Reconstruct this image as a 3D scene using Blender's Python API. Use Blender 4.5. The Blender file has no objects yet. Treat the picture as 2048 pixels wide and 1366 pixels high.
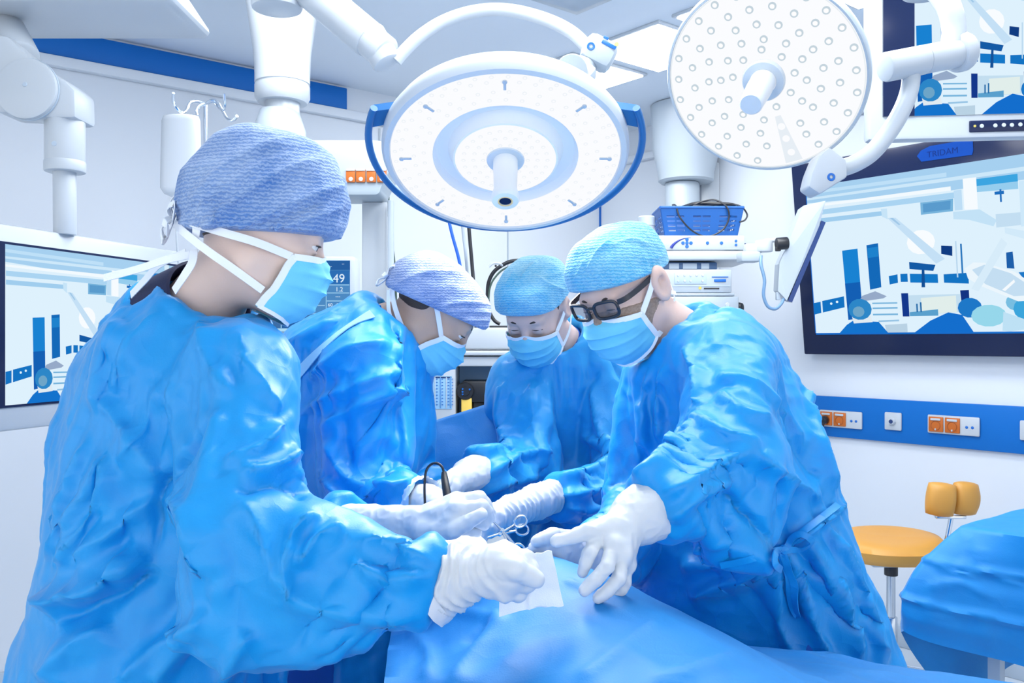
import bpy, bmesh, math, random
import numpy as np
from mathutils import Vector, Matrix, noise as mnoise
from mathutils.bvhtree import BVHTree

# ------------------------------------------------------------------ camera, world, light, exposure
SC = bpy.context.scene
COL = SC.collection
F_PX, CX, CY, CAM_H = 1750.0, 1024.0, 683.0, 1.40
cam_data = bpy.data.cameras.new('camera')
cam_data.sensor_width = 36.0
cam_data.lens = F_PX / 2048.0 * 36.0
cam_data.clip_start = 0.05
cam = bpy.data.objects.new('camera', cam_data)
cam.location = (0, 0, CAM_H)
cam.rotation_euler = (math.radians(90), 0, 0)
COL.objects.link(cam)
SC.camera = cam

world = bpy.data.worlds.new('room_light')
world.use_nodes = True
bg = world.node_tree.nodes['Background']
bg.inputs['Color'].default_value = (0.93, 0.965, 1.0, 1)
bg.inputs['Strength'].default_value = 1.5
SC.world = world
SC.cycles.use_light_tree = False

SC.view_settings.view_transform = 'Standard'
SC.view_settings.look = 'None'
SC.view_settings.gamma = 1.0
SC.view_settings.use_curve_mapping = False
SC.view_settings.exposure = 0.35

PANEL_EMIT = 13.0        # ceiling light panels
LAMP_POWER = 2.8       # main surgical lamp

random.seed(7)
rng = np.random.default_rng(7)

# ------------------------------------------------------------------ helpers
def P(px, py, Y):
    """a point of the room seen at photo pixel (px, py), Y metres from the camera"""
    return Vector(((px - CX) / F_PX * Y, Y, CAM_H + (CY - py) / F_PX * Y))

ORG = {}
def org(o):
    return ORG.get(o.name, Vector((0, 0, 0))) if o else Vector((0, 0, 0))

def thing(name, label, cat, loc=(0, 0, 0), group=None):
    o = bpy.data.objects.new(name, None)
    o.empty_display_size = 0.1
    o.location = loc
    COL.objects.link(o)
    ORG[o.name] = Vector(loc)
    o['label'] = label
    o['category'] = cat
    if group: o['group'] = group
    return o

def tag(o, label, cat, group=None):
    o['label'] = label
    o['category'] = cat
    if group: o['group'] = group
    return o

def link_mesh(name, verts, faces, mats, mat_idx=None, parent=None, smooth=True, origin=None):
    base = org(parent) if parent else (Vector(origin) if origin is not None else Vector((0, 0, 0)))
    v = np.asarray(verts, dtype=float).reshape(-1, 3) - np.array(base)
    me = bpy.data.meshes.new(name)
    me.from_pydata(v.tolist(), [], [tuple(int(i) for i in f) for f in faces])
    if not isinstance(mats, (list, tuple)): mats = [mats]
    for m in mats: me.materials.append(m)
    if mat_idx is not None:
        me.polygons.foreach_set('material_index', list(mat_idx))
    me.polygons.foreach_set('use_smooth', [bool(smooth)] * len(me.polygons))
    me.update()
    o = bpy.data.objects.new(name, me)
    COL.objects.link(o)
    if parent:
        o.parent = parent
    else:
        o.location = base
    ORG[o.name] = base
    return o

def auto_smooth(o, deg=35):
    me = o.data
    bm = bmesh.new(); bm.from_mesh(me)
    lim = math.radians(deg)
    for e in bm.edges:
        if len(e.link_faces) == 2 and e.calc_face_angle(0) > lim: e.smooth = False
    bm.to_mesh(me); bm.free()

class MB:
    def __init__(self):
        self.v = []; self.f = []; self.m = []; self.cur = 0
    def add(self, verts, faces):
        n = len(self.v)
        self.v += [tuple(p) for p in verts]
        self.f += [tuple(i + n for i in f) for f in faces]
        self.m += [self.cur] * len(faces)
        return self
    def box(self, c, size, M=None, bevel=0.0, seg=2):
        bm = bmesh.new()
        bmesh.ops.create_cube(bm, size=1.0)
        bmesh.ops.scale(bm, vec=size, verts=bm.verts)
        if bevel > 0:
            bmesh.ops.bevel(bm, geom=bm.edges[:], offset=min(bevel, 0.49 * min(size)), segments=seg, profile=0.5, affect='EDGES')
        self._take(bm, c, M)
        return self
    def _take(self, bm, c, M):
        bm.verts.index_update()
        vs = []
        for v in bm.verts:
            p = v.co.copy()
            if M is not None: p = M @ p
            vs.append(p + Vector(c))
        self.add(vs, [[v.index for v in f.verts] for f in bm.faces])
        bm.free()
    def tube(self, pts, r, seg=12, smooth=0, cap=True, flat=None):
        pts = [Vector(p) for p in pts]
        if smooth: pts, rr = spline(pts, smooth, r)
        else: rr = r if isinstance(r, (list, tuple)) else [r] * len(pts)
        n = len(pts)
        tang = []
        for i in range(n):
            a = pts[max(i - 1, 0)]; b = pts[min(i + 1, n - 1)]
            t = (b - a); tang.append(t.normalized() if t.length > 1e-9 else Vector((0, 0, 1)))
        up = Vector((0, 0, 1)) if abs(tang[0].z) < 0.9 else Vector((1, 0, 0))
        x = tang[0].cross(up).normalized()
        vs = []; fs = []
        for i in range(n):
            t = tang[i]
            x = (x - t * x.dot(t)); x = x.normalized() if x.length > 1e-6 else t.orthogonal().normalized()
            y = t.cross(x)
            for k in range(seg):
                a = 2 * math.pi * k / seg
                vs.append(pts[i] + (x * math.cos(a) + y * math.sin(a)) * rr[i])
        for i in range(n - 1):
            for k in range(seg):
                k2 = (k + 1) % seg
                fs.append((i * seg + k, i * seg + k2, (i + 1) * seg + k2, (i + 1) * seg + k))
        if cap:
            fs.append(tuple(range(seg))[::-1]); fs.append(tuple((n - 1) * seg + k for k in range(seg)))
        return self.add(vs, fs)
    def cyl(self, a, b, r, seg=24, bevel=0.0):
        a = Vector(a); b = Vector(b); d = (b - a).normalized()
        if bevel: return self.tube([a, a + d * bevel * .3, a + d * bevel, b - d * bevel, b - d * bevel * .3, b], [r - bevel, r - bevel * .3, r, r, r - bevel * .3, r - bevel], seg)
        return self.tube([a, b], r, seg)
    def lathe(self, prof, c, axis=(0, 0, 1), seg=48, closed=False):
        M = frame_from_z(axis)
        vs = []; fs = []
        n = len(prof)
        for (r, z) in prof:
            for k in range(seg):
                a = 2 * math.pi * k / seg
                vs.append(M @ Vector((r * math.cos(a), r * math.sin(a), z)) + Vector(c))
        for i in range(n - 1 if not closed else n):
            j = (i + 1) % n
            for k in range(seg):
                k2 = (k + 1) % seg
                fs.append((i * seg + k, i * seg + k2, j * seg + k2, j * seg + k))
        return self.add(vs, fs)
    def disc(self, c, axis, r, seg=48, z=0.0):
        M = frame_from_z(axis)
        vs = [M @ Vector((r * math.cos(2 * math.pi * k / seg), r * math.sin(2 * math.pi * k / seg), z)) + Vector(c) for k in range(seg)]
        return self.add(vs, [tuple(range(seg))])
    def prism(self, poly, o, X, Yv, N, depth, bevel=0.0):
        """outline poly [(a,b)] in the frame o + a X + b Yv, thickness depth along -N"""
        bm = bmesh.new()
        X = Vector(X); Yv = Vector(Yv); N = Vector(N); o = Vector(o)
        top = [bm.verts.new(o + X * a + Yv * b) for a, b in poly]
        bot = [bm.verts.new(o + X * a + Yv * b - N * depth) for a, b in poly]
        n = len(poly)
        bm.faces.new(top); bm.faces.new(bot[::-1])
        for i in range(n):
            bm.faces.new((top[(i + 1) % n], top[i], bot[i], bot[(i + 1) % n]))
        bmesh.ops.recalc_face_normals(bm, faces=bm.faces[:])
        if bevel > 0:
            bmesh.ops.bevel(bm, geom=bm.edges[:], offset=bevel, segments=2, profile=0.5, affect='EDGES')
        self._take(bm, (0, 0, 0), None)
        return self
    def ribbon(self, pts, normals, width, thick=0.0012, smooth=0):
        pts = [Vector(p) for p in pts]; normals = [Vector(n) for n in normals]
        if smooth:
            normals, _ = spline(normals, smooth, 0); pts, _ = spline(pts, smooth, 0)
        n = len(pts); vs = []; fs = []
        for i in range(n):
            t = (pts[min(i + 1, n - 1)] - pts[max(i - 1, 0)]).normalized()
            nn = (normals[i] - t * normals[i].dot(t)).normalized()
            s = t.cross(nn)
            w = width[i] if isinstance(width, list) else width
            for a, b in ((-1, 1), (1, 1), (1, -1), (-1, -1)):
                vs.append(pts[i] + s * a * w / 2 + nn * b * thick / 2)
        for i in range(n - 1):
            for k in range(4):
                k2 = (k + 1) % 4
                fs.append((i * 4 + k, i * 4 + k2, (i + 1) * 4 + k2, (i + 1) * 4 + k))
        fs.append((3, 2, 1, 0)); fs.append(tuple((n - 1) * 4 + k for k in range(4)))
        return self.add(vs, fs)
    def build(self, name, mats, parent=None, smooth=True, origin=None, deg=35):
        o = link_mesh(name, self.v, self.f, mats, self.m, parent, smooth, origin)
        bm = bmesh.new(); bm.from_mesh(o.data)
        bmesh.ops.recalc_face_normals(bm, faces=bm.faces[:])
        bm.to_mesh(o.data); bm.free()
        if smooth: auto_smooth(o, deg)
        return o

def frame_from_z(axis, up=None):
    z = Vector(axis).normalized()
    u = Vector(up) if up is not None else (Vector((0, 0, 1)) if abs(z.z) < 0.95 else Vector((0, 1, 0)))
    x = u.cross(z).normalized(); y = z.cross(x)
    return Matrix((x, y, z)).transposed()

def spline(pts, sub, r=0):
    """Catmull-Rom through pts"""
    pts = [Vector(p) for p in pts]
    rr = list(r) if isinstance(r, (list, tuple)) else [r] * len(pts)
    out = []; ro = []
    n = len(pts)
    for i in range(n - 1):
        p0 = pts[max(i - 1, 0)]; p1 = pts[i]; p2 = pts[i + 1]; p3 = pts[min(i + 2, n - 1)]
        for k in range(sub):
            t = k / sub
            out.append(0.5 * ((2 * p1) + (p2 - p0) * t + (2 * p0 - 5 * p1 + 4 * p2 - p3) * t * t + (3 * p1 - p0 - 3 * p2 + p3) * t ** 3))
            ro.append(rr[i] * (1 - t) + rr[i + 1] * t)
    out.append(pts[-1]); ro.append(rr[-1])
    return out, ro

# ------------------------------------------------------------------ materials
MATS = {}
def srgb(r, g, b):
    f = lambda c: (c / 255) / 12.92 if c / 255 <= 0.04045 else ((c / 255 + 0.055) / 1.055) ** 2.4
    return (f(r), f(g), f(b), 1)

def mat(name, col, rough=0.5, metal=0.0, spec=0.5, emit=None, estr=1.0, sheen=0.0, coat=0.0, bump=0.0, bscale=200.0, sss=0.0, trans=0.0, alpha=1.0, var=0.0, vscale=8.0):
    if name in MATS: return MATS[name]
    m = bpy.data.materials.new(name); m.use_nodes = True
    nt = m.node_tree; b = nt.nodes['Principled BSDF']
    b.inputs['Base Color'].default_value = col
    b.inputs['Roughness'].default_value = rough
    b.inputs['Metallic'].default_value = metal
    b.inputs['Specular IOR Level'].default_value = spec
    if sheen: b.inputs['Sheen Weight'].default_value = sheen
    if coat: b.inputs['Coat Weight'].default_value = coat
    if trans: b.inputs['Transmission Weight'].default_value = trans
    if alpha < 1: b.inputs['Alpha'].default_value = alpha
    if sss:
        b.inputs['Subsurface Weight'].default_value = sss
        b.inputs['Subsurface Radius'].default_value = (0.012, 0.006, 0.004)
        b.inputs['Subsurface Scale'].default_value = 0.5
    if emit is not None:
        b.inputs['Emission Color'].default_value = emit
        b.inputs['Emission Strength'].default_value = estr
    if bump or var:
        tc = nt.nodes.new('ShaderNodeTexCoord')
    if bump:
        nz = nt.nodes.new('ShaderNodeTexNoise'); nz.inputs['Scale'].default_value = bscale; nz.inputs['Detail'].default_value = 3
        bp = nt.nodes.new('ShaderNodeBump'); bp.inputs['Strength'].default_value = bump; bp.inputs['Distance'].default_value = 0.002
        nt.links.new(tc.outputs['Object'], nz.inputs['Vector'])
        nt.links.new(nz.outputs['Fac'], bp.inputs['Height'])
        nt.links.new(bp.outputs['Normal'], b.inputs['Normal'])
    if var:
        nz2 = nt.nodes.new('ShaderNodeTexNoise'); nz2.inputs['Scale'].default_value = vscale; nz2.inputs['Detail'].default_value = 4
        mx = nt.nodes.new('ShaderNodeMix'); mx.data_type = 'RGBA'
        mx.inputs[6].default_value = tuple(max(0, c * (1 - var)) for c in col[:3]) + (1,)
        mx.inputs[7].default_value = tuple(min(1, c * (1 + var)) for c in col[:3]) + (1,)
        nt.links.new(tc.outputs['Object'], nz2.inputs['Vector'])
        nt.links.new(nz2.outputs['Fac'], mx.inputs[0])
        nt.links.new(mx.outputs[2], b.inputs['Base Color'])
    MATS[name] = m
    return m

def emission(name, col, strength=1.0):
    if name in MATS: return MATS[name]
    m = bpy.data.materials.new(name); m.use_nodes = True
    nt = m.node_tree
    for n in list(nt.nodes): nt.nodes.remove(n)
    e = nt.nodes.new('ShaderNodeEmission'); o = nt.nodes.new('ShaderNodeOutputMaterial')
    e.inputs['Color'].default_value = col; e.inputs['Strength'].default_value = strength if strength > 3 else strength * 0.785
    nt.links.new(e.outputs[0], o.inputs[0])
    if strength < 3: m.cycles.emission_sampling = 'NONE'
    MATS[name] = m
    return m

M_WALL = mat('wall_paint', (0.67, 0.71, 0.77, 1), 0.55, bump=0.02)
M_CEIL = mat('ceiling_paint', (0.72, 0.78, 0.85, 1), 0.6)
M_FLOOR = mat('vinyl_floor', (0.62, 0.68, 0.75, 1), 0.3, var=0.06)
M_EQUIP = mat('white_enamel', (0.50, 0.54, 0.585, 1), 0.3)
M_EQUIP2 = mat('grey_white_plastic', (0.42, 0.48, 0.54, 1), 0.35)
M_GREY = mat('grey_plastic', (0.45, 0.53, 0.62, 1), 0.4)
M_BAND = mat('blue_wall_panel', srgb(2, 102, 184), 0.5, spec=.3)
M_NAVY = mat('navy_bezel', (0.010, 0.018, 0.06, 1), 0.15, spec=.22)
M_BLACK = mat('black_plastic', (0.012, 0.013, 0.018, 1), 0.4)
M_LOGO = mat('blue_logo', srgb(20, 100, 185), 0.4)
M_HANDLE = mat('blue_grip', srgb(25, 105, 170), 0.4)
M_DKBLUE = mat('dark_blue_plastic', (0.015, 0.04, 0.15, 1), 0.3)
M_ORANGE = mat('orange_socket', srgb(190, 98, 26), 0.4)
M_BROWN = mat('socket_recess', srgb(150, 75, 25), 0.5)
M_CHROME = mat('chrome', (0.75, 0.8, 0.86, 1), 0.15, metal=1.0)
M_STEEL = mat('steel', (0.55, 0.6, 0.66, 1), 0.22, metal=1.0)
M_TAN = mat('tan_leather', srgb(208, 150, 66), 0.45, bump=0.15, bscale=350)
M_YELLOW = mat('yellow_plastic', srgb(240, 200, 90), 0.4)
M_BASKET = mat('blue_basket_plastic', srgb(6, 84, 158), 0.4)
M_GREEN = mat('dark_green_cable', srgb(60, 85, 75), 0.5)
M_CABLEBLUE = mat('blue_cable', srgb(10, 90, 205), 0.4)
M_LED_Y = emission('yellow_light', (1, 0.9, 0.25, 1), 1.0)
M_PANEL = emission('light_panel', (0.95, 0.98, 1.0, 1), PANEL_EMIT)
M_LAMPFACE = emission('lamp_face_glow', (0.965, 0.975, 1.0, 1), 1.0)
M_LEDDOT = mat('led_lens', (0.62, 0.70, 0.76, 1), 0.15, emit=(0.8, 0.9, 1, 1), estr=0.35)
M_LEDSPOT = emission('led_glow', (1, 1, 1, 1), 1.0)
M_BAG = mat('clear_fluid_bag', (0.82, 0.88, 0.94, 1), 0.15, trans=0.55)
# ------------------------------------------------------------------ the room
CEIL_Z = 2.68
CORNER = Vector((0.556, 5.53, 0))
U_R = Vector((0.6312, -0.7756, 0)); N_R = Vector((-0.7756, -0.6312, 0))     # right wall: along (towards us), into the room
U_L = Vector((-0.7757, -0.6312, 0)); N_L = Vector((0.6312, -0.7757, 0))     # left wall
UP = Vector((0, 0, 1))

def ray(px, py):
    return Vector(((px - CX) / F_PX, 1.0, (CY - py) / F_PX))
EYE = Vector((0, 0, CAM_H))
def on_plane(px, py, point, n):
    d = ray(px, py)
    t = (Vector(point) - EYE).dot(n) / d.dot(n)
    return EYE + d * t
def wallR(px, py, off=0.0):
    p = on_plane(px, py, CORNER + N_R * off, N_R)
    return (p - CORNER).dot(U_R), p.z
def atR(s, z, off=0.0):
    return CORNER + U_R * s + N_R * off + UP * z
def wallL(px, py, off=0.0):
    p = on_plane(px, py, CORNER + N_L * off, N_L)
    return (p - CORNER).dot(U_L), p.z
def atL(s, z, off=0.0):
    return CORNER + U_L * s + N_L * off + UP * z
def on_ceiling(px, py, z=CEIL_Z):
    return on_plane(px, py, (0, 0, z), UP)
M_R = Matrix((U_R, N_R, UP)).transposed()       # local (along wall, out of wall, up)
M_L = Matrix((U_L, N_L, UP)).transposed()

def struct(o):
    o['kind'] = 'structure'
    return o

m = MB(); m.box(CORNER + U_R * 3.4 - N_R * 0.06 + UP * (CEIL_Z / 2), (7.1, 0.12, CEIL_Z), M_R)
struct(m.build('wall_right', M_WALL, smooth=False))
m = MB(); m.box(CORNER + U_L * 3.4 - N_L * 0.06 + UP * (CEIL_Z / 2), (7.1, 0.12, CEIL_Z), M_L)
struct(m.build('wall_left', M_WALL, smooth=False))
m = MB(); m.add([(-6, -2.5, 0), (6, -2.5, 0), (6, 7, 0), (-6, 7, 0)], [(0, 1, 2, 3)])
struct(m.build('floor', M_FLOOR, smooth=False))
m = MB(); m.box((0, 2.2, CEIL_Z + 0.06), (13, 9.6, 0.12))
struct(m.build('ceiling', M_CEIL, smooth=False))
# cornice ledge on both walls
m = MB(); m.box(CORNER + U_L * 3.4 + N_L * 0.02 + UP * 2.535, (6.8, 0.04, 0.045), M_L, 0.008)
struct(m.build('trim_1', M_WALL))
m = MB(); m.box(CORNER + U_R * 3.4 + N_R * 0.02 + UP * 2.50, (6.8, 0.04, 0.04), M_R, 0.008)
struct(m.build('trim_2', M_WALL))
# blue cornice panel on the left wall
s0, _ = wallL(690, 200); s1, _ = wallL(40, 100)
m = MB(); m.box(CORNER + U_L * ((s0 + s1) / 2) + N_L * 0.012 + UP * 2.613, (s1 - s0, 0.024, 0.107), M_L, 0.004)
struct(m.build('trim_3', M_BAND))
# blue socket band on the right wall
m = MB(); m.box(CORNER + U_R * 2.9 + N_R * 0.01 + UP * 1.034, (3.4, 0.02, 0.196), M_R, 0.004)
struct(m.build('trim_4', M_BAND))
# coved skirting
m = MB(); m.box(CORNER + U_R * 3.4 + N_R * 0.008 + UP * 0.05, (6.6, 0.016, 0.10), M_R, 0.004)
struct(m.build('baseboard_right', M_GREY))
m = MB(); m.box(CORNER + U_L * 3.4 + N_L * 0.008 + UP * 0.05, (6.6, 0.016, 0.10), M_L, 0.004)
struct(m.build('baseboard_left', M_GREY))
# soft joint lines of the wall cladding
m = MB()
for s in (0.75, 1.6):
    m.box(CORNER + U_L * s + N_L * 0.003 + UP * 1.3, (0.008, 0.006, 2.4), M_L)
struct(m.build('trim_5', M_EQUIP2, smooth=False))
m = MB(); m.box(atR(0.006, 1.25, 0.004), (0.012, 0.008, 2.45), M_R)
struct(m.build('trim_6', M_LOGO, smooth=False))

# ceiling light panels: a row parallel to the right wall, and unseen rows added as fill light over the camera side
ACR = Vector((0.7756, 0.6312, 0))
P0 = on_ceiling(1021, 150)
def light_panel(start, L, W, label):
    c = start + U_R * (L / 2) + ACR * (W / 2)
    Mx = Matrix((U_R, ACR, UP)).transposed()
    t = thing('ceiling_light', label, 'ceiling light', (c.x, c.y, CEIL_Z), 'flat ceiling light panels')
    m = MB(); m.box(c - UP * 0.006, (L, W, 0.012), Mx, 0.003); m.build('light_frame', M_EQUIP, t)
    m = MB(); m.box(c - UP * 0.0135, (L - 0.03, W - 0.03, 0.007), Mx, 0.002); m.build('diffuser', M_PANEL, t)
    return t
ORD = ('first', 'second', 'third', 'fourth', 'fifth')
rows = [(0, 0.0, 5, '%s panel from the far corner in the lit ceiling row behind the surgical lamps'),
        (-1.75, 0.5, 4, '%s panel from the far wall, added ceiling fill row above the person seen from behind'),
        (-.88, 1.25, 3, '%s panel from the far wall in the added fill row above the operating table')]
for ac, al, n, lab in rows:
    for k in range(n):
        light_panel(P0 + ACR * ac + U_R * (al + k * 0.50), 0.435, 0.49, lab % ORD[k])
# ceiling hatch at the top of the view
c = on_ceiling(1150, -25)
t = thing('ceiling_hatch', 'small square hatch set in the ceiling above the curved lamp arm', 'hatch', (c.x, c.y, CEIL_Z))
Mx = Matrix((U_R, ACR, UP)).transposed()
m = MB(); m.box(c - UP * 0.006, (0.34, 0.34, 0.012), Mx, 0.004); m.build('hatch_frame', M_EQUIP2, t)
m = MB(); m.box(c - UP * 0.014, (0.27, 0.27, 0.008), Mx, 0.003); m.build('hatch_door', M_GREY, t)
# ------------------------------------------------------------------ the picture shown on the three big screens
EMC = {}
def em(r, g, b):
    k = 'screen_%d_%d_%d' % (r, g, b)
    return emission(k, srgb(r, g, b), 1.0)
def circ(u, v, r, n=14, asp=0.5625, sx=1.0):
    return [(u + r * sx * math.cos(2 * math.pi * k / n) * asp, v + r * math.sin(2 * math.pi * k / n)) for k in range(n)]
def Q(*pts):
    # crop-pixel coordinates of the picture -> (u, v)
    out = []
    for x, y in pts:
        t = (x - 70) / 1478.0
        top = 145 - 145 * t; bot = 1212 - 20 * t
        out.append((t * 0.72, (y - top) / (bot - top)))
    return out
PICTURE = [
    ((222, 241, 253), [(0, 0), (1, 0), (1, 1), (0, 1)]),
    ((166, 208, 240), [(0, 0), (1, 0), (1, .13), (.45, .15), (0, .11)]),
    ((190, 224, 248), [(0, .03), (.45, .04), (.45, .065), (0, .05)]),
    ((205, 232, 250), [(0, .075), (.7, .07), (.7, .095), (0, .09)]),
    ((242, 250, 255), [(0, .125), (.46, .125), (.46, .15), (0, .14)]),
    ((170, 212, 242), Q((75, 320), (1060, 235), (1060, 275), (75, 355))),
    ((160, 205, 238), Q((75, 380), (600, 340), (600, 372), (75, 412))),
    ((198, 228, 248), Q((580, 325), (620, 325), (620, 400), (585, 380))),
    ((190, 222, 246), Q((1030, 225), (1075, 222), (1075, 360), (1030, 362))),
    ((246, 251, 255), Q((1085, 150), (1160, 145), (1160, 360), (1085, 360))),
    ((60, 165, 225), Q((1160, 158), (1380, 140), (1380, 230), (1160, 240))),
    ((150, 205, 238), Q((1160, 205), (1380, 190), (1380, 240), (1160, 245))),
    ((30, 110, 190), Q((1255, 250), (1305, 245), (1305, 268), (1255, 270))),
    ((30, 110, 190), Q((1282, 235), (1292, 235), (1292, 320), (1282, 320))),
    ((20, 120, 200), [(.69, .085), (.85, .06), (.85, .10), (.69, .12)]),
    ((120, 180, 220), Q((830, 295), (1025, 280), (1020, 365), (830, 380))),
    ((90, 155, 205), Q((845, 305), (1010, 292), (1005, 352), (845, 365))),
    ((195, 226, 247), Q((1020, 370), (1170, 362), (1260, 440), (1240, 480), (1110, 430), (1020, 420))),
    ((205, 232, 250), Q((1385, 190), (1470, 180), (1470, 480), (1385, 490))),
    ((195, 222, 242), Q((1255, 400), (1385, 395), (1385, 480), (1255, 490))),
    ((25, 130, 210), Q((300, 612), (408, 600), (416, 1100), (312, 1115))),
    ((20, 95, 180), Q((305, 850), (412, 840), (416, 1100), (312, 1115))),
    ((20, 105, 185), Q((470, 578), (548, 566), (552, 880), (476, 897))),
    ((30, 130, 205), Q((474, 600), (545, 590), (546, 660), (476, 670))),
    ((20, 115, 195), Q((65, 990), (120, 980), (120, 1062), (65, 1075))),
    ((20, 115, 195), Q((132, 975), (292, 942), (292, 1022), (132, 1060))),
    ((225, 245, 255), circ(.062, .80, .008)), ((225, 245, 255), circ(.083, .79, .008)),
    ((20, 115, 195), Q((605, 802), (662, 790), (662, 850), (608, 862))),
    ((20, 115, 195), Q((680, 788), (725, 787), (725, 845), (680, 845))),
    ((20, 120, 200), Q((740, 788), (910, 795), (910, 856), (740, 850))),
    ((20, 115, 195), Q((945, 797), (1088, 790), (1088, 865), (945, 855))),
    ((20, 80, 150), Q((818, 720), (832, 720), (830, 885), (808, 885))),
    ((20, 90, 165), Q((740, 705), (900, 730), (885, 772), (740, 755))),
    ((248, 252, 255), circ(.365, .44, .075, sx=1.0)),
    ((16, 60, 130), Q((940, 598), (1005, 604), (1002, 672), (938, 655))),
    ((196, 224, 246), Q((620, 392), (672, 392), (958, 690), (905, 722))),
    ((160, 200, 232), Q((635, 392), (655, 392), (700, 440), (690, 445))),
    ((40, 120, 190), Q((1050, 590), (1060, 590), (1060, 800), (1050, 800))),
    ((185, 215, 238), Q((1022, 570), (1030, 570), (1030, 820), (1022, 820))),
    ((30, 95, 170), Q((1300, 660), (1335, 655), (1340, 770), (1300, 765))),
    ((30, 120, 200), Q((1360, 795), (1430, 790), (1430, 880), (1400, 870))),
    ((20, 55, 140), Q((678, 925), (722, 925), (722, 1090), (680, 1090))),
    ((20, 50, 130), Q((1036, 910), (1086, 908), (1086, 1005), (1040, 1005))),
    ((195, 222, 240), Q((722, 940), (1034, 935), (1034, 1060), (722, 1085))),
    ((225, 238, 235), Q((800, 960), (1010, 945), (1010, 1060), (800, 1075))),
    ((90, 160, 205), Q((725, 1060), (900, 1040), (900, 1085), (725, 1088))),
    ((40, 110, 170), Q((768, 1000), (778, 1000), (778, 1060), (768, 1060))),
    ((40, 110, 170), Q((792, 990), (802, 990), (802, 1060), (792, 1060))),
    ((150, 170, 200), Q((400, 975), (420, 940), (510, 908), (585, 945), (560, 960), (420, 980))),
    ((120, 180, 220), Q((485, 990), (650, 988), (650, 998), (485, 1000))),
    ((120, 180, 220), Q((485, 1025), (650, 1022), (650, 1034), (485, 1036))),
    ((120, 180, 220), Q((485, 1070), (650, 1068), (650, 1080), (485, 1082))),
    ((150, 195, 228), Q((520, 1118), (655, 1112), (655, 1124), (520, 1130))),
    ((185, 210, 228), Q((560, 1150), (705, 1140), (705, 1205), (570, 1210))),
    ((20, 115, 205), Q((245, 1210), (300, 1150), (345, 1120), (520, 1128), (578, 1210))),
    ((225, 235, 242), Q((340, 1090), (470, 1085), (480, 1130), (350, 1140))),
    ((45, 135, 200), circ(.16, .845, .07)),
    ((110, 165, 200), circ(.155, .86, .035)),
    ((20, 110, 205), Q((750, 1205), (850, 1120), (960, 1062), (1040, 1080), (1100, 1198))),
    ((30, 120, 200), circ(.495, .855, .06)),
    ((150, 215, 235), circ(.545, .905, .065, sx=1.3)),
    ((120, 190, 225), circ(.62, .83, .05)),
    ((60, 165, 220), circ(.65, .87, .07)),
    ((190, 225, 245), Q((1270, 1060), (1420, 1130), (1548, 1060), (1548, 1150), (1300, 1195), (1260, 1190))),
    ((235, 246, 253), Q((1070, 760), (1120, 720), (1180, 725), (1340, 790), (1490, 930), (1460, 985), (1350, 990), (1150, 880), (1085, 830))),
    ((196, 222, 242), Q((1110, 770), (1180, 738), (1320, 800), (1430, 900), (1420, 950), (1330, 955), (1180, 870))),
    ((245, 250, 254), Q((1270, 910), (1335, 842), (1340, 860), (1285, 920))),
    ((215, 236, 250), Q((1100, 900), (1280, 560), (1310, 600), (1140, 920))),
    ((210, 234, 250), Q((1300, 490), (1400, 520), (1520, 600), (1500, 620), (1370, 560), (1300, 530))),
    ((200, 228, 248), Q((1410, 645), (1548, 672), (1548, 705), (1415, 668))),
    ((25, 120, 200), [(.74, .30), (.80, .29), (.80, .40), (.74, .40)]),
    ((215, 236, 250), [(.80, 0), (.83, 0), (.86, .6), (.83, .6)]),
    ((40, 130, 205), [(.74, 1), (.76, .82), (.84, .76), (.93, .82), (.97, 1)]),
    ((140, 200, 230), circ(.85, .74, .06)),
    ((30, 120, 200), [(.88, .55), (1, .53), (1, .60), (.88, .62)]),
]
_PMATS = {}
def screen(name, tl, X, Yv, N, w, h, parent):
    """the picture as flat coloured shapes on the display, each a hair in front of the one below"""
    m = MB(); mats = []; idx = {}
    tl = Vector(tl)
    for i, (c, poly) in enumerate(PICTURE):
        if c not in idx:
            idx[c] = len(mats); mats.append(em(*c))
        m.cur = idx[c]
        cl = [(min(1, max(0, u)), min(1, max(0, v))) for u, v in poly]
        m.add([tl + X * (u * w) - Yv * (v * h) + N * (0.00003 * i) for u, v in cl], [tuple(range(len(cl)))])
    o = link_mesh(name, m.v, m.f, mats, m.m, parent, False)
    return o

def text_mesh(name, body, o, X, Yv, N, size, material, parent, align='LEFT', depth=0.0004):
    cu = bpy.data.curves.new(name, 'FONT'); cu.body = body; cu.size = size; cu.align_x = align; cu.extrude = depth
    tmp = bpy.data.objects.new(name + '_tmp', cu)
    COL.objects.link(tmp)
    dg = bpy.context.evaluated_depsgraph_get()
    me = bpy.data.meshes.new_from_object(tmp.evaluated_get(dg))
    bpy.data.objects.remove(tmp)
    Mx = Matrix((Vector(X), Vector(Yv), Vector(N))).transposed()
    vs = [Mx @ v.co + Vector(o) for v in me.vertices]
    fs = [tuple(p.vertices) for p in me.polygons]
    bpy.data.meshes.remove(me)
    return link_mesh(name, vs, fs, material, None, parent, False)

def rot_z(v, a):
    c, s = math.cos(a), math.sin(a)
    return Vector((v[0] * c - v[1] * s, v[0] * s + v[1] * c, v[2] if len(v) > 2 else 0))

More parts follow.
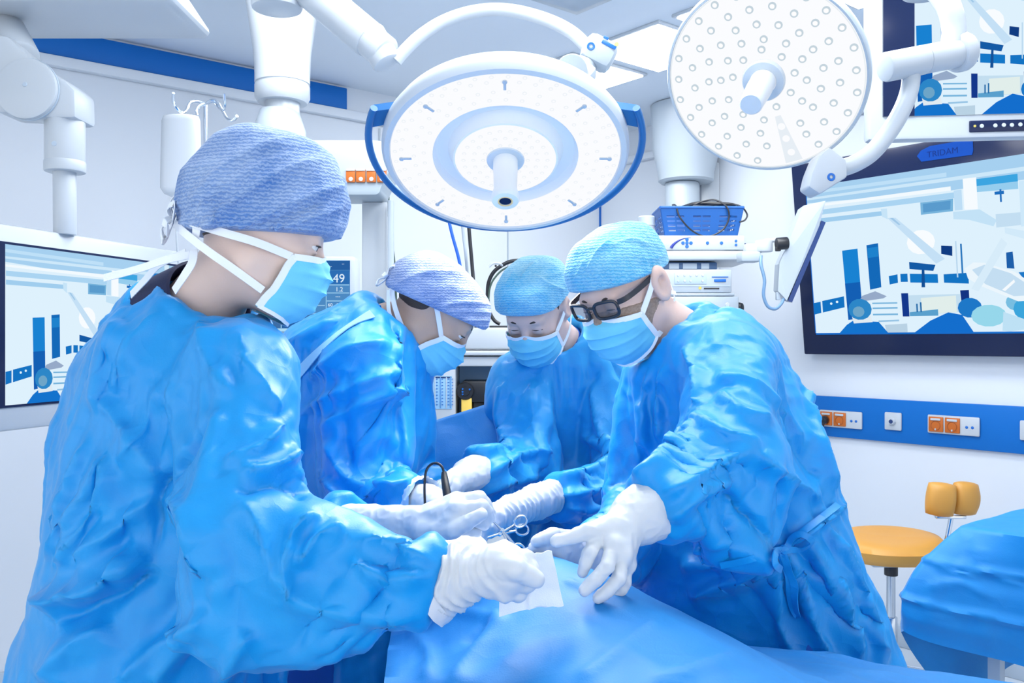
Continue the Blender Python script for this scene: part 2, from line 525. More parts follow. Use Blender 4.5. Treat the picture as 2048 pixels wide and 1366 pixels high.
# ------------------------------------------------------------------ big wall screen
def build_wall_screen():
    sL, _ = wallR(1624, 560); zB = 1.343; H = 0.925
    W = 1.62
    base = atR(sL, zB, 0.02)
    t = thing('wall_screen', 'very large dark-framed screen leaning out from the wall above the blue socket strip', 'screen', base)
    tilt = 0.115 / H
    Yv = (UP + N_R * tilt).normalized(); N = Yv.cross(U_R) * -1
    if N.dot(N_R) < 0: N = -N
    Mx = Matrix((U_R, N, Yv)).transposed()
    c = base + U_R * (W / 2) + Yv * (H / 2) + N * 0.025
    m = MB(); m.box(c, (W, 0.05, H), Mx, 0.006); m.build('bezel', M_NAVY, t)
    m = MB(); m.box(base + U_R * W / 2 + N_R * -0.005 + UP * .45, (0.5, 0.10, 0.3), M_R, 0.01); m.build('wall_bracket', M_GREY, t)
    x0 = 0.075; sw = W - 2 * 0.075; sh = 0.706; y0 = 0.105
    tl = base + U_R * x0 + Yv * (y0 + sh) + N * 0.0515
    screen('display', tl, U_R, Yv, N, sw, sh, t)
    # thin lit edge of the display
    m = MB()
    m.box(tl + U_R * sw / 2 - Yv * (sh + .004), (sw, 0.002, 0.008), Mx)
    m.box(tl - U_R * .002 - Yv * sh / 2, (0.004, 0.002, sh), Mx)
    m.build('display_edge', emission('display_edge_glow', srgb(25, 110, 205), 1.0), t, False)
    # rounded brand plate at the top edge
    pl = [(-.10, -.025), (.11, -.03), (.115, -.012), (.115, .035), (-.06, .035), (-.10, .022), (-.118, .002)]
    o2 = base + U_R * 0.735 + Yv * (y0 + sh + 0.058) + N * 0.0525
    m = MB(); m.prism(pl, o2, U_R, Yv, N, 0.002); p = m.build('brand_plate', mat('brand_blue', srgb(14, 66, 150), 0.5, spec=.1), t, False)
    text_mesh('brand_lettering', 'TRIDAM', o2 - U_R * .075 - Yv * .012 + N * .0006, U_R, Yv, N, 0.036, mat('brand_ink', srgb(14, 44, 110), 0.5, spec=.1), p)
build_wall_screen()

# ------------------------------------------------------------------ sockets on the blue band
def socket_plate(s, z, n, label, kind):
    w = 0.08 + 0.071 * (n - 1)
    t = thing('socket_plate', label, 'socket', atR(s, z, 0.02), 'socket plates on the blue wall strip')
    m = MB(); m.box(atR(s, z, 0.026), (w, 0.012, 0.082), M_R, 0.006); m.build('plate', M_EQUIP, t)
    for k in range(n):
        sk = s - w / 2 + 0.04 + 0.071 * k
        if kind == 'power' and k < 2:
            m = MB(); m.box(atR(sk, z, 0.035), (0.064, 0.006, 0.066), M_R, 0.003); so = m.build('socket', M_ORANGE, t)
            m = MB(); m.box(atR(sk, z + 0.022, 0.040), (0.044, 0.004, 0.010), M_R, 0.002); m.build('socket_label', M_EQUIP, so)
            m = MB(); m.lathe([(0, -.004), (.016, -.004), (.019, .0008), (.021, .0012)], atR(sk, z - 0.006, 0.0385), N_R, 24); m.build('socket_recess', M_BROWN, so)
            m = MB(); m.box(atR(sk, z - 0.022, 0.0405), (0.006, 0.004, 0.008), M_R, .001); m.build('earth_clip', M_EQUIP, so)
        elif kind == 'power':
            for dx in (-0.012, 0.012):
                m = MB(); m.lathe([(0, .001), (.005, .001), (.0065, 0)], atR(sk + dx, z - 0.004, 0.0325), N_R, 16); m.build('pin_hole', M_LOGO, t)
            m = MB(); m.lathe([(0, .001), (.003, .001), (.0035, 0)], atR(sk, z - 0.014, 0.0325), N_R, 12); m.build('pin_hole', M_GREY, t)
        else:
            m = MB(); m.lathe([(0, .016), (.013, .016), (.015, .012), (.017, 0)], atR(sk, z, 0.032), N_R, 24); m.build('jack_collar', M_EQUIP, t)
            m = MB(); m.lathe([(0, .0175), (.009, .0175), (.010, .0155)], atR(sk, z, 0.032), N_R, 20); m.build('jack_hole', M_DKBLUE, t)
    return t
sa, za = wallR(1687, 838); sb, zb = wallR(1792, 842); sc_, zc = wallR(1912, 850); sd, zd = wallR(2066, 861)
socket_plate(sa, za, 3, 'white socket plate with a black plug in its first orange socket', 'power')
socket_plate(sb, zb, 1, 'small square white wall plate with one dark blue jack', 'jack')
socket_plate(sc_, zc, 3, 'white socket plate with two empty orange sockets', 'power')
socket_plate(sd, zd, 1, 'white wall plate at the far end of the blue strip, cut by the photo edge', 'jack')
w3 = 0.08 + 0.142
pk = sa - w3 / 2 + 0.04
t = thing('power_plug', 'black mains plug with a thin cable in the orange wall socket', 'plug', atR(pk, za - .01, 0.04))
m = MB(); m.lathe([(0, .032), (.012, .031), (.018, .024), (.0195, .012), (.018, 0)], atR(pk, za - .006, 0.041), N_R, 24); m.build('plug_head', M_BLACK, t)
m = MB(); m.tube([atR(pk, za - .012, .062), atR(pk - .002, za - .04, .066), atR(pk - .006, za - .062, .06), atR(pk - .012, za - .2, .045), atR(pk - .03, za - .45, .03), atR(pk - .05, za - .8, .03), atR(pk - .06, 0.01, .05)], [.009, .008, .0042, .0035, .0035, .0035, .0035], 10, 5); m.build('plug_cable', M_BLACK, t)

# ------------------------------------------------------------------ stool with tan leather seat
def build_stool():
    c = P(1782, 1095, 3.5); cx, cy = c.x, c.y; sz = 0.575
    t = thing('operating_stool', 'tan leather stool with a split backrest by the white wall', 'stool', (cx, cy, 0))
    seat = []; R = 0.205
    nr, na = 12, 48; vs = []; fs = []
    def edge(a):
        return R * (1.0 + 0.07 * math.cos(2 * a) - 0.05 * math.cos(a - .3))
    prof = [(0, 0.036), (.3, 0.038), (.55, 0.043), (.75, 0.045), (.88, 0.038), (.96, 0.022), (1, 0.0), (.985, -.025), (.93, -.045), (.6, -.05), (.01, -.05)]
    for (r, z) in prof:
        for k in range(na):
            a = 2 * math.pi * k / na
            fr = math.cos(a - math.radians(250))
            zz = z
            if z > 0: zz = z - 0.028 * max(0, fr) * r + 0.012 * max(0, -fr) * r * r
            vs.append((cx + r * edge(a) * math.cos(a), cy + r * edge(a) * 0.95 * math.sin(a), sz + 0.01 + zz))
    for i in range(len(prof) - 1):
        for k in range(na):
            k2 = (k + 1) % na
            fs.append((i * na + k, i * na + k2, (i + 1) * na + k2, (i + 1) * na + k))
    m = MB(); m.add(vs, fs); m.build('seat', M_TAN, t, deg=60)
    m = MB(); m.box((cx, cy, sz - .052), (0.2, 0.14, 0.02), None, .005); m.box((cx + .09, cy, sz - .058), (.2, .04, .014), None, .003)
    m.build('seat_plate', M_GREY, t)
    # backrest on its chrome bar
    bc = P(1903, 997, 3.5)
    m = MB()
    for sgn, dx, dy in ((-1, -.053, -.02), (1, .053, .0)):
        vs = []; fs = []
        ny, nz, = 10, 10
        m2 = bmesh.new(); bmesh.ops.create_cube(m2, size=1.0)
        bmesh.ops.subdivide_edges(m2, edges=m2.edges[:], cuts=5, use_grid_fill=True)
        for v in m2.verts:
            p = v.co * 2
            q = Vector((p.x * math.sqrt(max(0, 1 - p.y ** 2 * .35 - p.z ** 2 * .18)), p.y * math.sqrt(max(0, 1 - p.x ** 2 * .35 - p.z ** 2 * .3)), p.z * math.sqrt(max(0, 1 - p.x ** 2 * .18 - p.y ** 2 * .3))))
            v.co = Vector((q.x * .056, q.y * .042, q.z * .068))
        m._take(m2, (bc.x + dx, bc.y + dy, bc.z), Matrix.Rotation(math.radians(-12 if sgn < 0 else 14), 3, 'Z') @ Matrix.Rotation(math.radians(6), 3, 'Y'))
    bk = m.build('backrest', M_TAN, t, deg=80)
    m = MB(); m.box((bc.x, bc.y + .01, bc.z - .075), (.12, .03, .014), None, .004); m.build('backrest_bracket', M_CHROME, t)
    m = MB(); m.tube([(bc.x + .005, bc.y + .01, bc.z - .07), (bc.x - .015, bc.y + .01, bc.z - .17), (bc.x - .045, bc.y, sz - .03), (bc.x - .09, bc.y, sz - .055), (cx + .1, cy, sz - .058)], .0095, 12, 6); m.build('back_bar', M_CHROME, t)
    m = MB(); m.tube([(cx + .16, cy - .05, sz - .055), (cx + .15, cy - .06, sz - .12)], .005, 8); lv = m.build('lever', M_CHROME, t)
    m = MB(); m.lathe([(0, .013), (.009, .009), (.0125, 0), (.009, -.009), (0, -.013)], (cx + .148, cy - .06, sz - .13), (0, 0, 1), 16); m.build('lever_knob', M_BLACK, lv)
    m = MB(); m.cyl((cx, cy, sz - .11), (cx, cy, sz - .05), .026, 24, .003); m.build('collar', M_BLACK, t)
    m = MB(); m.cyl((cx, cy, .28), (cx, cy, sz - .1), .017, 20); m.cyl((cx, cy, .10), (cx, cy, .30), .024, 20, .003); m.build('gas_column', M_STEEL, t)
    m = MB(); m.cyl((cx, cy, .07), (cx, cy, .12), .04, 24, .005); m.build('hub', M_CHROME, t)
    for k in range(5):
        a = math.radians(60 + 72 * k)
        e = Vector((cx + .28 * math.cos(a), cy + .28 * math.sin(a), .072))
        m = MB(); m.tube([(cx, cy, .10), e], [.018, .012], 12); lg = m.build('leg', M_CHROME, t)
        ax = Vector((-math.sin(a), math.cos(a), 0))
        m = MB(); m.cyl(e - UP * .042 - ax * .014, e - UP * .042 + ax * .014, .03, 20, .005); m.tube([e, e - UP * .03], .008, 8); m.build('caster', M_BLACK, lg)
build_stool()

# ------------------------------------------------------------------ endoscopy cart
def build_cart():
    Yc = 4.0
    def C(px, py): return P(px, py, Yc)
    x0 = C(1296, 500).x; x1 = C(1508, 500).x
    base = Vector(((x0 + x1) / 2, Yc + .22, 0))
    t = thing('equipment_cart', 'white equipment cart with stacked shelves beside the wall screen', 'cart', base)
    def slab(pa, pb, y0, y1, mt, name, bev=.006, par=None):
        a = C(*pa); b = C(*pb)
        m = MB(); m.box(((a.x + b.x) / 2, (y0 + y1) / 2, (a.z + b.z) / 2), (b.x - a.x, y1 - y0, a.z - b.z), None, bev)
        return m.build(name, mt, par or t)
    slab((1302, 501), (1512, 519.5), Yc, Yc + .42, M_EQUIP, 'shelf')
    slab((1318, 586), (1470, 592), Yc, Yc + .42, M_EQUIP2, 'shelf')
    slab((1318, 640), (1490, 652), Yc, Yc + .42, M_EQUIP, 'shelf')
    slab((1318, 860), (1490, 872), Yc, Yc + .42, M_EQUIP, 'shelf')
    for px in (1322, 1474):
        p = C(px, 540)
        m = MB(); m.box((p.x, Yc + .40, 0.53), (.035, .04, .93), None, .004); m.build('post', M_EQUIP2, t)
    m = MB(); m.box((base.x, Yc + .21, .085), (x1 - x0 - .04, .46, .05), None, .01); m.build('base', M_EQUIP2, t)
    for dx in (-.16, .16):
        for dy in (.03, .39):
            m = MB(); m.cyl((base.x + dx - .012, Yc + dy, .035), (base.x + dx + .012, Yc + dy, .035), .035, 18, .005); m.build('caster', M_BLACK, t)
    # devices are things of their own
    def device(name, label, pa, pb, mt, y0=0.0, dep=.36):
        a = C(*pa); b = C(*pb)
        d = thing(name, label, 'medical device', ((a.x + b.x) / 2, Yc + y0 + dep / 2, b.z))
        m = MB(); m.box(((a.x + b.x) / 2, Yc + y0 + dep / 2, (a.z + b.z) / 2), (b.x - a.x, dep, a.z - b.z), None, .008); m.build('housing', mt, d)
        return d
    def dot(par, px, py, r, mt, name, y=Yc, z=0.0):
        p = C(px, py) * 1.0; p.y = y
        m = MB(); m.lathe([(0, .004), (r * .8, .004), (r, .002), (r, -.002)], p, (0, -1, 0), 18); return m.build(name, mt, par)
    d1 = device('light_source', 'wide white control unit with blue buttons under the blue basket', (1300, 470.5), (1490, 500.6), M_EQUIP)
    for px, py, r in ((1415, 486, .010), (1443, 486, .010), (1472, 482, .008), (1472, 490, .008)):
        dot(d1, px, py, r * .75, M_LOGO, 'button')
    m = MB()
    for dx, dy in ((0, 0), (8, 0), (-8, 0), (0, 7), (0, -7)):
        p = C(1374 + dx, 486 + dy); m.lathe([(0, .004), (.007, .004), (.009, -.002)], p, (0, -1, 0), 14)
    m.build('cross_button', M_LOGO, d1)
    pts = [C(1342, 496), C(1347, 489), C(1356, 482), C(1368, 477), C(1382, 475)]
    for p in pts: p.y = Yc - .001
    m = MB(); m.tube(pts, [.0075, .006, .004, .002, .0008], 8, 4); m.build('swoosh_mark', mat('swoosh_blue', srgb(20, 45, 140), .4), d1)
    m = MB(); p = C(1465, 498.5); m.box((p.x, Yc - .0005, p.z), (.07, .002, .003)); m.build('trim_line', M_GREY, d1, False)
    m = MB()
    for k, wd in enumerate((.012, .007, .010, .005, .009)):
        p = C(1315 + k * 5, 489); m.box((p.x, Yc - .0005, p.z), (wd * .7, .002, .006))
    m.build('model_mark', M_GREY, d1, False)
    for py in (488, 495):
        p = C(1492, py); m = MB(); m.cyl((p.x - .005, Yc + .05, p.z), (p.x + .012, Yc + .05, p.z), .010, 16, .002); m.build('knob', M_DKBLUE, d1)
    d2 = device('camera_control_unit', 'grey camera control unit with a small button panel and yellow light', (1323, 538.5), (1464, 585.6), M_EQUIP2)
    a = C(1349, 546); b = C(1413, 568)
    m = MB(); m.box(((a.x + b.x) / 2, Yc - .001, (a.z + b.z) / 2), (b.x - a.x, .004, a.z - b.z), None, .001); m.build('key_panel', mat('key_panel_grey', (.42, .52, .64, 1), .4), d2)
    k = 0
    for py in (551, 562):
        for px in (1356, 1369, 1381, 1393, 1405):
            k += 1
            if py == 562 and px in (1393,): continue
            dot(d2, px, py, .0055, M_EQUIP, 'key', Yc - .002)
    m = MB(); p = C(1440, 554); m.box((p.x, Yc - .001, p.z), (.075, .004, .004)); m.build('slot', M_LOGO, d2, False)
    m = MB(); p = C(1440, 561); m.box((p.x, Yc - .002, p.z), (.055, .006, .014), None, .006); m.build('eject_button', M_LOGO, d2)
    m = MB(); p = C(1423, 577); m.box((p.x, Yc - .001, p.z), (.07, .004, .006)); m.build('drive_slot', M_BLACK, d2, False)
    dot(d2, 1400, 576, .007, M_LED_Y, 'power_light')
    m = MB(); a = C(1326, 572); m.box((a.x + .155, Yc - .001, a.z), (.30, .003, .003)); m.build('seam', M_GREY, d2, False)
    d3 = device('insufflator', 'lowest grey unit on the cart, mostly behind the surgeon in glasses', (1322, 592.5), (1478, 639.5), M_EQUIP2)
    dot(d3, 1455, 610, .011, M_EQUIP, 'knob')
    d4 = device('gap_shade', 'dark block painted as the shade between the top cart shelf and the camera control unit', (1330, 522), (1440, 538.4), mat('gap_shade_slate', srgb(70, 100, 140), .4), .05, .28)  # dark block stands in for the shade of the open gap under the shelf
    for px, w, c in ((1352, 10, 'a'), (1384, 14, 'b'), (1415, 8, 'c')):
        a = C(px - w, 525); b = C(px + w, 536)
        m = MB(); m.box(((a.x + b.x) / 2, Yc + .049, (a.z + b.z) / 2), (b.x - a.x, .004, a.z - b.z)); m.build('gap_item', M_GREY, d4, False)
    m = MB(); p = C(1486, 615); m.lathe([(0, .02), (.022, .018), (.026, .006), (.026, 0)], (p.x - .005, Yc + .06, p.z), (.8, -.6, 0), 20); m.build('side_knob', M_BLACK, d3)
    m = MB(); p = C(1325, 557); m.box((p.x - .03, Yc + .02, p.z), (.03, .06, .03), None, .005); m.build('side_port', M_BLACK, d2)
    # white canister on the left of the basket
    c0 = C(1301, 448)
    tc = thing('white_canister', 'pale round canister beside the blue basket', 'canister', (c0.x, Yc + .12, C(1300, 470.5).z))
    zb = C(1300, 470.5).z
    m = MB(); m.lathe([(0, 0), (.036, 0), (.038, .004), (.038, .058), (.0, .058)], (c0.x, Yc + .12, zb), UP, 28); m.build('can', M_EQUIP, tc)
    m = MB(); m.lathe([(0, .103), (.036, .103), (.041, .098), (.041, .058), (0, .058)], (c0.x, Yc + .12, zb), UP, 28); m.build('lid', M_EQUIP2, tc)
    return t
build_cart()

def build_basket():
    Yc = 4.03
    zb = P(1400, 470.5, 4.0).z + .0
    a = P(1332, 470, Yc); b = P(1476, 470, Yc); at = P(1321, 415, Yc); bt = P(1487, 415, Yc)
    zt = at.z
    cx = (a.x + b.x) / 2
    t = thing('plastic_basket', 'blue slotted plastic basket holding black cable on top of the cart', 'basket', (cx, Yc + .1, zb))
    wb, wt, d0, d1 = (b.x - a.x), (bt.x - at.x), .19, .23
    def quad_wall(p, q, pt, qt, cols, rows, th):
        """a basket wall between bottom corners p,q and top corners pt,qt with rows of slots"""
        m = MB()
        def at_(u, v): return (p * (1 - u) + q * u) * (1 - v) + (pt * (1 - u) + qt * u) * v
        nrm = (q - p).cross(pt - p).normalized()
        us = [0.0]
        for g in range(cols):
            c = (g + .5) / cols
            us += [c - .33 / cols, c - .03 / cols, c + .03 / cols, c + .33 / cols]
        us += [1.0]
        vs_ = [0, .18, .26, .33, .41, .50, .56, .65, .72, 1.0]
        for i in range(len(us) - 1):
            for j in range(len(vs_) - 1):
                hole = (i % 4 in (1, 3)) and (j % 2 == 1) and 0 < i < len(us) - 2 and j < 8
                if hole: continue
                c = [at_(us[i], vs_[j]), at_(us[i + 1], vs_[j]), at_(us[i + 1], vs_[j + 1]), at_(us[i], vs_[j + 1])]
                m.add(c + [x + nrm * th for x in c], [(0, 1, 2, 3), (7, 6, 5, 4), (0, 4, 5, 1), (1, 5, 6, 2), (2, 6, 7, 3), (3, 7, 4, 0)])
        return m
    y0 = Yc
    B = [Vector((cx - wb / 2, y0 + .02, zb + .001)), Vector((cx + wb / 2, y0 + .02, zb + .001)), Vector((cx + wb / 2, y0 + .02 + d0, zb + .001)), Vector((cx - wb / 2, y0 + .02 + d0, zb + .001))]
    T = [Vector((cx - wt / 2, y0, zt)), Vector((cx + wt / 2, y0, zt)), Vector((cx + wt / 2, y0 + d1, zt)), Vector((cx - wt / 2, y0 + d1, zt))]
    for k, nm in ((0, 'front_wall'), (1, 'side_wall'), (2, 'back_wall'), (3, 'side_wall')):
        k2 = (k + 1) % 4
        m = quad_wall(B[k], B[k2], T[k], T[k2], 3 if k % 2 == 0 else 2, 4, .003)
        m.build(nm, M_BASKET, t, False)
    m = MB(); m.box((cx, y0 + .02 + d0 / 2, zb + .004), (wb, d0, .006)); m.build('bottom', M_BASKET, t, False)
    m = MB(); m.tube(T + [T[0]], .007, 10); m.build('rim', M_BASKET, t)
    # coil of black cable lying in and over the basket
    tc = thing('coiled_cable', 'thin black cable looping over the front of the blue basket', 'cable', (cx, y0 + .08, zt - .02))
    def C(px, py, y): return P(px, py, y)
    pts = [C(1345, 410, y0 + .10), C(1352, 412, y0 + .01), C(1360, 435, y0 - .012), C(1385, 462, y0 - .014), C(1415, 473, y0 - .014), C(1445, 460, y0 - .014), C(1458, 435, y0 - .012), C(1452, 412, y0 - .008), C(1430, 400, y0 + .06), C(1405, 403, y0 + .12), C(1388, 412, y0 + .12), C(1410, 412, y0 + .06), C(1450, 408, y0 + .10), C(1480, 412, y0 + .06), C(1494, 428, y0 + .0), C(1490, 440, y0 - .005), C(1479, 444, y0 - .008)]
    m = MB(); m.tube(pts, .004, 8, 7); m.build('cable_loop', M_BLACK, tc)
    pts = [C(1358, 418, y0 + .13), C(1390, 408, y0 + .16), C(1425, 407, y0 + .14), C(1468, 411, y0 + .12), C(1440, 416, y0 + .08), C(1395, 414, y0 + .06), C(1370, 420, y0 + .1)]
    m = MB(); m.tube(pts, .010, 8, 6); m.build('cable_bundle', M_BLACK, tc)
build_basket()

def build_tilted_monitor():
    Y = 3.78
    def C(px, py, y=Y): return P(px, py, y)
    t = thing('monitor_bracket', 'white swivel arm with black joint reaching out from the cart shelf', 'monitor arm', C(1512, 530))
    m = MB(); a = C(1489, 530); b = C(1520, 530)
    m.box(((a.x + b.x) / 2, Y + .06, C(0, 512).z), (.085, .09, .045), None, .008); m.build('clamp', M_EQUIP2, t)
    m = MB(); m.cyl(C(1528, 504, Y + .04), C(1528, 481, Y + .04), .037, 28, .004); m.build('pivot', M_EQUIP, t)
    m = MB(); a = C(1512, 495); m.box((a.x, Y + .05, a.z), (.075, .05, .042), None, .008); m.build('arm_segment', M_EQUIP, t)
    m = MB(); m.tube([C(1530, 482, Y + .04), C(1552, 480, Y + .02)], [.010, .010], 12); m.build('arm_rod', M_EQUIP, t)
    m = MB(); m.cyl(C(1552, 488), C(1576, 486), .027, 24, .006); m.box(C(1556, 498), (.022, .022, .02), None, .004); m.build('tilt_joint', M_BLACK, t)
    # the panel: seen from behind, its display turned away from us toward the table
    mon = thing('side_monitor', 'thin white monitor tilted edge-on beside the big wall screen', 'monitor', C(1600, 500))
    out = [(1612, 409), (1656, 399), (1643, 452), (1574, 601), (1556, 582), (1559, 528)]
    pts = [C(px, py) for px, py in out]
    yo = [.03, .03, .03, 0, 0, .0]
    c = sum((p for p in pts), Vector()) / 6
    # slab with real thickness: outline faces us, depth runs to the right and back
    D = Vector((.04, .20, .012))
    m = MB()
    n = len(pts)
    fr = [p + Vector((0, yo[i], 0)) for i, p in enumerate(pts)]
    bk = [p + D for p in fr]
    m.add(fr + bk, [tuple(range(n))] + [tuple(range(n, 2 * n))[::-1]] + [(i, i + n, (i + 1) % n + n, (i + 1) % n) for i in range(n)])
    o = m.build('back_shell', M_EQUIP2, mon, False)
    fr2 = [bk[1] + Vector((.001, -.03, -.02)), bk[2] + Vector((.004, -.02, 0)), bk[3] + Vector((.004, -.02, .0)), fr[3] + Vector((.004, .02, .0)), fr[2] + Vector((.006, .01, .0))]
    m = MB()
    q = [fr[2] * .75 + fr[1] * .25, fr[3], bk[3], bk[2] * .75 + bk[1] * .25]
    q = [p + Vector((.004, 0, -.001)) for p in q]
    q2 = [p + Vector((.018, 0, -.008)) for p in q]
    m.add(q + q2, [(0, 1, 2, 3), (7, 6, 5, 4), (0, 4, 5, 1), (1, 5, 6, 2), (2, 6, 7, 3), (3, 7, 4, 0)])
    m.build('display', M_DKBLUE, mon, False)
    m = MB(); m.box(C(1556, 592, Y + .02), (.018, .02, .035), None, .003); m.build('plug', M_EQUIP2, mon)
    tc = thing('monitor_cable', 'grey cable hanging in a loop from the cart arm to the tilted monitor', 'cable', C(1545, 600))
    pts = [C(1522, 512, Y + .02), C(1522, 530, Y), C(1529, 560, Y - .01), C(1527, 590, Y - .01), C(1535, 612, Y - .01), C(1550, 618, Y - .01), C(1562, 608, Y - .005), C(1567, 598, Y + .01)]
    m = MB(); m.tube(pts, .007, 10, 6); m.build('cable', mat('grey_cable', srgb(105, 140, 175), .4), tc)
build_tilted_monitor()

# pendants and columns behind the cart
def build_back_pendant():
    Y = 4.74
    a = P(1372, 340, Y)
    t = thing('equipment_pendant', 'pale stepped pendant column hanging from the ceiling behind the cart', 'ceiling pendant', (a.x, a.y, CEIL_Z))
    z = lambda py: P(0, py, Y).z
    r = lambda px: px / F_PX * Y
    m = MB(); m.lathe([(0, CEIL_Z - .005), (r(70), CEIL_Z - .005), (r(66), z(300)), (r(56), z(345)), (r(55), z(362)), (r(50), z(366)), (0, z(366))], (a.x, a.y, 0), UP, 40); m.build('shroud', M_EQUIP2, t)
    m = MB(); m.cyl((a.x - .02, a.y, z(366)), (a.x - .02, a.y, 1.1), r(34), 36, .01); m.build('column_tube', M_EQUIP2, t)
    m = MB(); b = P(1425, 400, Y); m.box((b.x, Y + .1, (z(320) + 1.0) / 2), (r(38), .1, z(320) - 1.0), None, .01); m.build('service_rail', M_EQUIP, t)
    m = MB(); m.box((a.x, Y + .05, 1.05), (.3, .3, .25), None, .02); m.build('console', M_EQUIP2, t)
build_back_pendant()
# ------------------------------------------------------------------ surgical lamps
def lamp_light(name, c, n, size, power, parent, spread=110):
    l = bpy.data.lights.new(name, 'AREA'); l.shape = 'DISK'; l.size = size; l.energy = power
    l.color = (1.0, 0.985, 0.96); l.spread = math.radians(spread)
    o = bpy.data.objects.new(name, l); COL.objects.link(o)
    o.parent = parent
    M = frame_from_z(-Vector(n)).to_4x4()
    M.translation = Vector(c) - org(parent)
    o.matrix_local = M
    return o

def build_centre_lamp():
    Y = 2.0
    c = P(1011, 316, Y)
    n = Vector((0.0, -0.479, -0.878)).normalized()          # the way it shines
    R = 0.282
    t = thing('surgical_lamp', 'large round surgical lamp with dark blue bow handle over the operating table', 'surgical lamp', c)
    X = Vector((1, 0, 0)); Yd = n.cross(X).normalized()      # in the plane of the face
    if Yd.z < 0: Yd = -Yd
    def L(a, b, h=0.0): return c + X * (a * R) + Yd * (b * R) + n * h
    m = MB()
    m.lathe([(0, -.085), (R * .45, -.085), (R * .8, -.075), (R * .96, -.05), (R * 1.0, -.028), (R * 1.0, -.008), (R * .975, .004), (R * .935, .006), (R * .925, 0)], c, n, 96)
    m.build('housing', mat('lamp_shell', (.58, .63, .69, 1), .3), t)
    m = MB()
    m.lathe([(R * .59, -.001), (R * .60, .001), (R * .927, .001), (R * .93, -.001)], c, n, 96)
    face = m.build('light_ring', M_LAMPFACE, t)
    m = MB()
    m.lathe([(R * .60, .001), (R * .585, -.012), (R * .56, -.022), (R * .47, -.022), (R * .43, -.004), (R * .425, .006), (R * .41, .007)], c, n, 96)
    m.build('recess_ring', mat('lamp_recess', (.84, .85, .86, 1), .6, spec=.2), t)
    m = MB(); m.lathe([(0, .0065), (R * .41, .0065), (R * .413, .004)], c, n, 80); m.build('light_disc', M_LAMPFACE, t)
    # fixing clips on the light ring
    for k in range(8):
        a = math.radians(90 + 45 * k)
        p = L(.80 * math.cos(a), .80 * math.sin(a), .002)
        d = X * math.cos(a) + Yd * math.sin(a); s = n.cross(d)
        m = MB(); Mx = Matrix((s, d, n)).transposed()
        m.box(p, (.006, .022, .003), Mx, .001); m.lathe([(0, .004), (.005, .003), (.0055, 0)], p + d * .012, n, 10)
        m.build('clip', M_GREY, t)
    # lens marks
    m = MB()
    for ring, cnt in ((.66, 34), (.74, 40), (.84, 44), (.89, 46)):
        for k in range(cnt):
            a = 2 * math.pi * (k + .37 * ring * 10) / cnt
            m.lathe([(.0028, .0021), (.0040, .0022), (.0052, .0016)], L(ring * math.cos(a), ring * math.sin(a), 0), n, 8)
    for ring, cnt in ((.18, 14), (.26, 20), (.34, 26)):
        for k in range(cnt):
            a = 2 * math.pi * k / cnt
            m.lathe([(.0028, .0079), (.0040, .008), (.0052, .007)], L(ring * math.cos(a), ring * math.sin(a), 0), n, 8)
    lens = m.build('lens_dots', emission('lens_mark_glow', (.86, .90, .95, 1), 1.0), t, False)
    lens['kind'] = 'stuff'
    # handle in the middle
    m = MB(); m.lathe([(0, .010), (R * .15, .010), (R * .155, .0065)], c, n, 40); m.build('handle_collar', mat('lamp_handle_grey', (.6, .66, .72, 1), .35), t)
    m = MB(); m.lathe([(.028, .008), (.028, .03), (.026, .09), (.031, .108), (.032, .118), (.029, .124), (.017, .125), (.014, .122), (.014, .11), (0, .11)], c, n, 40)
    h = m.build('handle', mat('lamp_handle_white', (.8, .83, .87, 1), .3), t)
    m = MB(); m.lathe([(0, .1235), (.0125, .1235), (.0135, .122)], c, n, 28); m.build('camera_lens', M_NAVY, h)
    m = MB(); m.lathe([(.0135, .1245), (.016, .1258), (.018, .1246)], c, n, 28); m.build('lens_ring', mat('gold_ring', (.85, .6, .25, 1), .3), h)
    # dark blue bow handle with its two brackets
    pts = []
    for k in range(61):
        a = math.radians(155 + 230 * k / 60)
        rr = 1.105 - .015 * math.cos(a + math.pi / 2)
        pts.append(L(rr * math.cos(a), rr * math.sin(a) + 0.0, -.026))
    m = MB(); m.tube(pts, .0085, 12); m.build('bow_handle', M_HANDLE, t)
    for sg in (-1, 1):
        a = math.radians(90 + sg * 67)
        q = [L(1.11 * math.cos(a), 1.11 * math.sin(a), -.026), L(1.10 * math.cos(a + sg * .17), 1.10 * math.sin(a + sg * .17), -.026), L(.95 * math.cos(a + sg * .10), .95 * math.sin(a + sg * .10), -.03), L(.95 * math.cos(a - sg * .10), .95 * math.sin(a - sg * .10), -.03)]
        m = MB(); b = [p - n * .02 for p in q]
        m.add(q + b, [(0, 1, 2, 3), (7, 6, 5, 4), (0, 4, 5, 1), (1, 5, 6, 2), (2, 6, 7, 3), (3, 7, 4, 0)])
        m.build('bow_bracket', M_HANDLE, t, False)
    # suspension: yoke block, joint, curved arm and boom
    Ya = 2.17
    yb = P(1152, 158, 2.14)
    m = MB(); ax = (P(1196, 112, Ya) - P(1140, 180, 2.12)).normalized()
    Mx = frame_from_z(ax, (0.3, 1, 0)); m.box(yb, (.085, .075, .075), Mx, .018); m.cyl(yb, P(1175, 125, Ya), .028, 24, .004); m.cyl(yb, L(.50, .72, -.066), .034, 24, .004); m.build('yoke_block', M_EQUIP2, t)
    jb = P(1197, 107, Ya); d1 = (P(1228, 122, Ya) - P(1172, 92, Ya)).normalized()
    Mj = Matrix((d1, Vector((0, 1, 0)), d1.cross(Vector((0, 1, 0))))).transposed()
    m = MB(); m.box(jb, (.082, .075, .070), Mj, .018); jj = m.build('joint', M_EQUIP2, t)
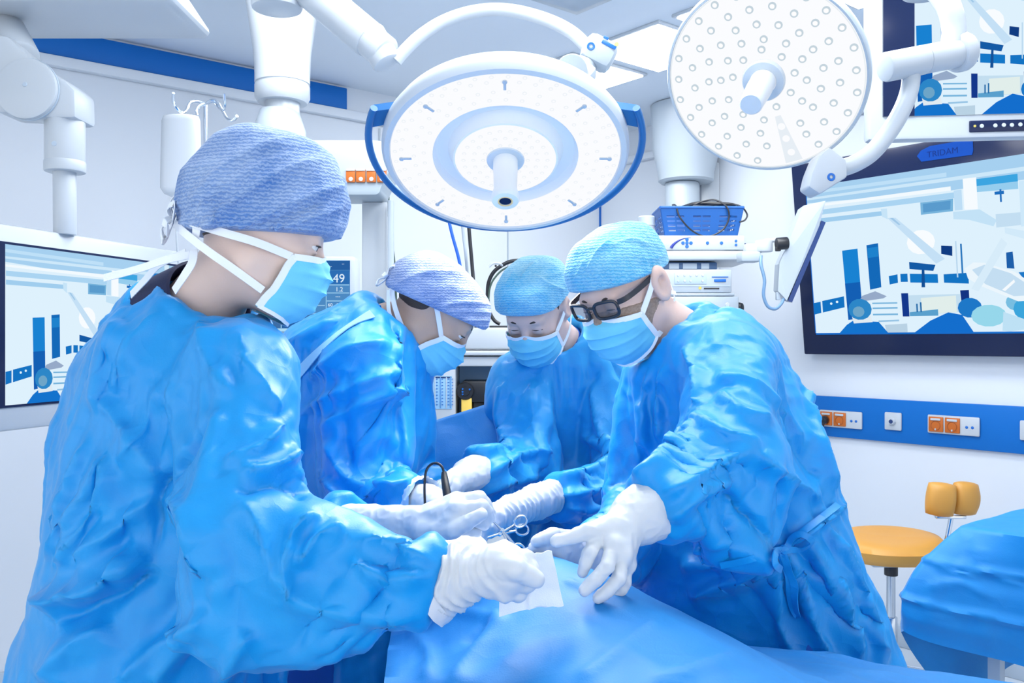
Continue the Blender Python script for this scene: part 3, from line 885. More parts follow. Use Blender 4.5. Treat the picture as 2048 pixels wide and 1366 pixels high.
    fr = Vector((0, -1, 0)); dz = d1.cross(Vector((0, 1, 0))); dz = dz if dz.z > 0 else -dz
    m = MB(); p = jb - Vector((0, .0385, 0)); m.lathe([(.005, .001), (.009, .0015), (.010, 0)], p - d1 * .022 - dz * .006, fr, 20); m.build('brand_mark', M_LOGO, jj)
    m = MB(); Mf = Matrix((d1, fr, dz)).transposed()
    m.box(p + dz * .018 + d1 * .015, (.038, .002, .009), Mf, .001); m.box(p + dz * .0295 + d1 * .001, (.013, .002, .007), Mf, .001); m.build('control_label', M_LOGO, jj)
    m = MB(); m.lathe([(0, .002), (.005, .002), (.006, 0)], p + dz * .028 + d1 * .031, fr, 14); m.build('yellow_light', mat('yellow_lens', (.9, .85, .2, 1), .3), jj)
    arc = [P(1178, 98, Ya), P(1145, 66, Ya + .02), P(1100, 42, Ya + .05), P(1040, 24, Ya + .09), P(985, 19, Ya + .12), P(930, 27, Ya + .14), P(880, 46, Ya + .15), P(838, 74, Ya + .15), P(808, 103, Ya + .15), P(792, 122, Ya + .15)]
    m = MB(); m.tube(arc, .0165, 20, 5); m.build('curved_arm', M_EQUIP, t)
    Yb = Ya + .15
    m = MB(); m.cyl(P(775, 128, Yb), P(752, 62, Yb + .02) * .55 + P(722, 66, Yb) * .45, .04, 28, .008); m.build('elbow', M_EQUIP, t)
    pa = P(772, 108, Yb); pb = P(590, -45, Yb + .10)
    m = MB(); m.cyl(pa, pa * .82 + pb * .18, .045, 32, .006); m.cyl(pa * .84 + pb * .16, pb, .05, 32, .01); m.build('boom', M_EQUIP, t)
    hub = Vector((pb.x - .05, pb.y, 0))
    m = MB(); m.cyl((hub.x, hub.y, pb.z - .09), (hub.x, hub.y, CEIL_Z - .002), .07, 36, .01); m.build('ceiling_hub', M_EQUIP, t)
    lamp_light('lamp_beam', c + n * .135, n, .42, LAMP_POWER, t, 100)
build_centre_lamp()

def build_right_lamp():
    Y = 2.08
    c = P(1528, 160, Y)
    R = 0.238
    v = (EYE - c).normalized()
    rgt = v.cross(UP) * -1; rgt = UP.cross(v).normalized() * -1
    rgt = Vector((1, 0, 0)) - v * v.x; rgt.normalize(); up = v.cross(rgt); up = up if up.z > 0 else -up
    n = (v * math.cos(math.radians(25)) + (rgt * -.42 + up * -.90).normalized() * math.sin(math.radians(25))).normalized()
    t = thing('surgical_lamp', 'round surgical lamp facing us with rows of lit lenses, beside the top right monitor', 'surgical lamp', c)
    A = (Vector((1, 0, 0)) - n * n.x).normalized(); B = n.cross(A); B = B if B.z > 0 else -B
    def L(r, deg, h=0.0):
        a = math.radians(deg); return c + A * (r * R * math.cos(a)) + B * (r * R * math.sin(a)) + n * h
    m = MB(); m.lathe([(0, -.07), (R * .6, -.068), (R * .93, -.05), (R, -.02), (R * 1.0, -.004), (R * .985, .004), (R * .965, .004), (R * .96, 0)], c, n, 96); m.build('housing', M_EQUIP2, t)
    m = MB(); m.lathe([(0, .0005), (R * .955, .0005), (R * .962, -.001)], c, n, 96); m.build('front_glass', M_LAMPFACE, t)
    m = MB(); m.lathe([(R * .945, .0012), (R * .95, .0016), (R * .955, .0012)], c, n, 96); m.build('seal_ring', emission('seal_glow', (.80, .86, .90, 1), 1.0), t)
    cnt = 0
    M_ring = emission('led_ring_glow', (.56, .66, .73, 1), 1.0)
    for ring, k_n, ph in ((.88, 25, 3), (.72, 21, 9), (.565, 17, 2), (.42, 12, 11), (.30, 9, 25)):
        for k in range(k_n):
            dg = ph + 360.0 * k / k_n
            dg2 = dg % 360
            if 288 < dg2 < 313 and ring > .33: continue
            if ring < .35 and 200 < dg2 < 260: continue
            j = .012 * math.sin(k * 2.7 + ring * 9)
            m = MB(); p = L(ring + j, dg)
            m.lathe([(.0062, .0013), (.0095, .0012), (.0085, .0030), (.0060, .0044), (.0058, .0044)], p, n, 14)
            m.cur = 1
            m.lathe([(0, .0047), (.0044, .0045)], p + A * .0012 + B * .001, n, 14)
            m.build('led', [M_ring, M_LEDSPOT], t, deg=70); cnt += 1
    # label wedge
    q = [L(.40, 297, .0015), L(.40, 305.5, .0015), L(.93, 306, .0015), L(.93, 295, .0015)]
    m = MB(); b = [p + n * .001 for p in q]; m.add(b, [(0, 1, 2, 3)]); lab = m.build('label_wedge', emission('label_glow', (.80, .86, .92, 1), 1.0), t, False)
    for r in (.52, .66, .82):
        m = MB(); m.lathe([(0, .0032), (.0085, .0032), (.009, .0026)], L(r, 300.8), n, 18); m.build('label_spot', M_LAMPFACE, lab)
    m = MB(); m.lathe([(R * .13, .012), (R * .20, .012), (R * .21, .008), (R * .212, .001)], c, n, 40); m.build('handle_collar', mat('lamp_grey_trim', (.55, .61, .67, 1), .3), t)
    m = MB(); m.lathe([(.030, .001), (.030, .06), (.027, .115), (.0265, .135), (.024, .139), (0, .139)], c, n, 36); hd = m.build('handle', mat('lamp_handle_bright', (.7, .74, .79, 1), .3), t)
    m = MB(); m.lathe([(0, .1405), (.023, .1405), (.024, .139)], c, n, 28); m.build('handle_end', mat('handle_end_grey', (.6, .67, .74, 1), .35), hd)
    # joint block and bent suspension tube
    Yj = Y - .03
    jb = P(1641, 348, Yj)
    d1 = (P(1672, 325, Yj) - P(1606, 362, Yj)).normalized(); d1.y = 0; d1.normalize()
    fr = Vector((0, -1, 0)); dz = Vector((-d1.z, 0, d1.x)); Mj = Matrix((d1, fr, dz)).transposed()
    pl = [(-.052, -.012), (-.038, -.040), (.038, -.036), (.055, .0), (.035, .045), (.005, .040), (-.03, .012)]
    m = MB(); m.prism([(a, b) for a, b in pl], jb + fr * .035, d1, dz, fr, .07, .006); jj = m.build('joint', M_EQUIP, t)
    m = MB(); m.lathe([(.004, .001), (.0085, .0015), (.0095, 0)], jb + fr * .0355 + d1 * .004 - dz * .018, fr, 20); m.build('brand_mark', M_LOGO, jj)
    tube = [P(1678, 338, Yj), P(1712, 326, Yj), P(1745, 304, Yj), P(1778, 264, Yj), P(1800, 228, Yj), P(1814, 196, Yj), P(1821, 168, Yj), P(1822, 140, Yj)]
    m = MB(); m.tube(tube, .0205, 22, 6); m.build('curved_arm', M_EQUIP, t)
    m = MB(); m.cyl(P(1768, 135, Yj - .02), P(1850, 119, Yj), .034, 32, .006); m.cyl(P(1848, 119, Yj), P(1918, 106, Yj + .02), .0335, 32, .003); m.cyl(P(1908, 107, Yj + .02), P(1932, 102, Yj + .03), .046, 32, .01); m.build('elbow', M_EQUIP, t)
    top = [P(1904, 100, Yj + .02), P(1908, 60, Yj + .02), P(1900, 20, Yj + .02), P(1880, -12, Yj + .04), P(1850, -40, Yj + .1)]
    m = MB(); m.tube(top, .027, 22, 6); m.build('upper_arm', M_EQUIP, t)
    e = P(1850, -40, Yj + .1)
    m = MB(); m.cyl((e.x, e.y, e.z - .04), (e.x, e.y, CEIL_Z - .002), .055, 32, .01); m.build('ceiling_hub', M_EQUIP, t)
build_right_lamp()

# ------------------------------------------------------------------ monitors on ceiling arms
def flat_monitor(t, tl_frame, X, W, H, mL, mT, mB, sw, sh, thick, bez):
    """white frame, dark bezel and lit display; X along the screen to the right, N towards the viewer"""
    X = Vector(X).normalized(); N = Vector((X.y, -X.x, 0)).normalized()
    if N.dot(EYE - Vector(tl_frame)) < 0: N = -N
    Mx = Matrix((X, N, UP)).transposed()
    c = Vector(tl_frame) + X * W / 2 - UP * H / 2 - N * thick / 2
    m = MB(); m.box(c, (W, thick, H), Mx, .012); m.build('frame', M_EQUIP, t)
    tl = Vector(tl_frame) + X * mL - UP * mT
    m = MB(); m.box(tl + X * sw / 2 - UP * sh / 2 + N * .001, (sw, .004, sh), Mx, .001); m.build('bezel', M_NAVY, t, False)
    a, b = bez
    screen('display', tl + X * a - UP * b + N * .0032, X, UP, N, sw - 2 * a, sh - 2 * b, t)
    return X, N, tl

def build_left_monitor():
    X = Vector((.272, 1, 0)).normalized()
    Y0 = 2.0; k0 = Vector((-.585 * Y0, Y0, 0))
    W = .82; top = 1.672; bot = 1.192
    tl = k0 - X * .05 + UP * top
    t = thing('boom_monitor', 'large white-framed monitor on the boom arm behind the person with the tall cap', 'monitor', tl + X * .4 - UP * (top - bot))
    flat_monitor(t, tl, X, W, top - bot, .045, .042, .055, .735, .383, .05, (.016, .006))
    return k0, X, top
k0, XM, topM = build_left_monitor()

def build_left_boom():
    Yp = 2.20
    t = thing('ceiling_boom', 'white ceiling boom with a round elbow joint holding the large side monitor', 'boom arm', P(130, 200, Yp))
    pz = P(130, 0, Yp)
    def C(px, py, y=Yp): return P(px, py, y)
    m = MB(); m.cyl(C(129, 335), Vector((pz.x, Yp, topM - .004)), .027, 32, .002); m.build('drop_tube', M_EQUIP, t)
    m = MB(); m.cyl(C(130, 345), C(130, 322), .0485, 36, .004); m.cyl(C(130, 325), C(130, 215), .047, 36, .002); m.build('swivel', M_EQUIP, t)
    m = MB(); m.lathe([(0, .001), (.006, .001), (.0065, 0)], C(108, 287, Yp - .047), (0, -1, 0), 14); m.build('screw', M_GREY, t)
    out = [(-60, 70), (38, 84), (90, 136), (150, 172), (170, 190), (171, 246), (95, 246), (66, 238), (20, 236), (-60, 190)]
    o = C(0, 0); s = Yp / F_PX
    pl = [(px * s, -py * s) for px, py in out]
    m = MB(); m.prism(pl[::-1], o + Vector((0, -.05, 0)), (1, 0, 0), UP, (0, -1, 0), .11, .012); m.build('elbow_shell', M_EQUIP, t)
    m = MB(); m.lathe([(0, .014), (.066, .014), (.0735, .011), (.075, .004), (.075, -.01)], C(56, 179, Yp - .055), (0, -1, 0), 48); d = m.build('elbow_cap', M_EQUIP, t)
    m = MB(); m.lathe([(.0752, .002), (.0766, .002), (.0766, -.004), (.0752, -.004)], C(56, 179, Yp - .055), (0, -1, 0), 48); m.build('cap_seam', M_GREY, d)
    m = MB(); m.lathe([(0, .0155), (.005, .0155), (.006, .014)], C(56, 172, Yp - .055), (0, -1, 0), 14); m.build('screw', M_GREY, d)
    # big boxed cross arm above
    b = P(425, 80, 2.45)
    zb = b.z
    m = MB()
    xr = b.x; 
    pl = [(-1.2, 0), (xr - .02, 0), (xr - .0, .015), (xr - .03, .06), (xr - .09, .15), (xr - .11, .26), (-1.2, .26)]
    pl = [(a if a > -1.1 else -2.1, bb) for a, bb in pl]
    m.prism(pl, Vector((0, 2.17, zb)), (1, 0, 0), UP, (0, -1, 0), .28, .012)
    m.build('cross_arm', M_EQUIP, t)
    m = MB(); m.cyl((-1.75, 2.35, zb + .2), (-1.75, 2.35, CEIL_Z - .002), .09, 36, .01); m.build('ceiling_hub', M_EQUIP, t)
    m = MB(); m.cyl(P(40, 120, Yp), (P(10, 60, 2.3)), .05, 24, .01); m.cyl(P(-30, 130, Yp + .02), P(-60, 60, 2.32), .05, 24, .01); m.build('knuckle', M_EQUIP, t)
build_left_boom()

def build_top_right_monitor():
    Y = 2.75
    a = P(1736, 281, Y)
    X = Vector((1, -.10, 0)).normalized()
    W, H = .98, .63
    t = thing('ceiling_monitor', 'white-framed ceiling monitor behind the arm of the surgical lamp with lit lenses', 'monitor', a + X * W / 2 + UP * H)
    X, N, tl = flat_monitor(t, a + UP * H, X, W, H, .044, .045, .072, .89, H - .117, .055, (.0, .0))
    # the dark strip left of the picture belongs to the glass: cover display edge with a wide dark border
    Mx = Matrix((X, N, UP)).transposed()
    m = MB(); m.box(tl + X * .047 - UP * (H - .117) / 2 + N * .0062, (.094, .003, H - .117), Mx); m.build('dark_border', M_NAVY, t, False)
    p = on_plane(1996, 252, a + N * .001, N)
    m = MB(); m.box(p + N * .002, (.172, .006, .036), Mx, .003); cp = m.build('control_panel', M_NAVY, t)
    for px, py in ((1962, 253), (1989, 252), (2006, 251), (2022, 251), (2039, 250)):
        q = on_plane(px, py, a, N) + N * .006
        m = MB(); m.lathe([(0, .002), (.0055, .002), (.0065, 0)], q, N, 16); m.build('button', M_EQUIP, cp)
    q = on_plane(1948, 253, a, N) + N * .006
    m = MB(); m.lathe([(0, .002), (.0035, .002), (.004, 0)], q, N, 12); m.build('power_light', M_LED_Y, cp)
    c = a + X * W * .6 + UP * H
    m = MB(); m.cyl((c.x, c.y + .03, c.z - .03), (c.x, c.y + .03, CEIL_Z - .002), .04, 28, .006); m.build('drop_tube', M_EQUIP, t)
build_top_right_monitor()

# ------------------------------------------------------------------ anaesthesia pendant with orange sockets
def build_socket_pendant():
    Y = 3.0
    def C(px, py, y=Y): return P(px, py, y)
    r = lambda px: px / F_PX * Y
    z = lambda py: P(0, py, Y).z
    c = C(565, 200)
    t = thing('equipment_pendant', 'white ceiling pendant column carrying a box with orange sockets', 'ceiling pendant', (c.x, c.y, CEIL_Z))
    m = MB(); m.lathe([(0, CEIL_Z - .003), (r(90), CEIL_Z - .003), (r(72), z(0)), (r(56), z(110)), (r(54), z(150)), (r(54), z(168))], (c.x, c.y, 0), UP, 44); m.build('shroud', M_EQUIP, t)
    m = MB(); m.lathe([(r(54), z(168)), (r(52), z(169)), (r(52), z(172)), (r(54), z(173)), (r(54), z(196)), (r(48), z(206)), (0, z(206))], (c.x, c.y, 0), UP, 44); m.build('bearing', M_EQUIP, t)
    m = MB(); m.cyl((c.x, c.y, z(250)), (c.x, c.y, z(200)), r(34), 36, .004); m.build('neck', M_EQUIP, t)
    m = MB(); m.lathe([(0, z(222)), (r(38), z(222)), (r(52), z(262)), (r(52), z(300)), (0, z(300))], (c.x - .01, c.y, 0), UP, 40); m.build('flare', M_EQUIP2, t)
    a = C(520, 280); b = C(790, 390)
    cc = ((a.x + b.x) / 2, Y + .1, (a.z + b.z) / 2)
    m = MB()
    pl = []
    w = b.x - a.x; h = a.z - b.z; rad = .07
    for qx, qy, s0 in ((w / 2 - rad, h / 2 - rad, 0), (-w / 2 + rad, h / 2 - rad, 90), (-w / 2 + rad, -h / 2 + .02, 180), (w / 2 - rad, -h / 2 + .02, 270)):
        rd = rad if s0 < 170 else .02
        for k in range(7):
            an = math.radians(s0 + 15 * k); pl.append((qx + rd * math.cos(an), qy + rd * math.sin(an)))
    # keep only the near socket half wide: the box reaches from the column to the vertical rail
    m.prism(pl, Vector((cc[0], Y, cc[2])), (1, 0, 0), UP, (0, -1, 0), .2, .004); m.build('console', mat('console_grey', (.36, .42, .47, 1), .4), t)
    for k, px in enumerate((702, 722, 743, 764)):
        p = C(px, 352)
        m = MB(); m.box((p.x, Y - .004, p.z), (.032, .010, .046), None, .003); so = m.build('socket', M_ORANGE, t)
        m = MB(); m.box((p.x, Y - .010, C(0, 341).z), (.030, .003, .007), None, .001); m.build('socket_label', M_EQUIP, so)
        m = MB(); m.lathe([(0, .001), (.007, .001), (.0075, -.001)], (p.x + .001, Y - .010, C(0, 359).z), (0, -1, 0), 16); m.build('socket_hole', M_EQUIP, so)
    m = MB(); p = C(772, 480); m.box((p.x, Y + .12, (z(390) + .9) / 2), (.02, .03, z(390) - .9), None, .004); m.build('rail', M_EQUIP2, t)
    m = MB(); p = C(735, 480); m.box((p.x, Y + .16, (z(390) + .9) / 2), (.09, .02, z(390) - .9), None, .004); m.build('rail_panel', M_EQUIP, t)
    m = MB(); p = C(640, 800); m.box((p.x + .05, Y + .12, .86), (.42, .3, .05), None, .01); m.build('lower_shelf', M_EQUIP, t)
build_socket_pendant()

def build_patient_monitor():
    Y = 2.75
    def C(px, py, y=Y): return P(px, py, y)
    a = C(513, 512); b = C(712, 692)
    w = b.x - a.x; h = a.z - b.z
    t = thing('patient_monitor', 'vital signs monitor showing 49 and 1.2 behind the bent person in the lilac cap', 'monitor', ((a.x + b.x) / 2, Y + .05, b.z))
    N = Vector((0, -1, 0)); X = Vector((1, 0, 0))
    m = MB(); m.box(((a.x + b.x) / 2, Y + .04, (a.z + b.z) / 2), (w, .08, h), None, .015); m.build('housing', M_EQUIP, t)
    def rect(p0, p1, mt, name, off, par):
        q0 = C(*p0); q1 = C(*p1)
        m = MB(); m.box(((q0.x + q1.x) / 2, Y - off, (q0.z + q1.z) / 2), (q1.x - q0.x, .0016, q0.z - q1.z)); return m.build(name, mt, par, False)
    scr = rect((518, 521), (700, 664), emission('vitals_blue', srgb(78, 138, 195), 1.0), 'display', .0008, t)
    Mw = emission('vitals_text', srgb(225, 242, 255), 1.0); Mo = emission('vitals_orange', srgb(225, 165, 140), 1.0); Ml = emission('vitals_line', srgb(150, 200, 235), 1.0); Md = emission('vitals_dark', srgb(40, 95, 160), 1.0)
    rect((653, 522), (700, 540), Md, 'header_field', .0018, scr); rect((654, 541), (699, 568), emission('vitals_mid', srgb(45, 110, 180), 1.0), 'rate_field', .0018, scr)
    rect((518, 630), (562, 656), emission('vitals_low', srgb(62, 110, 165), 1.0), 'pressure_field', .0018, scr); rect((564, 630), (607, 656), Md, 'graph_field', .0018, scr)
    rect((610, 630), (650, 656), emission('vitals_low', srgb(62, 110, 165), 1.0), 'count_field', .0018, scr)
    for yy in (569, 585, 601): rect((654, yy), (699, yy + 2), Ml, 'divider', .0022, scr)
    rect((652, 521), (653.5, 620), Ml, 'divider', .0022, scr); rect((518, 626), (650, 628), Ml, 'divider', .0022, scr)
    rect((562, 628), (564, 656), Ml, 'divider', .0022, scr); rect((607, 628), (609, 656), Ml, 'divider', .0022, scr); rect((518, 610), (650, 612), Ml, 'divider', .0022, scr)
    rect((518, 657), (660, 663), emission('vitals_bar', srgb(175, 220, 245), 1.0), 'softkey_bar', .0022, scr)
    def tx(body, px, py, size, mt, name='reading'):
        p = C(px, py); text_mesh(name, body, (p.x, Y - .0026, p.z), X, UP, N, size, mt, scr)
    tx('49', 666, 565, .038, Mw); tx('1.2', 671, 583, .020, Mw); tx('---', 671, 596, .016, Mw); tx('60', 656, 613, .015, Mw); tx('60', 672, 613, .015, Mw)
    tx('---', 521, 644, .018, Mo); tx('/', 536, 646, .022, Mo); tx('---', 545, 644, .018, Mo); tx('-- --', 612, 648, .016, Mw); tx('-- --', 612, 642, .010, Mw)
    tx('--', 659, 535, .012, Mw); tx('--', 684, 530, .012, Mw)
    lo = rect((517, 668), (640, 688), M_GREY, 'lower_panel', .0008, t)
    q = C(532, 682); m = MB(); m.lathe([(0, .001), (.003, .001), (.0035, -.001)], (q.x, Y - .002, q.z), N, 10); m.build('panel_light', M_DKBLUE, lo)
    m = MB(); q = C(612, 692); m.box((q.x, Y + .10, q.z - .01), (.12, .12, .03), None, .006); m.box((q.x, Y + .15, q.z - .09), (.05, .05, .17), None, .006); m.build('stand', M_EQUIP, t)
build_patient_monitor()

def build_anaesthesia_machine():
    Y = 3.55
    def C(px, py, y=Y): return P(px, py, y)
    z = lambda py: C(0, py).z
    x0 = C(770, 0).x; x1 = C(1030, 0).x
    t = thing('anaesthesia_machine', 'white anaesthesia machine with an open bay seen between the bent heads', 'medical device', ((x0 + x1) / 2, Y + .3, 0))
    def slab(pa, pb, y0, y1, mt, name, bev=.006, par=None):
        a = C(*pa); b = C(*pb)
        m = MB(); m.box(((a.x + b.x) / 2, Y + (y0 + y1) / 2, (a.z + b.z) / 2), (b.x - a.x, y1 - y0, a.z - b.z), None, bev); return m.build(name, mt, par or t)
    slab((760, 655), (1032, 698), .0, .5, M_EQUIP, 'work_surface', .01)
    slab((770, 701), (1030, 711), -.02, .5, M_EQUIP, 'front_rail', .008)
    slab((775, 713), (1028, 733), .0, .5, M_EQUIP, 'upper_housing', .008)
    slab((825, 735), (911, 860), .0, .5, M_EQUIP, 'left_housing', .006)
    slab((770, 735), (824, 860), .02, .5, M_EQUIP2, 'side_housing', .006)
    slab((912, 735), (1028, 860), .22, .5, mat('bay_blue', srgb(165, 200, 235), .5), 'bay_back', .002)
    slab((1012, 735), (1030, 860), .0, .5, M_EQUIP, 'right_housing', .006)
    slab((775, 861), (1030, 1010), .0, .5, M_EQUIP2, 'base', .01)
    slab((790, 1011), (1015, 1300), .05, .45, M_EQUIP, 'pedestal', .01)
    g = slab((843, 752), (904, 818), -.004, .01, mat('flow_panel', srgb(150, 195, 230), .25), 'flow_meter_panel', .002)
    for k, px in enumerate((848, 857, 869, 880, 892, 900)):
        slab((px, 754), (px + 2.2, 816), -.007, 0, M_GREY if k % 2 == 0 else mat('flow_tube', srgb(95, 150, 205), .25), 'flow_tube', .0005, g)
        for j in range(9):
            q = C(px + 5, 758 + j * 6.4); m = MB(); m.box((q.x, Y - .0055, q.z), (.006, .002, .003)); m.build('scale_mark', M_LOGO, g, False)
    slab((845, 753), (903, 756), -.006, 0, M_DKBLUE, 'panel_top', .0005, g)
    # black pump standing in the bay
    b = thing('camera_block', 'black block device with a round front dial in the open bay', 'medical device', C(953, 860, Y + .1))
    def sl2(pa, pb, y0, y1, mt, name, bev=.006): return slab(pa, pb, y0, y1, mt, name, bev, b)
    sl2((924, 763), (975, 806), .03, .2, M_BLACK, 'body'); sl2((970, 774), (991, 801), .05, .18, M_BLACK, 'grip')
    m = MB(); q = C(930, 783); m.lathe([(0, .02), (.018, .02), (.020, .016), (.032, .016), (.036, .010), (.037, 0)], (q.x, Y + .03, q.z), (0, -1, 0), 36); dl = m.build('dial', M_BLACK, b)
    for dx, dy in ((-3, -5), (-3, 1), (-3, 6), (11, -4)):
        q = C(928 + dx, 783 + dy); m = MB(); m.lathe([(0, .003), (.0035, .003), (.004, 0)], (q.x, Y + .01, q.z), (0, -1, 0), 10); m.build('dial_mark', M_LOGO, dl)
    sl2((922, 797), (943, 860), .02, .16, M_YELLOW, 'yellow_block', .003)
    sl2((945, 806), (985, 860), .05, .2, M_BLACK, 'foot', .004)
    # black tray edge and hoses above the work surface
    h = thing('breathing_hose', 'black corrugated hose arching beside the turquoise cap of the bent person', 'hose', C(1000, 655))
    pts = [C(975, 590, Y + .1), C(977, 566, Y + .1), C(986, 546, Y + .1), C(1002, 532, Y + .1), C(1026, 522, Y + .1), C(1060, 525, Y + .12), C(1075, 560, Y + .15), C(1076, 650, Y + .15)]
    m = MB(); m.tube(pts, .008, 12, 8); m.build('hose', M_BLACK, h)
    pts = [C(977, 600, Y + .08), C(980, 575, Y + .08), C(990, 555, Y + .08), C(1012, 536, Y + .09), C(1050, 530, Y + .1)]
    m = MB(); m.tube(pts, .004, 8, 6); m.build('thin_hose', M_GREEN, h)
    m = MB(); m.tube([C(975, 590, Y + .1), C(978, 620, Y + .1), C(988, 640, Y + .1), C(1000, 648, Y + .1)], .008, 10, 6); m.build('hose', M_BLACK, h)
    tr = thing('black_tray', 'thin black tray lying on the anaesthesia machine beside the hose', 'tray', C(1000, 658))
    m = MB(); a = C(978, 651); bb = C(1034, 656); m.box(((a.x + bb.x) / 2, Y + .14, z(654.5) + .003), (bb.x - a.x, .2, .009), None, .003); m.build('tray', M_BLACK, tr)
    # clear fittings at the back of the machine, left of the hose
    f = thing('clear_connector', 'small clear plastic connector hanging by the hose above the machine', 'connector', C(985, 534))
    m = MB(); m.tube([C(978, 534, Y + .05), C(986, 527, Y + .05), C(998, 527, Y + .05), C(1004, 531, Y + .08)], .005, 10, 5); m.build('connector_tube', M_EQUIP, f)
    m = MB(); q = C(991, 530); m.lathe([(0, .003), (.004, .003), (.005, 0)], (q.x, Y + .042, q.z), (0, -1, 0), 10); m.build('connector_cap', M_BLACK, f)
build_anaesthesia_machine()

# ------------------------------------------------------------------ drip stand and hanging cables
def build_drip():
    Y = 2.62
    def C(px, py, y=Y): return P(px, py, y)
    p = C(411, 300)
    t = thing('drip_stand', 'chrome drip stand with curved hooks behind the person with the tall cap', 'drip stand', (p.x, p.y, 0))
    m = MB(); m.cyl((p.x, p.y, .08), (p.x, p.y, C(0, 208).z), .0062, 16); m.build('pole', M_CHROME, t)
    for pts in ([(411, 208), (395, 203), (380, 206), (372, 222), (362, 226), (350, 212), (346, 200), (347, 186)],
                [(411, 208), (425, 200), (436, 206), (444, 220), (455, 238), (466, 241), (474, 232)],
                [(411, 208), (400, 212), (394, 220), (395, 232)],
                [(411, 208), (428, 203), (440, 218), (449, 215), (448, 187)]):
        m = MB(); m.tube([C(a, b, Y - .02 * i) for i, (a, b) in enumerate(pts)], .0045, 10, 5); m.build('hook', M_CHROME, t)
    m = MB()
    for k in range(5):
        a = 2 * math.pi * k / 5
        m.tube([(p.x, p.y, .1), (p.x + .26 * math.cos(a), p.y + .26 * math.sin(a), .03)], .012, 10)
    m.build('base', M_CHROME, t)
    b = thing('fluid_bag', 'white drip bag hanging from the curved hook of the drip stand', 'fluid bag', C(362, 310, Y - .08))
    rows = [(228, 362, 8), (233, 362, 34), (242, 362, 37), (300, 362, 38.5), (360, 361, 39), (376, 360, 38), (388, 358, 28), (394, 356, 12), (402, 354, 5)]
    vs = []; fs = []; n = 24
    for (py, px, hw) in rows:
        c = C(px, py, Y - .08); w = hw / F_PX * Y; dth = min(.022, w * .5)
        for k in range(n):
            a = 2 * math.pi * k / n
            sx = math.copysign(abs(math.cos(a)) ** .6, math.cos(a))
            vs.append((c.x + w * sx, c.y + dth * math.sin(a), c.z))
    for i in range(len(rows) - 1):
        for k in range(n):
            k2 = (k + 1) % n; fs.append((i * n + k, i * n + k2, (i + 1) * n + k2, (i + 1) * n + k))
    fs.append(tuple(range(n))); fs.append(tuple((len(rows) - 1) * n + k for k in range(n)))
    m = MB(); m.add(vs, fs); m.build('bag', mat('fluid_bag_white', (.62, .66, .71, 1), .25), b, deg=70)
    m = MB(); m.tube([C(362, 232, Y - .08), C(363, 222, Y - .08)], [.008, .0045], 10); m.build('hanger', M_EQUIP, b)
    m = MB(); m.cyl(C(354, 418, Y - .08), C(354, 400, Y - .08), .007, 14, .001); m.tube([C(354, 415, Y - .08), C(353, 470, Y - .08), C(360, 560, Y - .06), C(372, 700, Y - .04)], .003, 8, 5); m.build('drip_tube', M_EQUIP, b)
build_drip()

def hanging(name, label, pts, r, mt):
    t = MB(); t.tube(pts, r, 10, 6)
    o = t.build(name, mt, None, origin=pts[-1]); tag(o, label, 'cable'); return o
Yk = 3.3
hanging('dark_green_cable', 'thin dark green cable hanging below the blue bow handle', [P(778, 300, Yk), P(777, 398, Yk), P(777, 430, Yk), P(784, 485, Yk), P(791, 560, Yk), P(795, 760, Yk), P(797, 900, Yk)], .0042, M_GREEN)
hanging('blue_cable', 'bright blue cable hanging beneath the big lamp', [P(880, 360, Yk + .15), P(902, 460, Yk + .15), P(920, 530, Yk + .15), P(925, 600, Yk + .15), P(927, 655, Yk + .35)], .0065, M_CABLEBLUE)
hanging('black_cable', 'black cable hanging beside the blue cable beneath the big lamp', [P(930, 360, Yk + .15), P(939, 470, Yk + .15), P(945, 540, Yk + .15), P(950, 610, Yk + .15), P(952, 655, Yk + .35)], .0075, M_BLACK)
hanging('pale_tube', 'pale grey tube hanging between the blue and the black cable', [P(915, 360, Yk + .2), P(927, 470, Yk + .2), P(934, 540, Yk + .2), P(938, 655, Yk + .4)], .0065, M_EQUIP2)

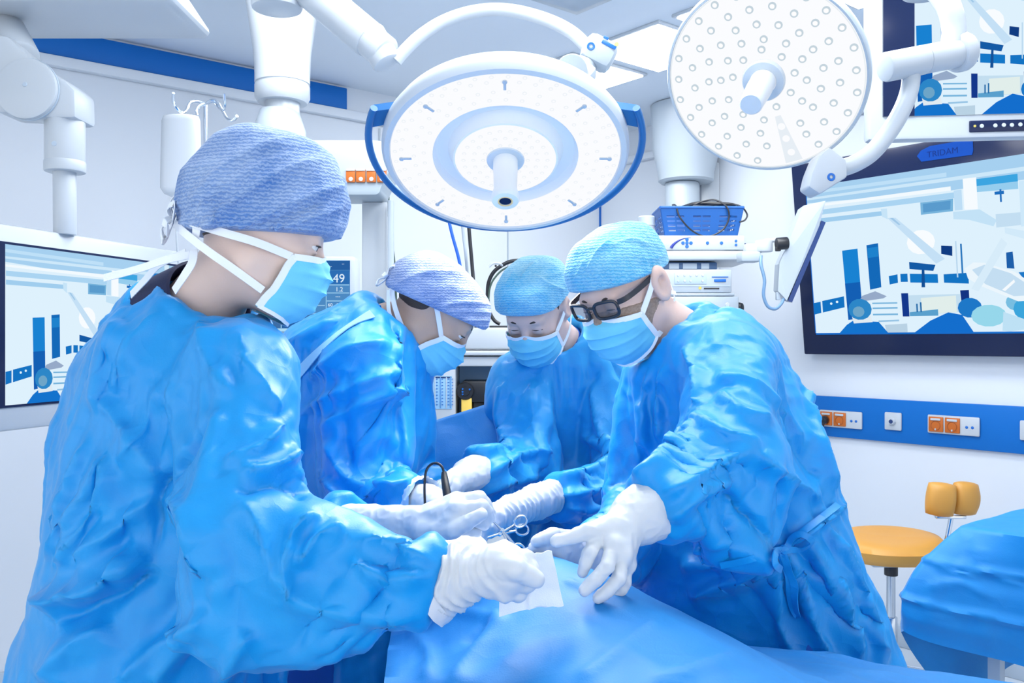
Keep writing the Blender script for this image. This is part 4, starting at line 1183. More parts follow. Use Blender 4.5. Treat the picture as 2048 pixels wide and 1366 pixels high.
# ------------------------------------------------------------------ instrument table under a blue cover
def build_side_table():
    K = P(1925, 1052, 2.48); zt = K.z
    E1 = Vector((.7757, .6312, 0)); E2 = Vector((.6312, -.7757, 0))
    A1, A2 = .62, .95
    def W(a, b, z): return Vector((K.x, K.y, 0)) + E1 * a + E2 * b + UP * z
    Mx = Matrix((E1, E2, UP)).transposed()
    if Mx.determinant() < 0: Mx = Matrix((E1, -E2, UP)).transposed()
    cc = W(A1 / 2, A2 / 2, 0)
    t = thing('instrument_table', 'steel leg table under the blue cover at the bottom right', 'table', cc)
    m = MB(); m.box(cc + UP * (zt - .022), (A1 - .02, A2 - .02, .03), Mx, .004); m.build('table_top', M_STEEL, t)
    for a in (.05, A1 - .05):
        for b in (.07, A2 - .05):
            m = MB(); m.box(W(a, b, (zt - .03) / 2), (.034, .034, zt - .03), Mx, .003); m.build('leg', M_GREY, t)
    m = MB(); m.box(W(A1 / 2, .07, .16), (A1 - .1, .03, .03), Mx, .003); m.build('crossbar', M_STEEL, t)
    ns = 240; rows = 40; top_rows = 12
    hw, hd = A1 / 2 + .004, A2 / 2 + .004
    L = [2 * hd, 2 * hw, 2 * hd, 2 * hw]; tot = sum(L)
    cs = [(-hw, -hd), (-hw, hd), (hw, hd), (hw, -hd)]; nn_ = [(-1, 0), (0, 1), (1, 0), (0, -1)]
    def perim(u):
        d = (u % 1.0) * tot
        for k in range(4):
            if d <= L[k] + 1e-9:
                f = d / L[k]; a = cs[k]; b = cs[(k + 1) % 4]
                return a[0] + (b[0] - a[0]) * f, a[1] + (b[1] - a[1]) * f, nn_[k], k, f
            d -= L[k]
        return cs[0][0], cs[0][1], nn_[0], 0, 0.0
    vs = []; fs = []
    for j in range(top_rows):
        f = j / top_rows
        for k in range(ns):
            a, b, n2, sd, ff = perim(k / ns)
            z = zt - .002 + .010 * max(0, mnoise.noise((a * f * 3 + 4, b * f * 3, 2.0))) * (1 - f) + .004 * (1 - 2 * abs(mnoise.noise((a * f * 7, b * f * 7, 1.3)))) * (1 - f * f)
            vs.append(W(A1 / 2 + a * f, A2 / 2 + b * f, z))
    for j in range(rows):
        f = j / (rows - 1)
        for k in range(ns):
            a, b, n2, sd, ff = perim(k / ns)
            arc = ((k / ns) * tot)
            # distance along the edge from the corner that points to the operating table
            dk = min(arc, tot - arc)
            corner = math.exp(-(dk / .13) ** 2)
            drop = .285 + .015 * math.sin(arc * 9) + .075 * min(1, dk / .35) * (sd == 0) + (.24 * min(1, dk / .12) if sd == 3 else 0)
            out = .003 + f * (.018 + .016 * math.sin(arc * 14 + 1) + .03 * mnoise.noise((arc * 4, f * 2.0, .5)))
            out += .014 * (1 - 2 * abs(mnoise.noise((arc * 3.2 + 1, f * 3.2, 4.2)))) * f
            out += .009 * math.exp(-((f - .30) / .025) ** 2) + .010 * math.exp(-((f - .66) / .025) ** 2)
            out = max(out, .002)
            sw = corner * .12 * math.sin(min(1, f * 1.15) * 1.9) 
            z = zt - .002 - f * drop + .008 * mnoise.noise((arc * 5, f * 3, 1.0))
            q = W(A1 / 2 + a + n2[0] * out - sw * 1.0, A2 / 2 + b + n2[1] * out - sw * .75, z)
            vs.append(q)
    T = top_rows + rows
    for j in range(T - 1):
        for k in range(ns):
            k2 = (k + 1) % ns
            fs.append((j * ns + k, j * ns + k2, (j + 1) * ns + k2, (j + 1) * ns + k))
    V = np.array([tuple(q) for q in vs]); Qf = np.array(fs); Nf = normals_of(V, Qf)
    if (Nf[:, :2] * (V[:, :2] - np.array((cc.x, cc.y)))).sum() < 0: Nf = -Nf
    lines = [([(1926, 1056), (1938, 1120), (1905, 1190)], .012, .008), ([(1850, 1180), (1920, 1165), (1985, 1200)], .012, .009), ([(1960, 1090), (1990, 1150), (2048, 1170)], .012, .008), ([(1870, 1130), (1930, 1150), (1990, 1140)], .010, .008), ([(1850, 1240), (1930, 1225), (2048, 1250)], .010, .007), ([(1890, 1110), (1865, 1180), (1850, 1250)], .010, .008), ([(1990, 1190), (1970, 1260), (1990, 1310)], .012, .007)]
    V = V + Nf * creases(V, Nf, lines)[:, None]
    m = MB(); m.add(V.tolist(), fs)
    o = m.build('table_cover', M_DRAPE, None, origin=(cc.x, cc.y, zt), deg=60)
    tag(o, 'creased blue cover draped over the instrument table', 'cover')
# ------------------------------------------------------------------ soft shapes: rounded limbs blended into one skin
def axis_steps(lo, hi, coarse, zones=()):
    out = [lo]
    while out[-1] < hi:
        x = out[-1]; st = coarse
        for a, b, s in zones:
            if a - 1e-6 <= x < b: st = min(st, s)
        out.append(x + st)
    return np.array(out, dtype=np.float32)

class Soft:
    def __init__(self, lo, hi, step, zones=((), (), ())):
        self.ax = [axis_steps(lo[i], hi[i], step, zones[i]) for i in range(3)]
        self.F = np.full([len(a) for a in self.ax], 0.5, dtype=np.float32)
    def block(self, lo, hi):
        sl = []
        for i in range(3):
            a = max(0, int(np.searchsorted(self.ax[i], lo[i])) - 1); b = min(len(self.ax[i]), int(np.searchsorted(self.ax[i], hi[i])) + 1)
            if b <= a: return None, None
            sl.append(slice(a, b))
        g = np.meshgrid(self.ax[0][sl[0]], self.ax[1][sl[1]], self.ax[2][sl[2]], indexing='ij', sparse=True)
        return tuple(sl), g
    def _mix(self, sl, d, k, sub):
        G = self.F[sl]
        if sub:
            d = -d
            if k > 0:
                h = np.clip(0.5 - 0.5 * (G - d) / k, 0, 1)
                self.F[sl] = G * (1 - h) + d * h + k * h * (1 - h)
            else: self.F[sl] = np.maximum(G, d)
        else:
            if k > 0:
                h = np.clip(0.5 + 0.5 * (G - d) / k, 0, 1)
                self.F[sl] = G * (1 - h) + d * h - k * h * (1 - h)
            else: self.F[sl] = np.minimum(G, d)
    def cone(self, a, b, ra, rb=None, k=0.02, flat=None, sub=False):
        """limb from a to b; flat=(direction, factor<1) squeezes it along a direction"""
        rb = ra if rb is None else rb
        a = np.array(a, dtype=np.float32); b = np.array(b, dtype=np.float32)
        mg = max(ra, rb) + 0.03 + k
        sl, g = self.block(np.minimum(a, b) - mg, np.maximum(a, b) + mg)
        if sl is None: return self
        px, py, pz = g[0] - a[0], g[1] - a[1], g[2] - a[2]
        ba = b - a; L = float(ba @ ba) + 1e-12
        h = np.clip((px * ba[0] + py * ba[1] + pz * ba[2]) / L, 0, 1)
        qx, qy, qz = px - h * ba[0], py - h * ba[1], pz - h * ba[2]
        f = 1.0
        if flat is not None:
            n = np.array(Vector(flat[0]).normalized(), dtype=np.float32); f = flat[1]
            dn = qx * n[0] + qy * n[1] + qz * n[2]; e = (1.0 / f - 1.0) * dn
            qx, qy, qz = qx + e * n[0], qy + e * n[1], qz + e * n[2]
        d = np.sqrt(qx * qx + qy * qy + qz * qz) - (ra + (rb - ra) * h)
        if flat is not None: d = d * (0.5 + 0.5 * f)
        self._mix(sl, d.astype(np.float32), k, sub)
        return self
    def ell(self, c, r, M=None, k=0.02, sub=False, p=2.0):
        c = np.array(c, dtype=np.float32); mr = max(r) + 0.03 + k
        sl, g = self.block(c - mr, c + mr)
        if sl is None: return self
        x, y, z = g[0] - c[0], g[1] - c[1], g[2] - c[2]
        if M is not None:
            m = np.array(M, dtype=np.float32)      # columns = local axes
            x, y, z = (x * m[0, 0] + y * m[1, 0] + z * m[2, 0], x * m[0, 1] + y * m[1, 1] + z * m[2, 1], x * m[0, 2] + y * m[1, 2] + z * m[2, 2])
        if p == 2.0:
            k0 = np.sqrt((x / r[0]) ** 2 + (y / r[1]) ** 2 + (z / r[2]) ** 2)
        else:
            k0 = ((np.abs(x) / r[0]) ** p + (np.abs(y) / r[1]) ** p + (np.abs(z) / r[2]) ** p) ** (1 / p)
        k1 = np.sqrt((x / r[0] ** 2) ** 2 + (y / r[1] ** 2) ** 2 + (z / r[2] ** 2) ** 2) + 1e-6
        d = k0 * (k0 - 1) / k1
        self._mix(sl, d.astype(np.float32), k, sub)
        return self
    def plane_cut(self, o, n, k=0.004):
        """remove everything on the side the normal points to"""
        g = np.meshgrid(*self.ax, indexing='ij', sparse=True)
        d = (g[0] - o[0]) * n[0] + (g[1] - o[1]) * n[1] + (g[2] - o[2]) * n[2]
        G = self.F; h = np.clip(0.5 - 0.5 * (G - d) / k, 0, 1)
        self.F = (G * (1 - h) + d * h + k * h * (1 - h)).astype(np.float32)
        return self
    def mesh(self, relax=2):
        F = self.F; F[[0, -1], :, :] = .5; F[:, [0, -1], :] = .5; F[:, :, [0, -1]] = .5
        X, Y, Z = self.ax
        nx, ny, nz = F.shape
        S = F < 0
        acc = {}
        cnt = np.zeros((nx - 1, ny - 1, nz - 1), dtype=np.int16)
        pos = np.zeros((nx - 1, ny - 1, nz - 1, 3), dtype=np.float32)
        quads = []
        for axis in range(3):
            s0 = [slice(None)] * 3; s1 = [slice(None)] * 3
            s0[axis] = slice(0, -1); s1[axis] = slice(1, None)
            A = S[tuple(s0)]; B = S[tuple(s1)]
            idx = np.argwhere(A != B)
            if len(idx) == 0: continue
            i, j, k = idx.T
            e1 = np.zeros(3, int); e1[axis] = 1
            f0 = F[i, j, k]; f1 = F[i + e1[0], j + e1[1], k + e1[2]]
            t = f0 / (f0 - f1)
            p = np.stack([X[i], Y[j], Z[k]], 1).astype(np.float32)
            q = np.stack([X[i + e1[0]], Y[j + e1[1]], Z[k + e1[2]]], 1)
            p = p + (q - p) * t[:, None]
            o1, o2 = [a for a in range(3) if a != axis]
            cells = []
            for da, db in ((0, 0), (-1, 0), (-1, -1), (0, -1)):
                c = idx.copy(); c[:, o1] += da; c[:, o2] += db
                np.add.at(pos, (c[:, 0], c[:, 1], c[:, 2]), p)
                np.add.at(cnt, (c[:, 0], c[:, 1], c[:, 2]), 1)
                cells.append(c)
            flip = f0 < 0
            if axis == 1: flip = ~flip
            quads.append((cells, flip))
        ids = -np.ones(cnt.shape, dtype=np.int64)
        act = np.argwhere(cnt > 0)
        ids[act[:, 0], act[:, 1], act[:, 2]] = np.arange(len(act))
        V = pos[act[:, 0], act[:, 1], act[:, 2]] / cnt[act[:, 0], act[:, 1], act[:, 2]][:, None]
        Q = []
        for cells, flip in quads:
            q = np.stack([ids[c[:, 0], c[:, 1], c[:, 2]] for c in cells], 1)
            q[~flip] = q[~flip][:, ::-1]
            Q.append(q)
        Q = np.concatenate(Q)
        V = V.astype(np.float64)
        c = V - V.mean(0)
        if (np.cross(c[Q[:, 0]], c[Q[:, 1]]) * c[Q[:, 2]]).sum() < 0: Q = Q[:, ::-1].copy()
        for _ in range(relax): V = laplace(V, Q, 0.5)
        return V, Q

def laplace(V, Q, w):
    acc = np.zeros_like(V); n = np.zeros(len(V))
    for a, b in ((0, 1), (1, 2), (2, 3), (3, 0)):
        np.add.at(acc, Q[:, a], V[Q[:, b]]); np.add.at(acc, Q[:, b], V[Q[:, a]])
        np.add.at(n, Q[:, a], 1); np.add.at(n, Q[:, b], 1)
    return V * (1 - w) + w * acc / np.maximum(n, 1)[:, None]

def normals_of(V, Q):
    d1 = V[Q[:, 2]] - V[Q[:, 0]]; d2 = V[Q[:, 3]] - V[Q[:, 1]]
    fn = np.cross(d1, d2); N = np.zeros_like(V)
    for a in range(4): np.add.at(N, Q[:, a], fn)
    return N / (np.linalg.norm(N, axis=1)[:, None] + 1e-12)

def _hash(ix, iy, iz, seed):
    h = (ix * 374761393 + iy * 668265263 + iz * 2147483647 + seed * 974634777) & 0xFFFFFFFF
    h = ((h ^ (h >> 13)) * 1274126177) & 0xFFFFFFFF
    return ((h ^ (h >> 16)) & 0xFFFF) / 32767.5 - 1.0
def vnoise(p, seed=0):
    i = np.floor(p).astype(np.int64); f = p - i; u = f * f * (3 - 2 * f)
    r = 0
    for dx in (0, 1):
        for dy in (0, 1):
            for dz in (0, 1):
                w = (u[:, 0] if dx else 1 - u[:, 0]) * (u[:, 1] if dy else 1 - u[:, 1]) * (u[:, 2] if dz else 1 - u[:, 2])
                r = r + w * _hash(i[:, 0] + dx, i[:, 1] + dy, i[:, 2] + dz, seed)
    return r
def ridged(p, seed=0):
    return 1 - 2 * np.abs(vnoise(p, seed))

def crumple(V, N, seed, s1=7.0, a1=.010, s2=16.0, a2=.005, s3=34., a3=.002, stretch=None):
    """sharp-edged cloth creases pushed along the normals"""
    p = V.copy()
    if stretch is not None:
        d = np.array(stretch[0], float); d /= np.linalg.norm(d)
        p = p + (stretch[1] - 1) * (p @ d)[:, None] * d
    w = np.stack([vnoise(p * 5, seed + 11), vnoise(p * 5, seed + 12), vnoise(p * 5, seed + 13)], 1) * .05
    p = p + w
    d = a1 * ridged(p * s1, seed) + a2 * ridged(p * s2 + 3.3, seed + 1) + a3 * ridged(p * s3 + 7.1, seed + 2)
    return d

def pixel_of(V):
    return np.stack([CX + V[:, 0] / V[:, 1] * F_PX, CY - (V[:, 2] - CAM_H) / V[:, 1] * F_PX], 1)

def creases(V, N, lines):
    """drawn folds: each line is (points, half width in metres, height); they run over the side of the cloth facing the table lamp view"""
    px = pixel_of(V)
    toc = np.array([0, 0, CAM_H]) - V; facing = np.clip(((toc * N).sum(1) / np.linalg.norm(toc, axis=1)) * 3, 0, 1)
    d = np.zeros(len(V))
    for pts, w, amp in lines:
        pts = np.array(pts, float)
        sub, _ = spline([Vector((a, b, 0)) for a, b in pts], 6)
        sp = np.array([(q.x, q.y) for q in sub])
        best = np.full(len(V), 1e9); tt = np.zeros(len(V))
        n = len(sp) - 1
        for i in range(n):
            a = sp[i]; ba = sp[i + 1] - a; L = ba @ ba + 1e-9
            h = np.clip(((px - a) @ ba) / L, 0, 1)
            dist = np.linalg.norm(px - a - h[:, None] * ba, axis=1)
            m = dist < best
            best[m] = dist[m]; tt[m] = (i + h[m]) / n
        wm = .62 * w * F_PX / V[:, 1]
        taper = np.clip(np.minimum(tt, 1 - tt) * 5 + .15, 0, 1)
        x = best / wm
        d += amp * taper * np.where(x < 4, np.exp(-x ** 1.3), 0)
    return d * facing

def soft_obj(name, V, Q, mt, parent):
    return link_mesh(name, V, Q, mt, None, parent, True)
# ------------------------------------------------------------------ loose cloth: the garment is cut a little too big and settles over a slimmer form, so it hangs in folds
def settle(V, Q, form, grow=.06, pinned=None, frames=24, mass=.2, bend=.5, tens=15.0, quality=5, dist=.004, hold=None, grav=1.0, cq=2):
    me = bpy.data.meshes.new('settle'); me.from_pydata(V.tolist(), [], [tuple(int(i) for i in q) for q in Q]); me.update()
    ob = bpy.data.objects.new('settle', me); COL.objects.link(ob)
    cob = None
    if form is not None:
        cme = bpy.data.meshes.new('form'); cme.from_pydata(form[0].tolist(), [], [tuple(int(i) for i in q) for q in form[1]]); cme.update()
        cob = bpy.data.objects.new('form', cme); COL.objects.link(cob)
        cm = cob.modifiers.new('col', 'COLLISION'); cob.collision.thickness_outer = dist; cob.collision.cloth_friction = 12; cob.collision.damping = .6
    md = ob.modifiers.new('cloth', 'CLOTH'); cs = md.settings
    w = np.zeros(len(V)) if hold is None else np.asarray(hold, float) * np.ones(len(V))
    if pinned is not None: w = np.where(pinned, 1.0, w)
    if w.max() > 0:
        vg = ob.vertex_groups.new(name='hold'); lev = np.round(w, 2)
        for x in np.unique(lev):
            if x > 0: vg.add(np.nonzero(lev == x)[0].tolist(), float(x), 'REPLACE')
        cs.vertex_group_mass = 'hold'; cs.pin_stiffness = 1.0
    cs.quality = quality; cs.mass = mass; cs.air_damping = 3.0
    cs.tension_stiffness = tens; cs.compression_stiffness = tens; cs.shear_stiffness = tens * .3; cs.bending_stiffness = bend
    cs.tension_damping = 6; cs.compression_damping = 6; cs.shear_damping = 6; cs.bending_damping = .5
    cs.shrink_min = -grow
    cs.effector_weights.gravity = grav
    md.collision_settings.use_collision = form is not None
    md.collision_settings.collision_quality = cq; md.collision_settings.distance_min = dist
    md.collision_settings.use_self_collision = False
    md.point_cache.frame_start = 1; md.point_cache.frame_end = frames
    f0 = SC.frame_current
    for f in range(1, frames + 1): SC.frame_set(f)
    dg = bpy.context.evaluated_depsgraph_get()
    ev = ob.evaluated_get(dg); m2 = ev.to_mesh()
    out = np.zeros(len(m2.vertices) * 3); m2.vertices.foreach_get('co', out); ev.to_mesh_clear()
    bpy.data.objects.remove(ob); bpy.data.meshes.remove(me)
    if cob: bpy.data.objects.remove(cob); bpy.data.meshes.remove(cme)
    SC.frame_set(f0)
    return out.reshape(-1, 3)

def refine(V, Q, levels=1):
    """smooth subdivision of a quad surface"""
    me = bpy.data.meshes.new('refine'); me.from_pydata(V.tolist(), [], [tuple(int(i) for i in q) for q in Q]); me.update()
    ob = bpy.data.objects.new('refine', me); COL.objects.link(ob)
    md = ob.modifiers.new('sub', 'SUBSURF'); md.levels = levels; md.render_levels = levels
    dg = bpy.context.evaluated_depsgraph_get(); m2 = ob.evaluated_get(dg).to_mesh()
    out = np.zeros(len(m2.vertices) * 3); m2.vertices.foreach_get('co', out)
    q = np.zeros(len(m2.polygons) * 4, dtype=np.int32); m2.polygons.foreach_get('vertices', q)
    ob.evaluated_get(dg).to_mesh_clear(); bpy.data.objects.remove(ob); bpy.data.meshes.remove(me)
    return out.reshape(-1, 3), q.reshape(-1, 4).astype(np.int64)
# ------------------------------------------------------------------ cloth and skin materials
def cloth_mat(name, base, light, rough=.40, sheen=.10, crease=.3):
    m = bpy.data.materials.new(name); m.use_nodes = True
    nt = m.node_tree; b = nt.nodes['Principled BSDF']
    b.inputs['Roughness'].default_value = rough
    b.inputs['Specular IOR Level'].default_value = .42
    b.inputs['Sheen Weight'].default_value = sheen
    b.inputs['Sheen Roughness'].default_value = .4
    b.inputs['Sheen Tint'].default_value = (.8, .9, 1, 1)
    tc = nt.nodes.new('ShaderNodeTexCoord')
    nz = nt.nodes.new('ShaderNodeTexNoise'); nz.inputs['Scale'].default_value = 9; nz.inputs['Detail'].default_value = 6; nz.inputs['Roughness'].default_value = .7
    mx = nt.nodes.new('ShaderNodeMix'); mx.data_type = 'RGBA'
    mx.inputs[6].default_value = base; mx.inputs[7].default_value = light
    nt.links.new(tc.outputs['Object'], nz.inputs['Vector']); nt.links.new(nz.outputs['Fac'], mx.inputs[0]); nt.links.new(mx.outputs[2], b.inputs['Base Color'])
    vo = nt.nodes.new('ShaderNodeTexVoronoi'); vo.inputs['Scale'].default_value = 13
    wz = nt.nodes.new('ShaderNodeTexNoise'); wz.inputs['Scale'].default_value = 7; wz.inputs['Detail'].default_value = 2
    va = nt.nodes.new('ShaderNodeVectorMath'); va.operation = 'MULTIPLY_ADD'; va.inputs[1].default_value = (.12, .12, .12)
    nt.links.new(tc.outputs['Object'], wz.inputs['Vector']); nt.links.new(wz.outputs['Color'], va.inputs[0]); nt.links.new(tc.outputs['Object'], va.inputs[2])
    nt.links.new(va.outputs[0], vo.inputs['Vector'])
    fz = nt.nodes.new('ShaderNodeTexNoise'); fz.inputs['Scale'].default_value = 420; fz.inputs['Detail'].default_value = 2
    nt.links.new(tc.outputs['Object'], fz.inputs['Vector'])
    b1 = nt.nodes.new('ShaderNodeBump'); b1.inputs['Strength'].default_value = crease; b1.inputs['Distance'].default_value = .02
    b2 = nt.nodes.new('ShaderNodeBump'); b2.inputs['Strength'].default_value = .12; b2.inputs['Distance'].default_value = .002
    nt.links.new(vo.outputs['Distance'], b1.inputs['Height'])
    nt.links.new(fz.outputs['Fac'], b2.inputs['Height']); nt.links.new(b1.outputs['Normal'], b2.inputs['Normal'])
    nt.links.new(b2.outputs['Normal'], b.inputs['Normal'])
    return m

def cap_mat(name, dark, light, scale=52.0):
    """crepe paper cap: pale rippled threads over a blue ground"""
    m = bpy.data.materials.new(name); m.use_nodes = True
    nt = m.node_tree; b = nt.nodes['Principled BSDF']
    b.inputs['Roughness'].default_value = .7; b.inputs['Sheen Weight'].default_value = .25
    tc = nt.nodes.new('ShaderNodeTexCoord')
    wv = nt.nodes.new('ShaderNodeTexWave'); wv.bands_direction = 'Z'; wv.inputs['Scale'].default_value = scale; wv.inputs['Distortion'].default_value = 5; wv.inputs['Detail'].default_value = 2; wv.inputs['Detail Scale'].default_value = 3.5
    nz = nt.nodes.new('ShaderNodeTexNoise'); nz.inputs['Scale'].default_value = 14; nz.inputs['Detail'].default_value = 4
    ml = nt.nodes.new('ShaderNodeMath'); ml.operation = 'MULTIPLY_ADD'; ml.inputs[1].default_value = .42
    ad = nt.nodes.new('ShaderNodeMath'); ad.operation = 'MULTIPLY_ADD'; ad.inputs[1].default_value = 1.1; ad.inputs[2].default_value = -.36
    mx = nt.nodes.new('ShaderNodeMix'); mx.data_type = 'RGBA'; mx.clamp_factor = True
    mx.inputs[6].default_value = dark; mx.inputs[7].default_value = light
    nt.links.new(tc.outputs['Object'], wv.inputs['Vector']); nt.links.new(tc.outputs['Object'], nz.inputs['Vector'])
    nt.links.new(nz.outputs['Fac'], ad.inputs[0])
    nt.links.new(wv.outputs['Fac'], ml.inputs[0]); nt.links.new(ad.outputs[0], ml.inputs[2])
    nt.links.new(ml.outputs[0], mx.inputs[0]); nt.links.new(mx.outputs[2], b.inputs['Base Color'])
    bp = nt.nodes.new('ShaderNodeBump'); bp.inputs['Strength'].default_value = .5; bp.inputs['Distance'].default_value = .003
    nt.links.new(wv.outputs['Fac'], bp.inputs['Height']); nt.links.new(bp.outputs['Normal'], b.inputs['Normal'])
    return m

M_GOWN = cloth_mat('gown_blue', srgb(0, 138, 216), srgb(26, 158, 226))
M_GOWN2 = cloth_mat('gown_blue_pale', srgb(4, 142, 216), srgb(50, 168, 226))
M_DRAPE = cloth_mat('drape_blue', srgb(0, 118, 194), srgb(8, 136, 206), .55, .08, .12)
M_CAP_L = cap_mat('lilac_cap', srgb(66, 118, 188), srgb(182, 202, 230))
M_CAP_L2 = cap_mat('pale_lilac_cap', srgb(92, 128, 192), srgb(188, 200, 230))
M_CAP_T = cap_mat('turquoise_cap', srgb(48, 170, 222), srgb(175, 226, 240))
M_SKIN = mat('skin_light', srgb(226, 200, 188), .5, sss=.15, bump=.12, bscale=300, var=.06, vscale=22)
M_SKIN2 = mat('skin_tan', srgb(205, 172, 152), .5, sss=.15, bump=.12, bscale=300, var=.07, vscale=22)
M_SKIN3 = mat('skin_rosy', srgb(222, 190, 178), .5, sss=.15, bump=.12, bscale=300, var=.07, vscale=22)
M_MASK = mat('mask_aqua', srgb(112, 206, 238), .7, bump=.15, bscale=500, var=.12, vscale=18)
M_STRAP = mat('white_tie', srgb(240, 245, 252), .7, bump=.1, bscale=500)
M_GLOVE = mat('latex_glove', (.63, .66, .70, 1), .38, sss=.1, bump=.08, bscale=90)
M_CUFF = mat('white_cuff', (.68, .71, .76, 1), .6, bump=.1, bscale=300)
M_HAIR = mat('dark_hair', srgb(70, 56, 50), .6, bump=.5, bscale=400)
M_BEARD = mat('beard_stubble', srgb(158, 136, 122), .7, bump=.4, bscale=900, var=.5, vscale=260)
M_EYE = mat('eye_white', (.8, .8, .8, 1), .2)
M_IRIS = mat('iris_dark', srgb(40, 34, 32), .15)
M_NAVYSCRUB = mat('navy_scrub', srgb(22, 32, 72), .7, bump=.2, bscale=300)
M_BLUESCRUB = mat('blue_scrub', srgb(18, 85, 185), .7, bump=.2, bscale=300)
M_FRAME = mat('spectacle_frame', srgb(38, 42, 52), .25)
M_LENS = mat('spectacle_lens', (.10, .11, .13, 1), .05, alpha=.5)
M_SHOE = mat('clog_white', (.7, .74, .8, 1), .5)
M_TROUSER = mat('scrub_trousers', srgb(24, 100, 190), .7)

class Head:
    """head frame: x forward, y to the person's left, z up"""
    def __init__(self, c, f, up=(0, 0, 1), s=.97, roll=0.0):
        self.c = Vector(c); f = Vector(f).normalized()
        l = Vector(up).cross(f).normalized()
        if roll: l = Matrix.Rotation(roll, 3, f) @ l
        self.f = f; self.l = l; self.u = f.cross(l).normalized(); self.s = s
        self.M = Matrix((self.f, self.l, self.u)).transposed()
    def __call__(self, x, y, z):
        return self.c + (self.f * x + self.l * y + self.u * z) * self.s
    def d(self, x, y, z):
        return self.f * x + self.l * y + self.u * z
    def loc(self, V):
        return (np.asarray(V) - np.array(self.c)) @ np.array(self.M) / self.s

def head_shape(S, H, ears=True, lid=0.0, ear=1.0):
    s = H.s
    def E(c, r, k=.02, sub=False, p=2.0): S.ell(H(*c), [x * s for x in r], H.M, k, sub, p)
    def Cn(a, b, ra, rb=None, k=.02, sub=False): S.cone(H(*a), H(*b), ra * s, (rb if rb is not None else ra) * s, k, None, sub)
    E((-.010, 0, .034), (.098, .077, .088))
    E((.028, 0, -.030), (.064, .060, .085), .03)
    for y in (1, -1):
        Cn((-.002, y * .050, -.055), (.050, y * .024, -.098), .021, .017, .03)
        E((.056, y * .040, -.020), (.027, .023, .022), None or .02)
    Cn((.068, -.008, -.103), (.068, .008, -.103), .019, .019, .02)
    Cn((.082, -.036, .026), (.082, .036, .026), .012, .012, .022)
    for y in (1, -1):
        E((.107, y * .031, .006), (.018, .019, .013), .012, True)
    Cn((.090, 0, .016), (.112, 0, -.026), .0085, .0115, .014)
    for y in (1, -1): E((.104, y * .011, -.032), (.010, .0085, .008), .006)
    Cn((.092, -.018, -.066), (.092, .018, -.066), .0085, .0085, .01)
    Cn((.090, -.015, -.078), (.090, .015, -.078), .009, .009, .01)
    for y in (1, -1):
        E((.0835, y * .031, .010 - lid), (.0137, .0168, .0085 + lid * 1.2), .003)           # upper lid
        E((.0830, y * .031, -.006), (.0125, .0155, .0055), .004)          # lower lid
        if not ears: continue
        Cn((-.012, y * .072, -.030), (-.004, y * .080, .012), .010, .017, .006)   # ear
        E((-.012, y * (.085 + .004 * (ear - 1) * 4), .004), (.022 * ear, .011 * ear, .034 * ear), .004)
        E((-.003, y * (.096 + .005 * (ear - 1) * 4), .000), (.012 * ear, .009, .018 * ear), .005, True)
        E((-.010, y * .093, .014), (.008, .006, .009), .004, True)

def eyes(H, parent, look=-.25):
    for y in (1, -1):
        c = H(.0805, y * .031, .002)
        d = H.d(1, 0, look).normalized()
        m = MB(); m.lathe([(.0001, .0125)] + [(.0125 * math.sin(a), .0125 * math.cos(a)) for a in [math.pi * k / 12 for k in range(1, 12)]] + [(.0001, -.0125)], c, d, 20)
        e = m.build('eye', M_EYE, parent)
        m = MB(); m.lathe([(0, .0129), (.004, .0126), (.0056, .0117)], c, d, 18); m.build('iris', M_IRIS, e)
        m = MB(); m.tube([H(.0915, y * (.031 - .015), .005), H(.097, y * .031, .0065), H(.0885, y * (.031 + .0155), .004)], [.0006, .0014, .0009], 6, 5); m.build('eyelashes', M_HAIR, parent)
        m = MB(); m.tube([H(.0945, y * .014, .0265), H(.094, y * .030, .031), H(.082, y * .049, .026)], [.0022, .0028, .0012], 8, 5); m.build('eyebrow', M_HAIR, parent)

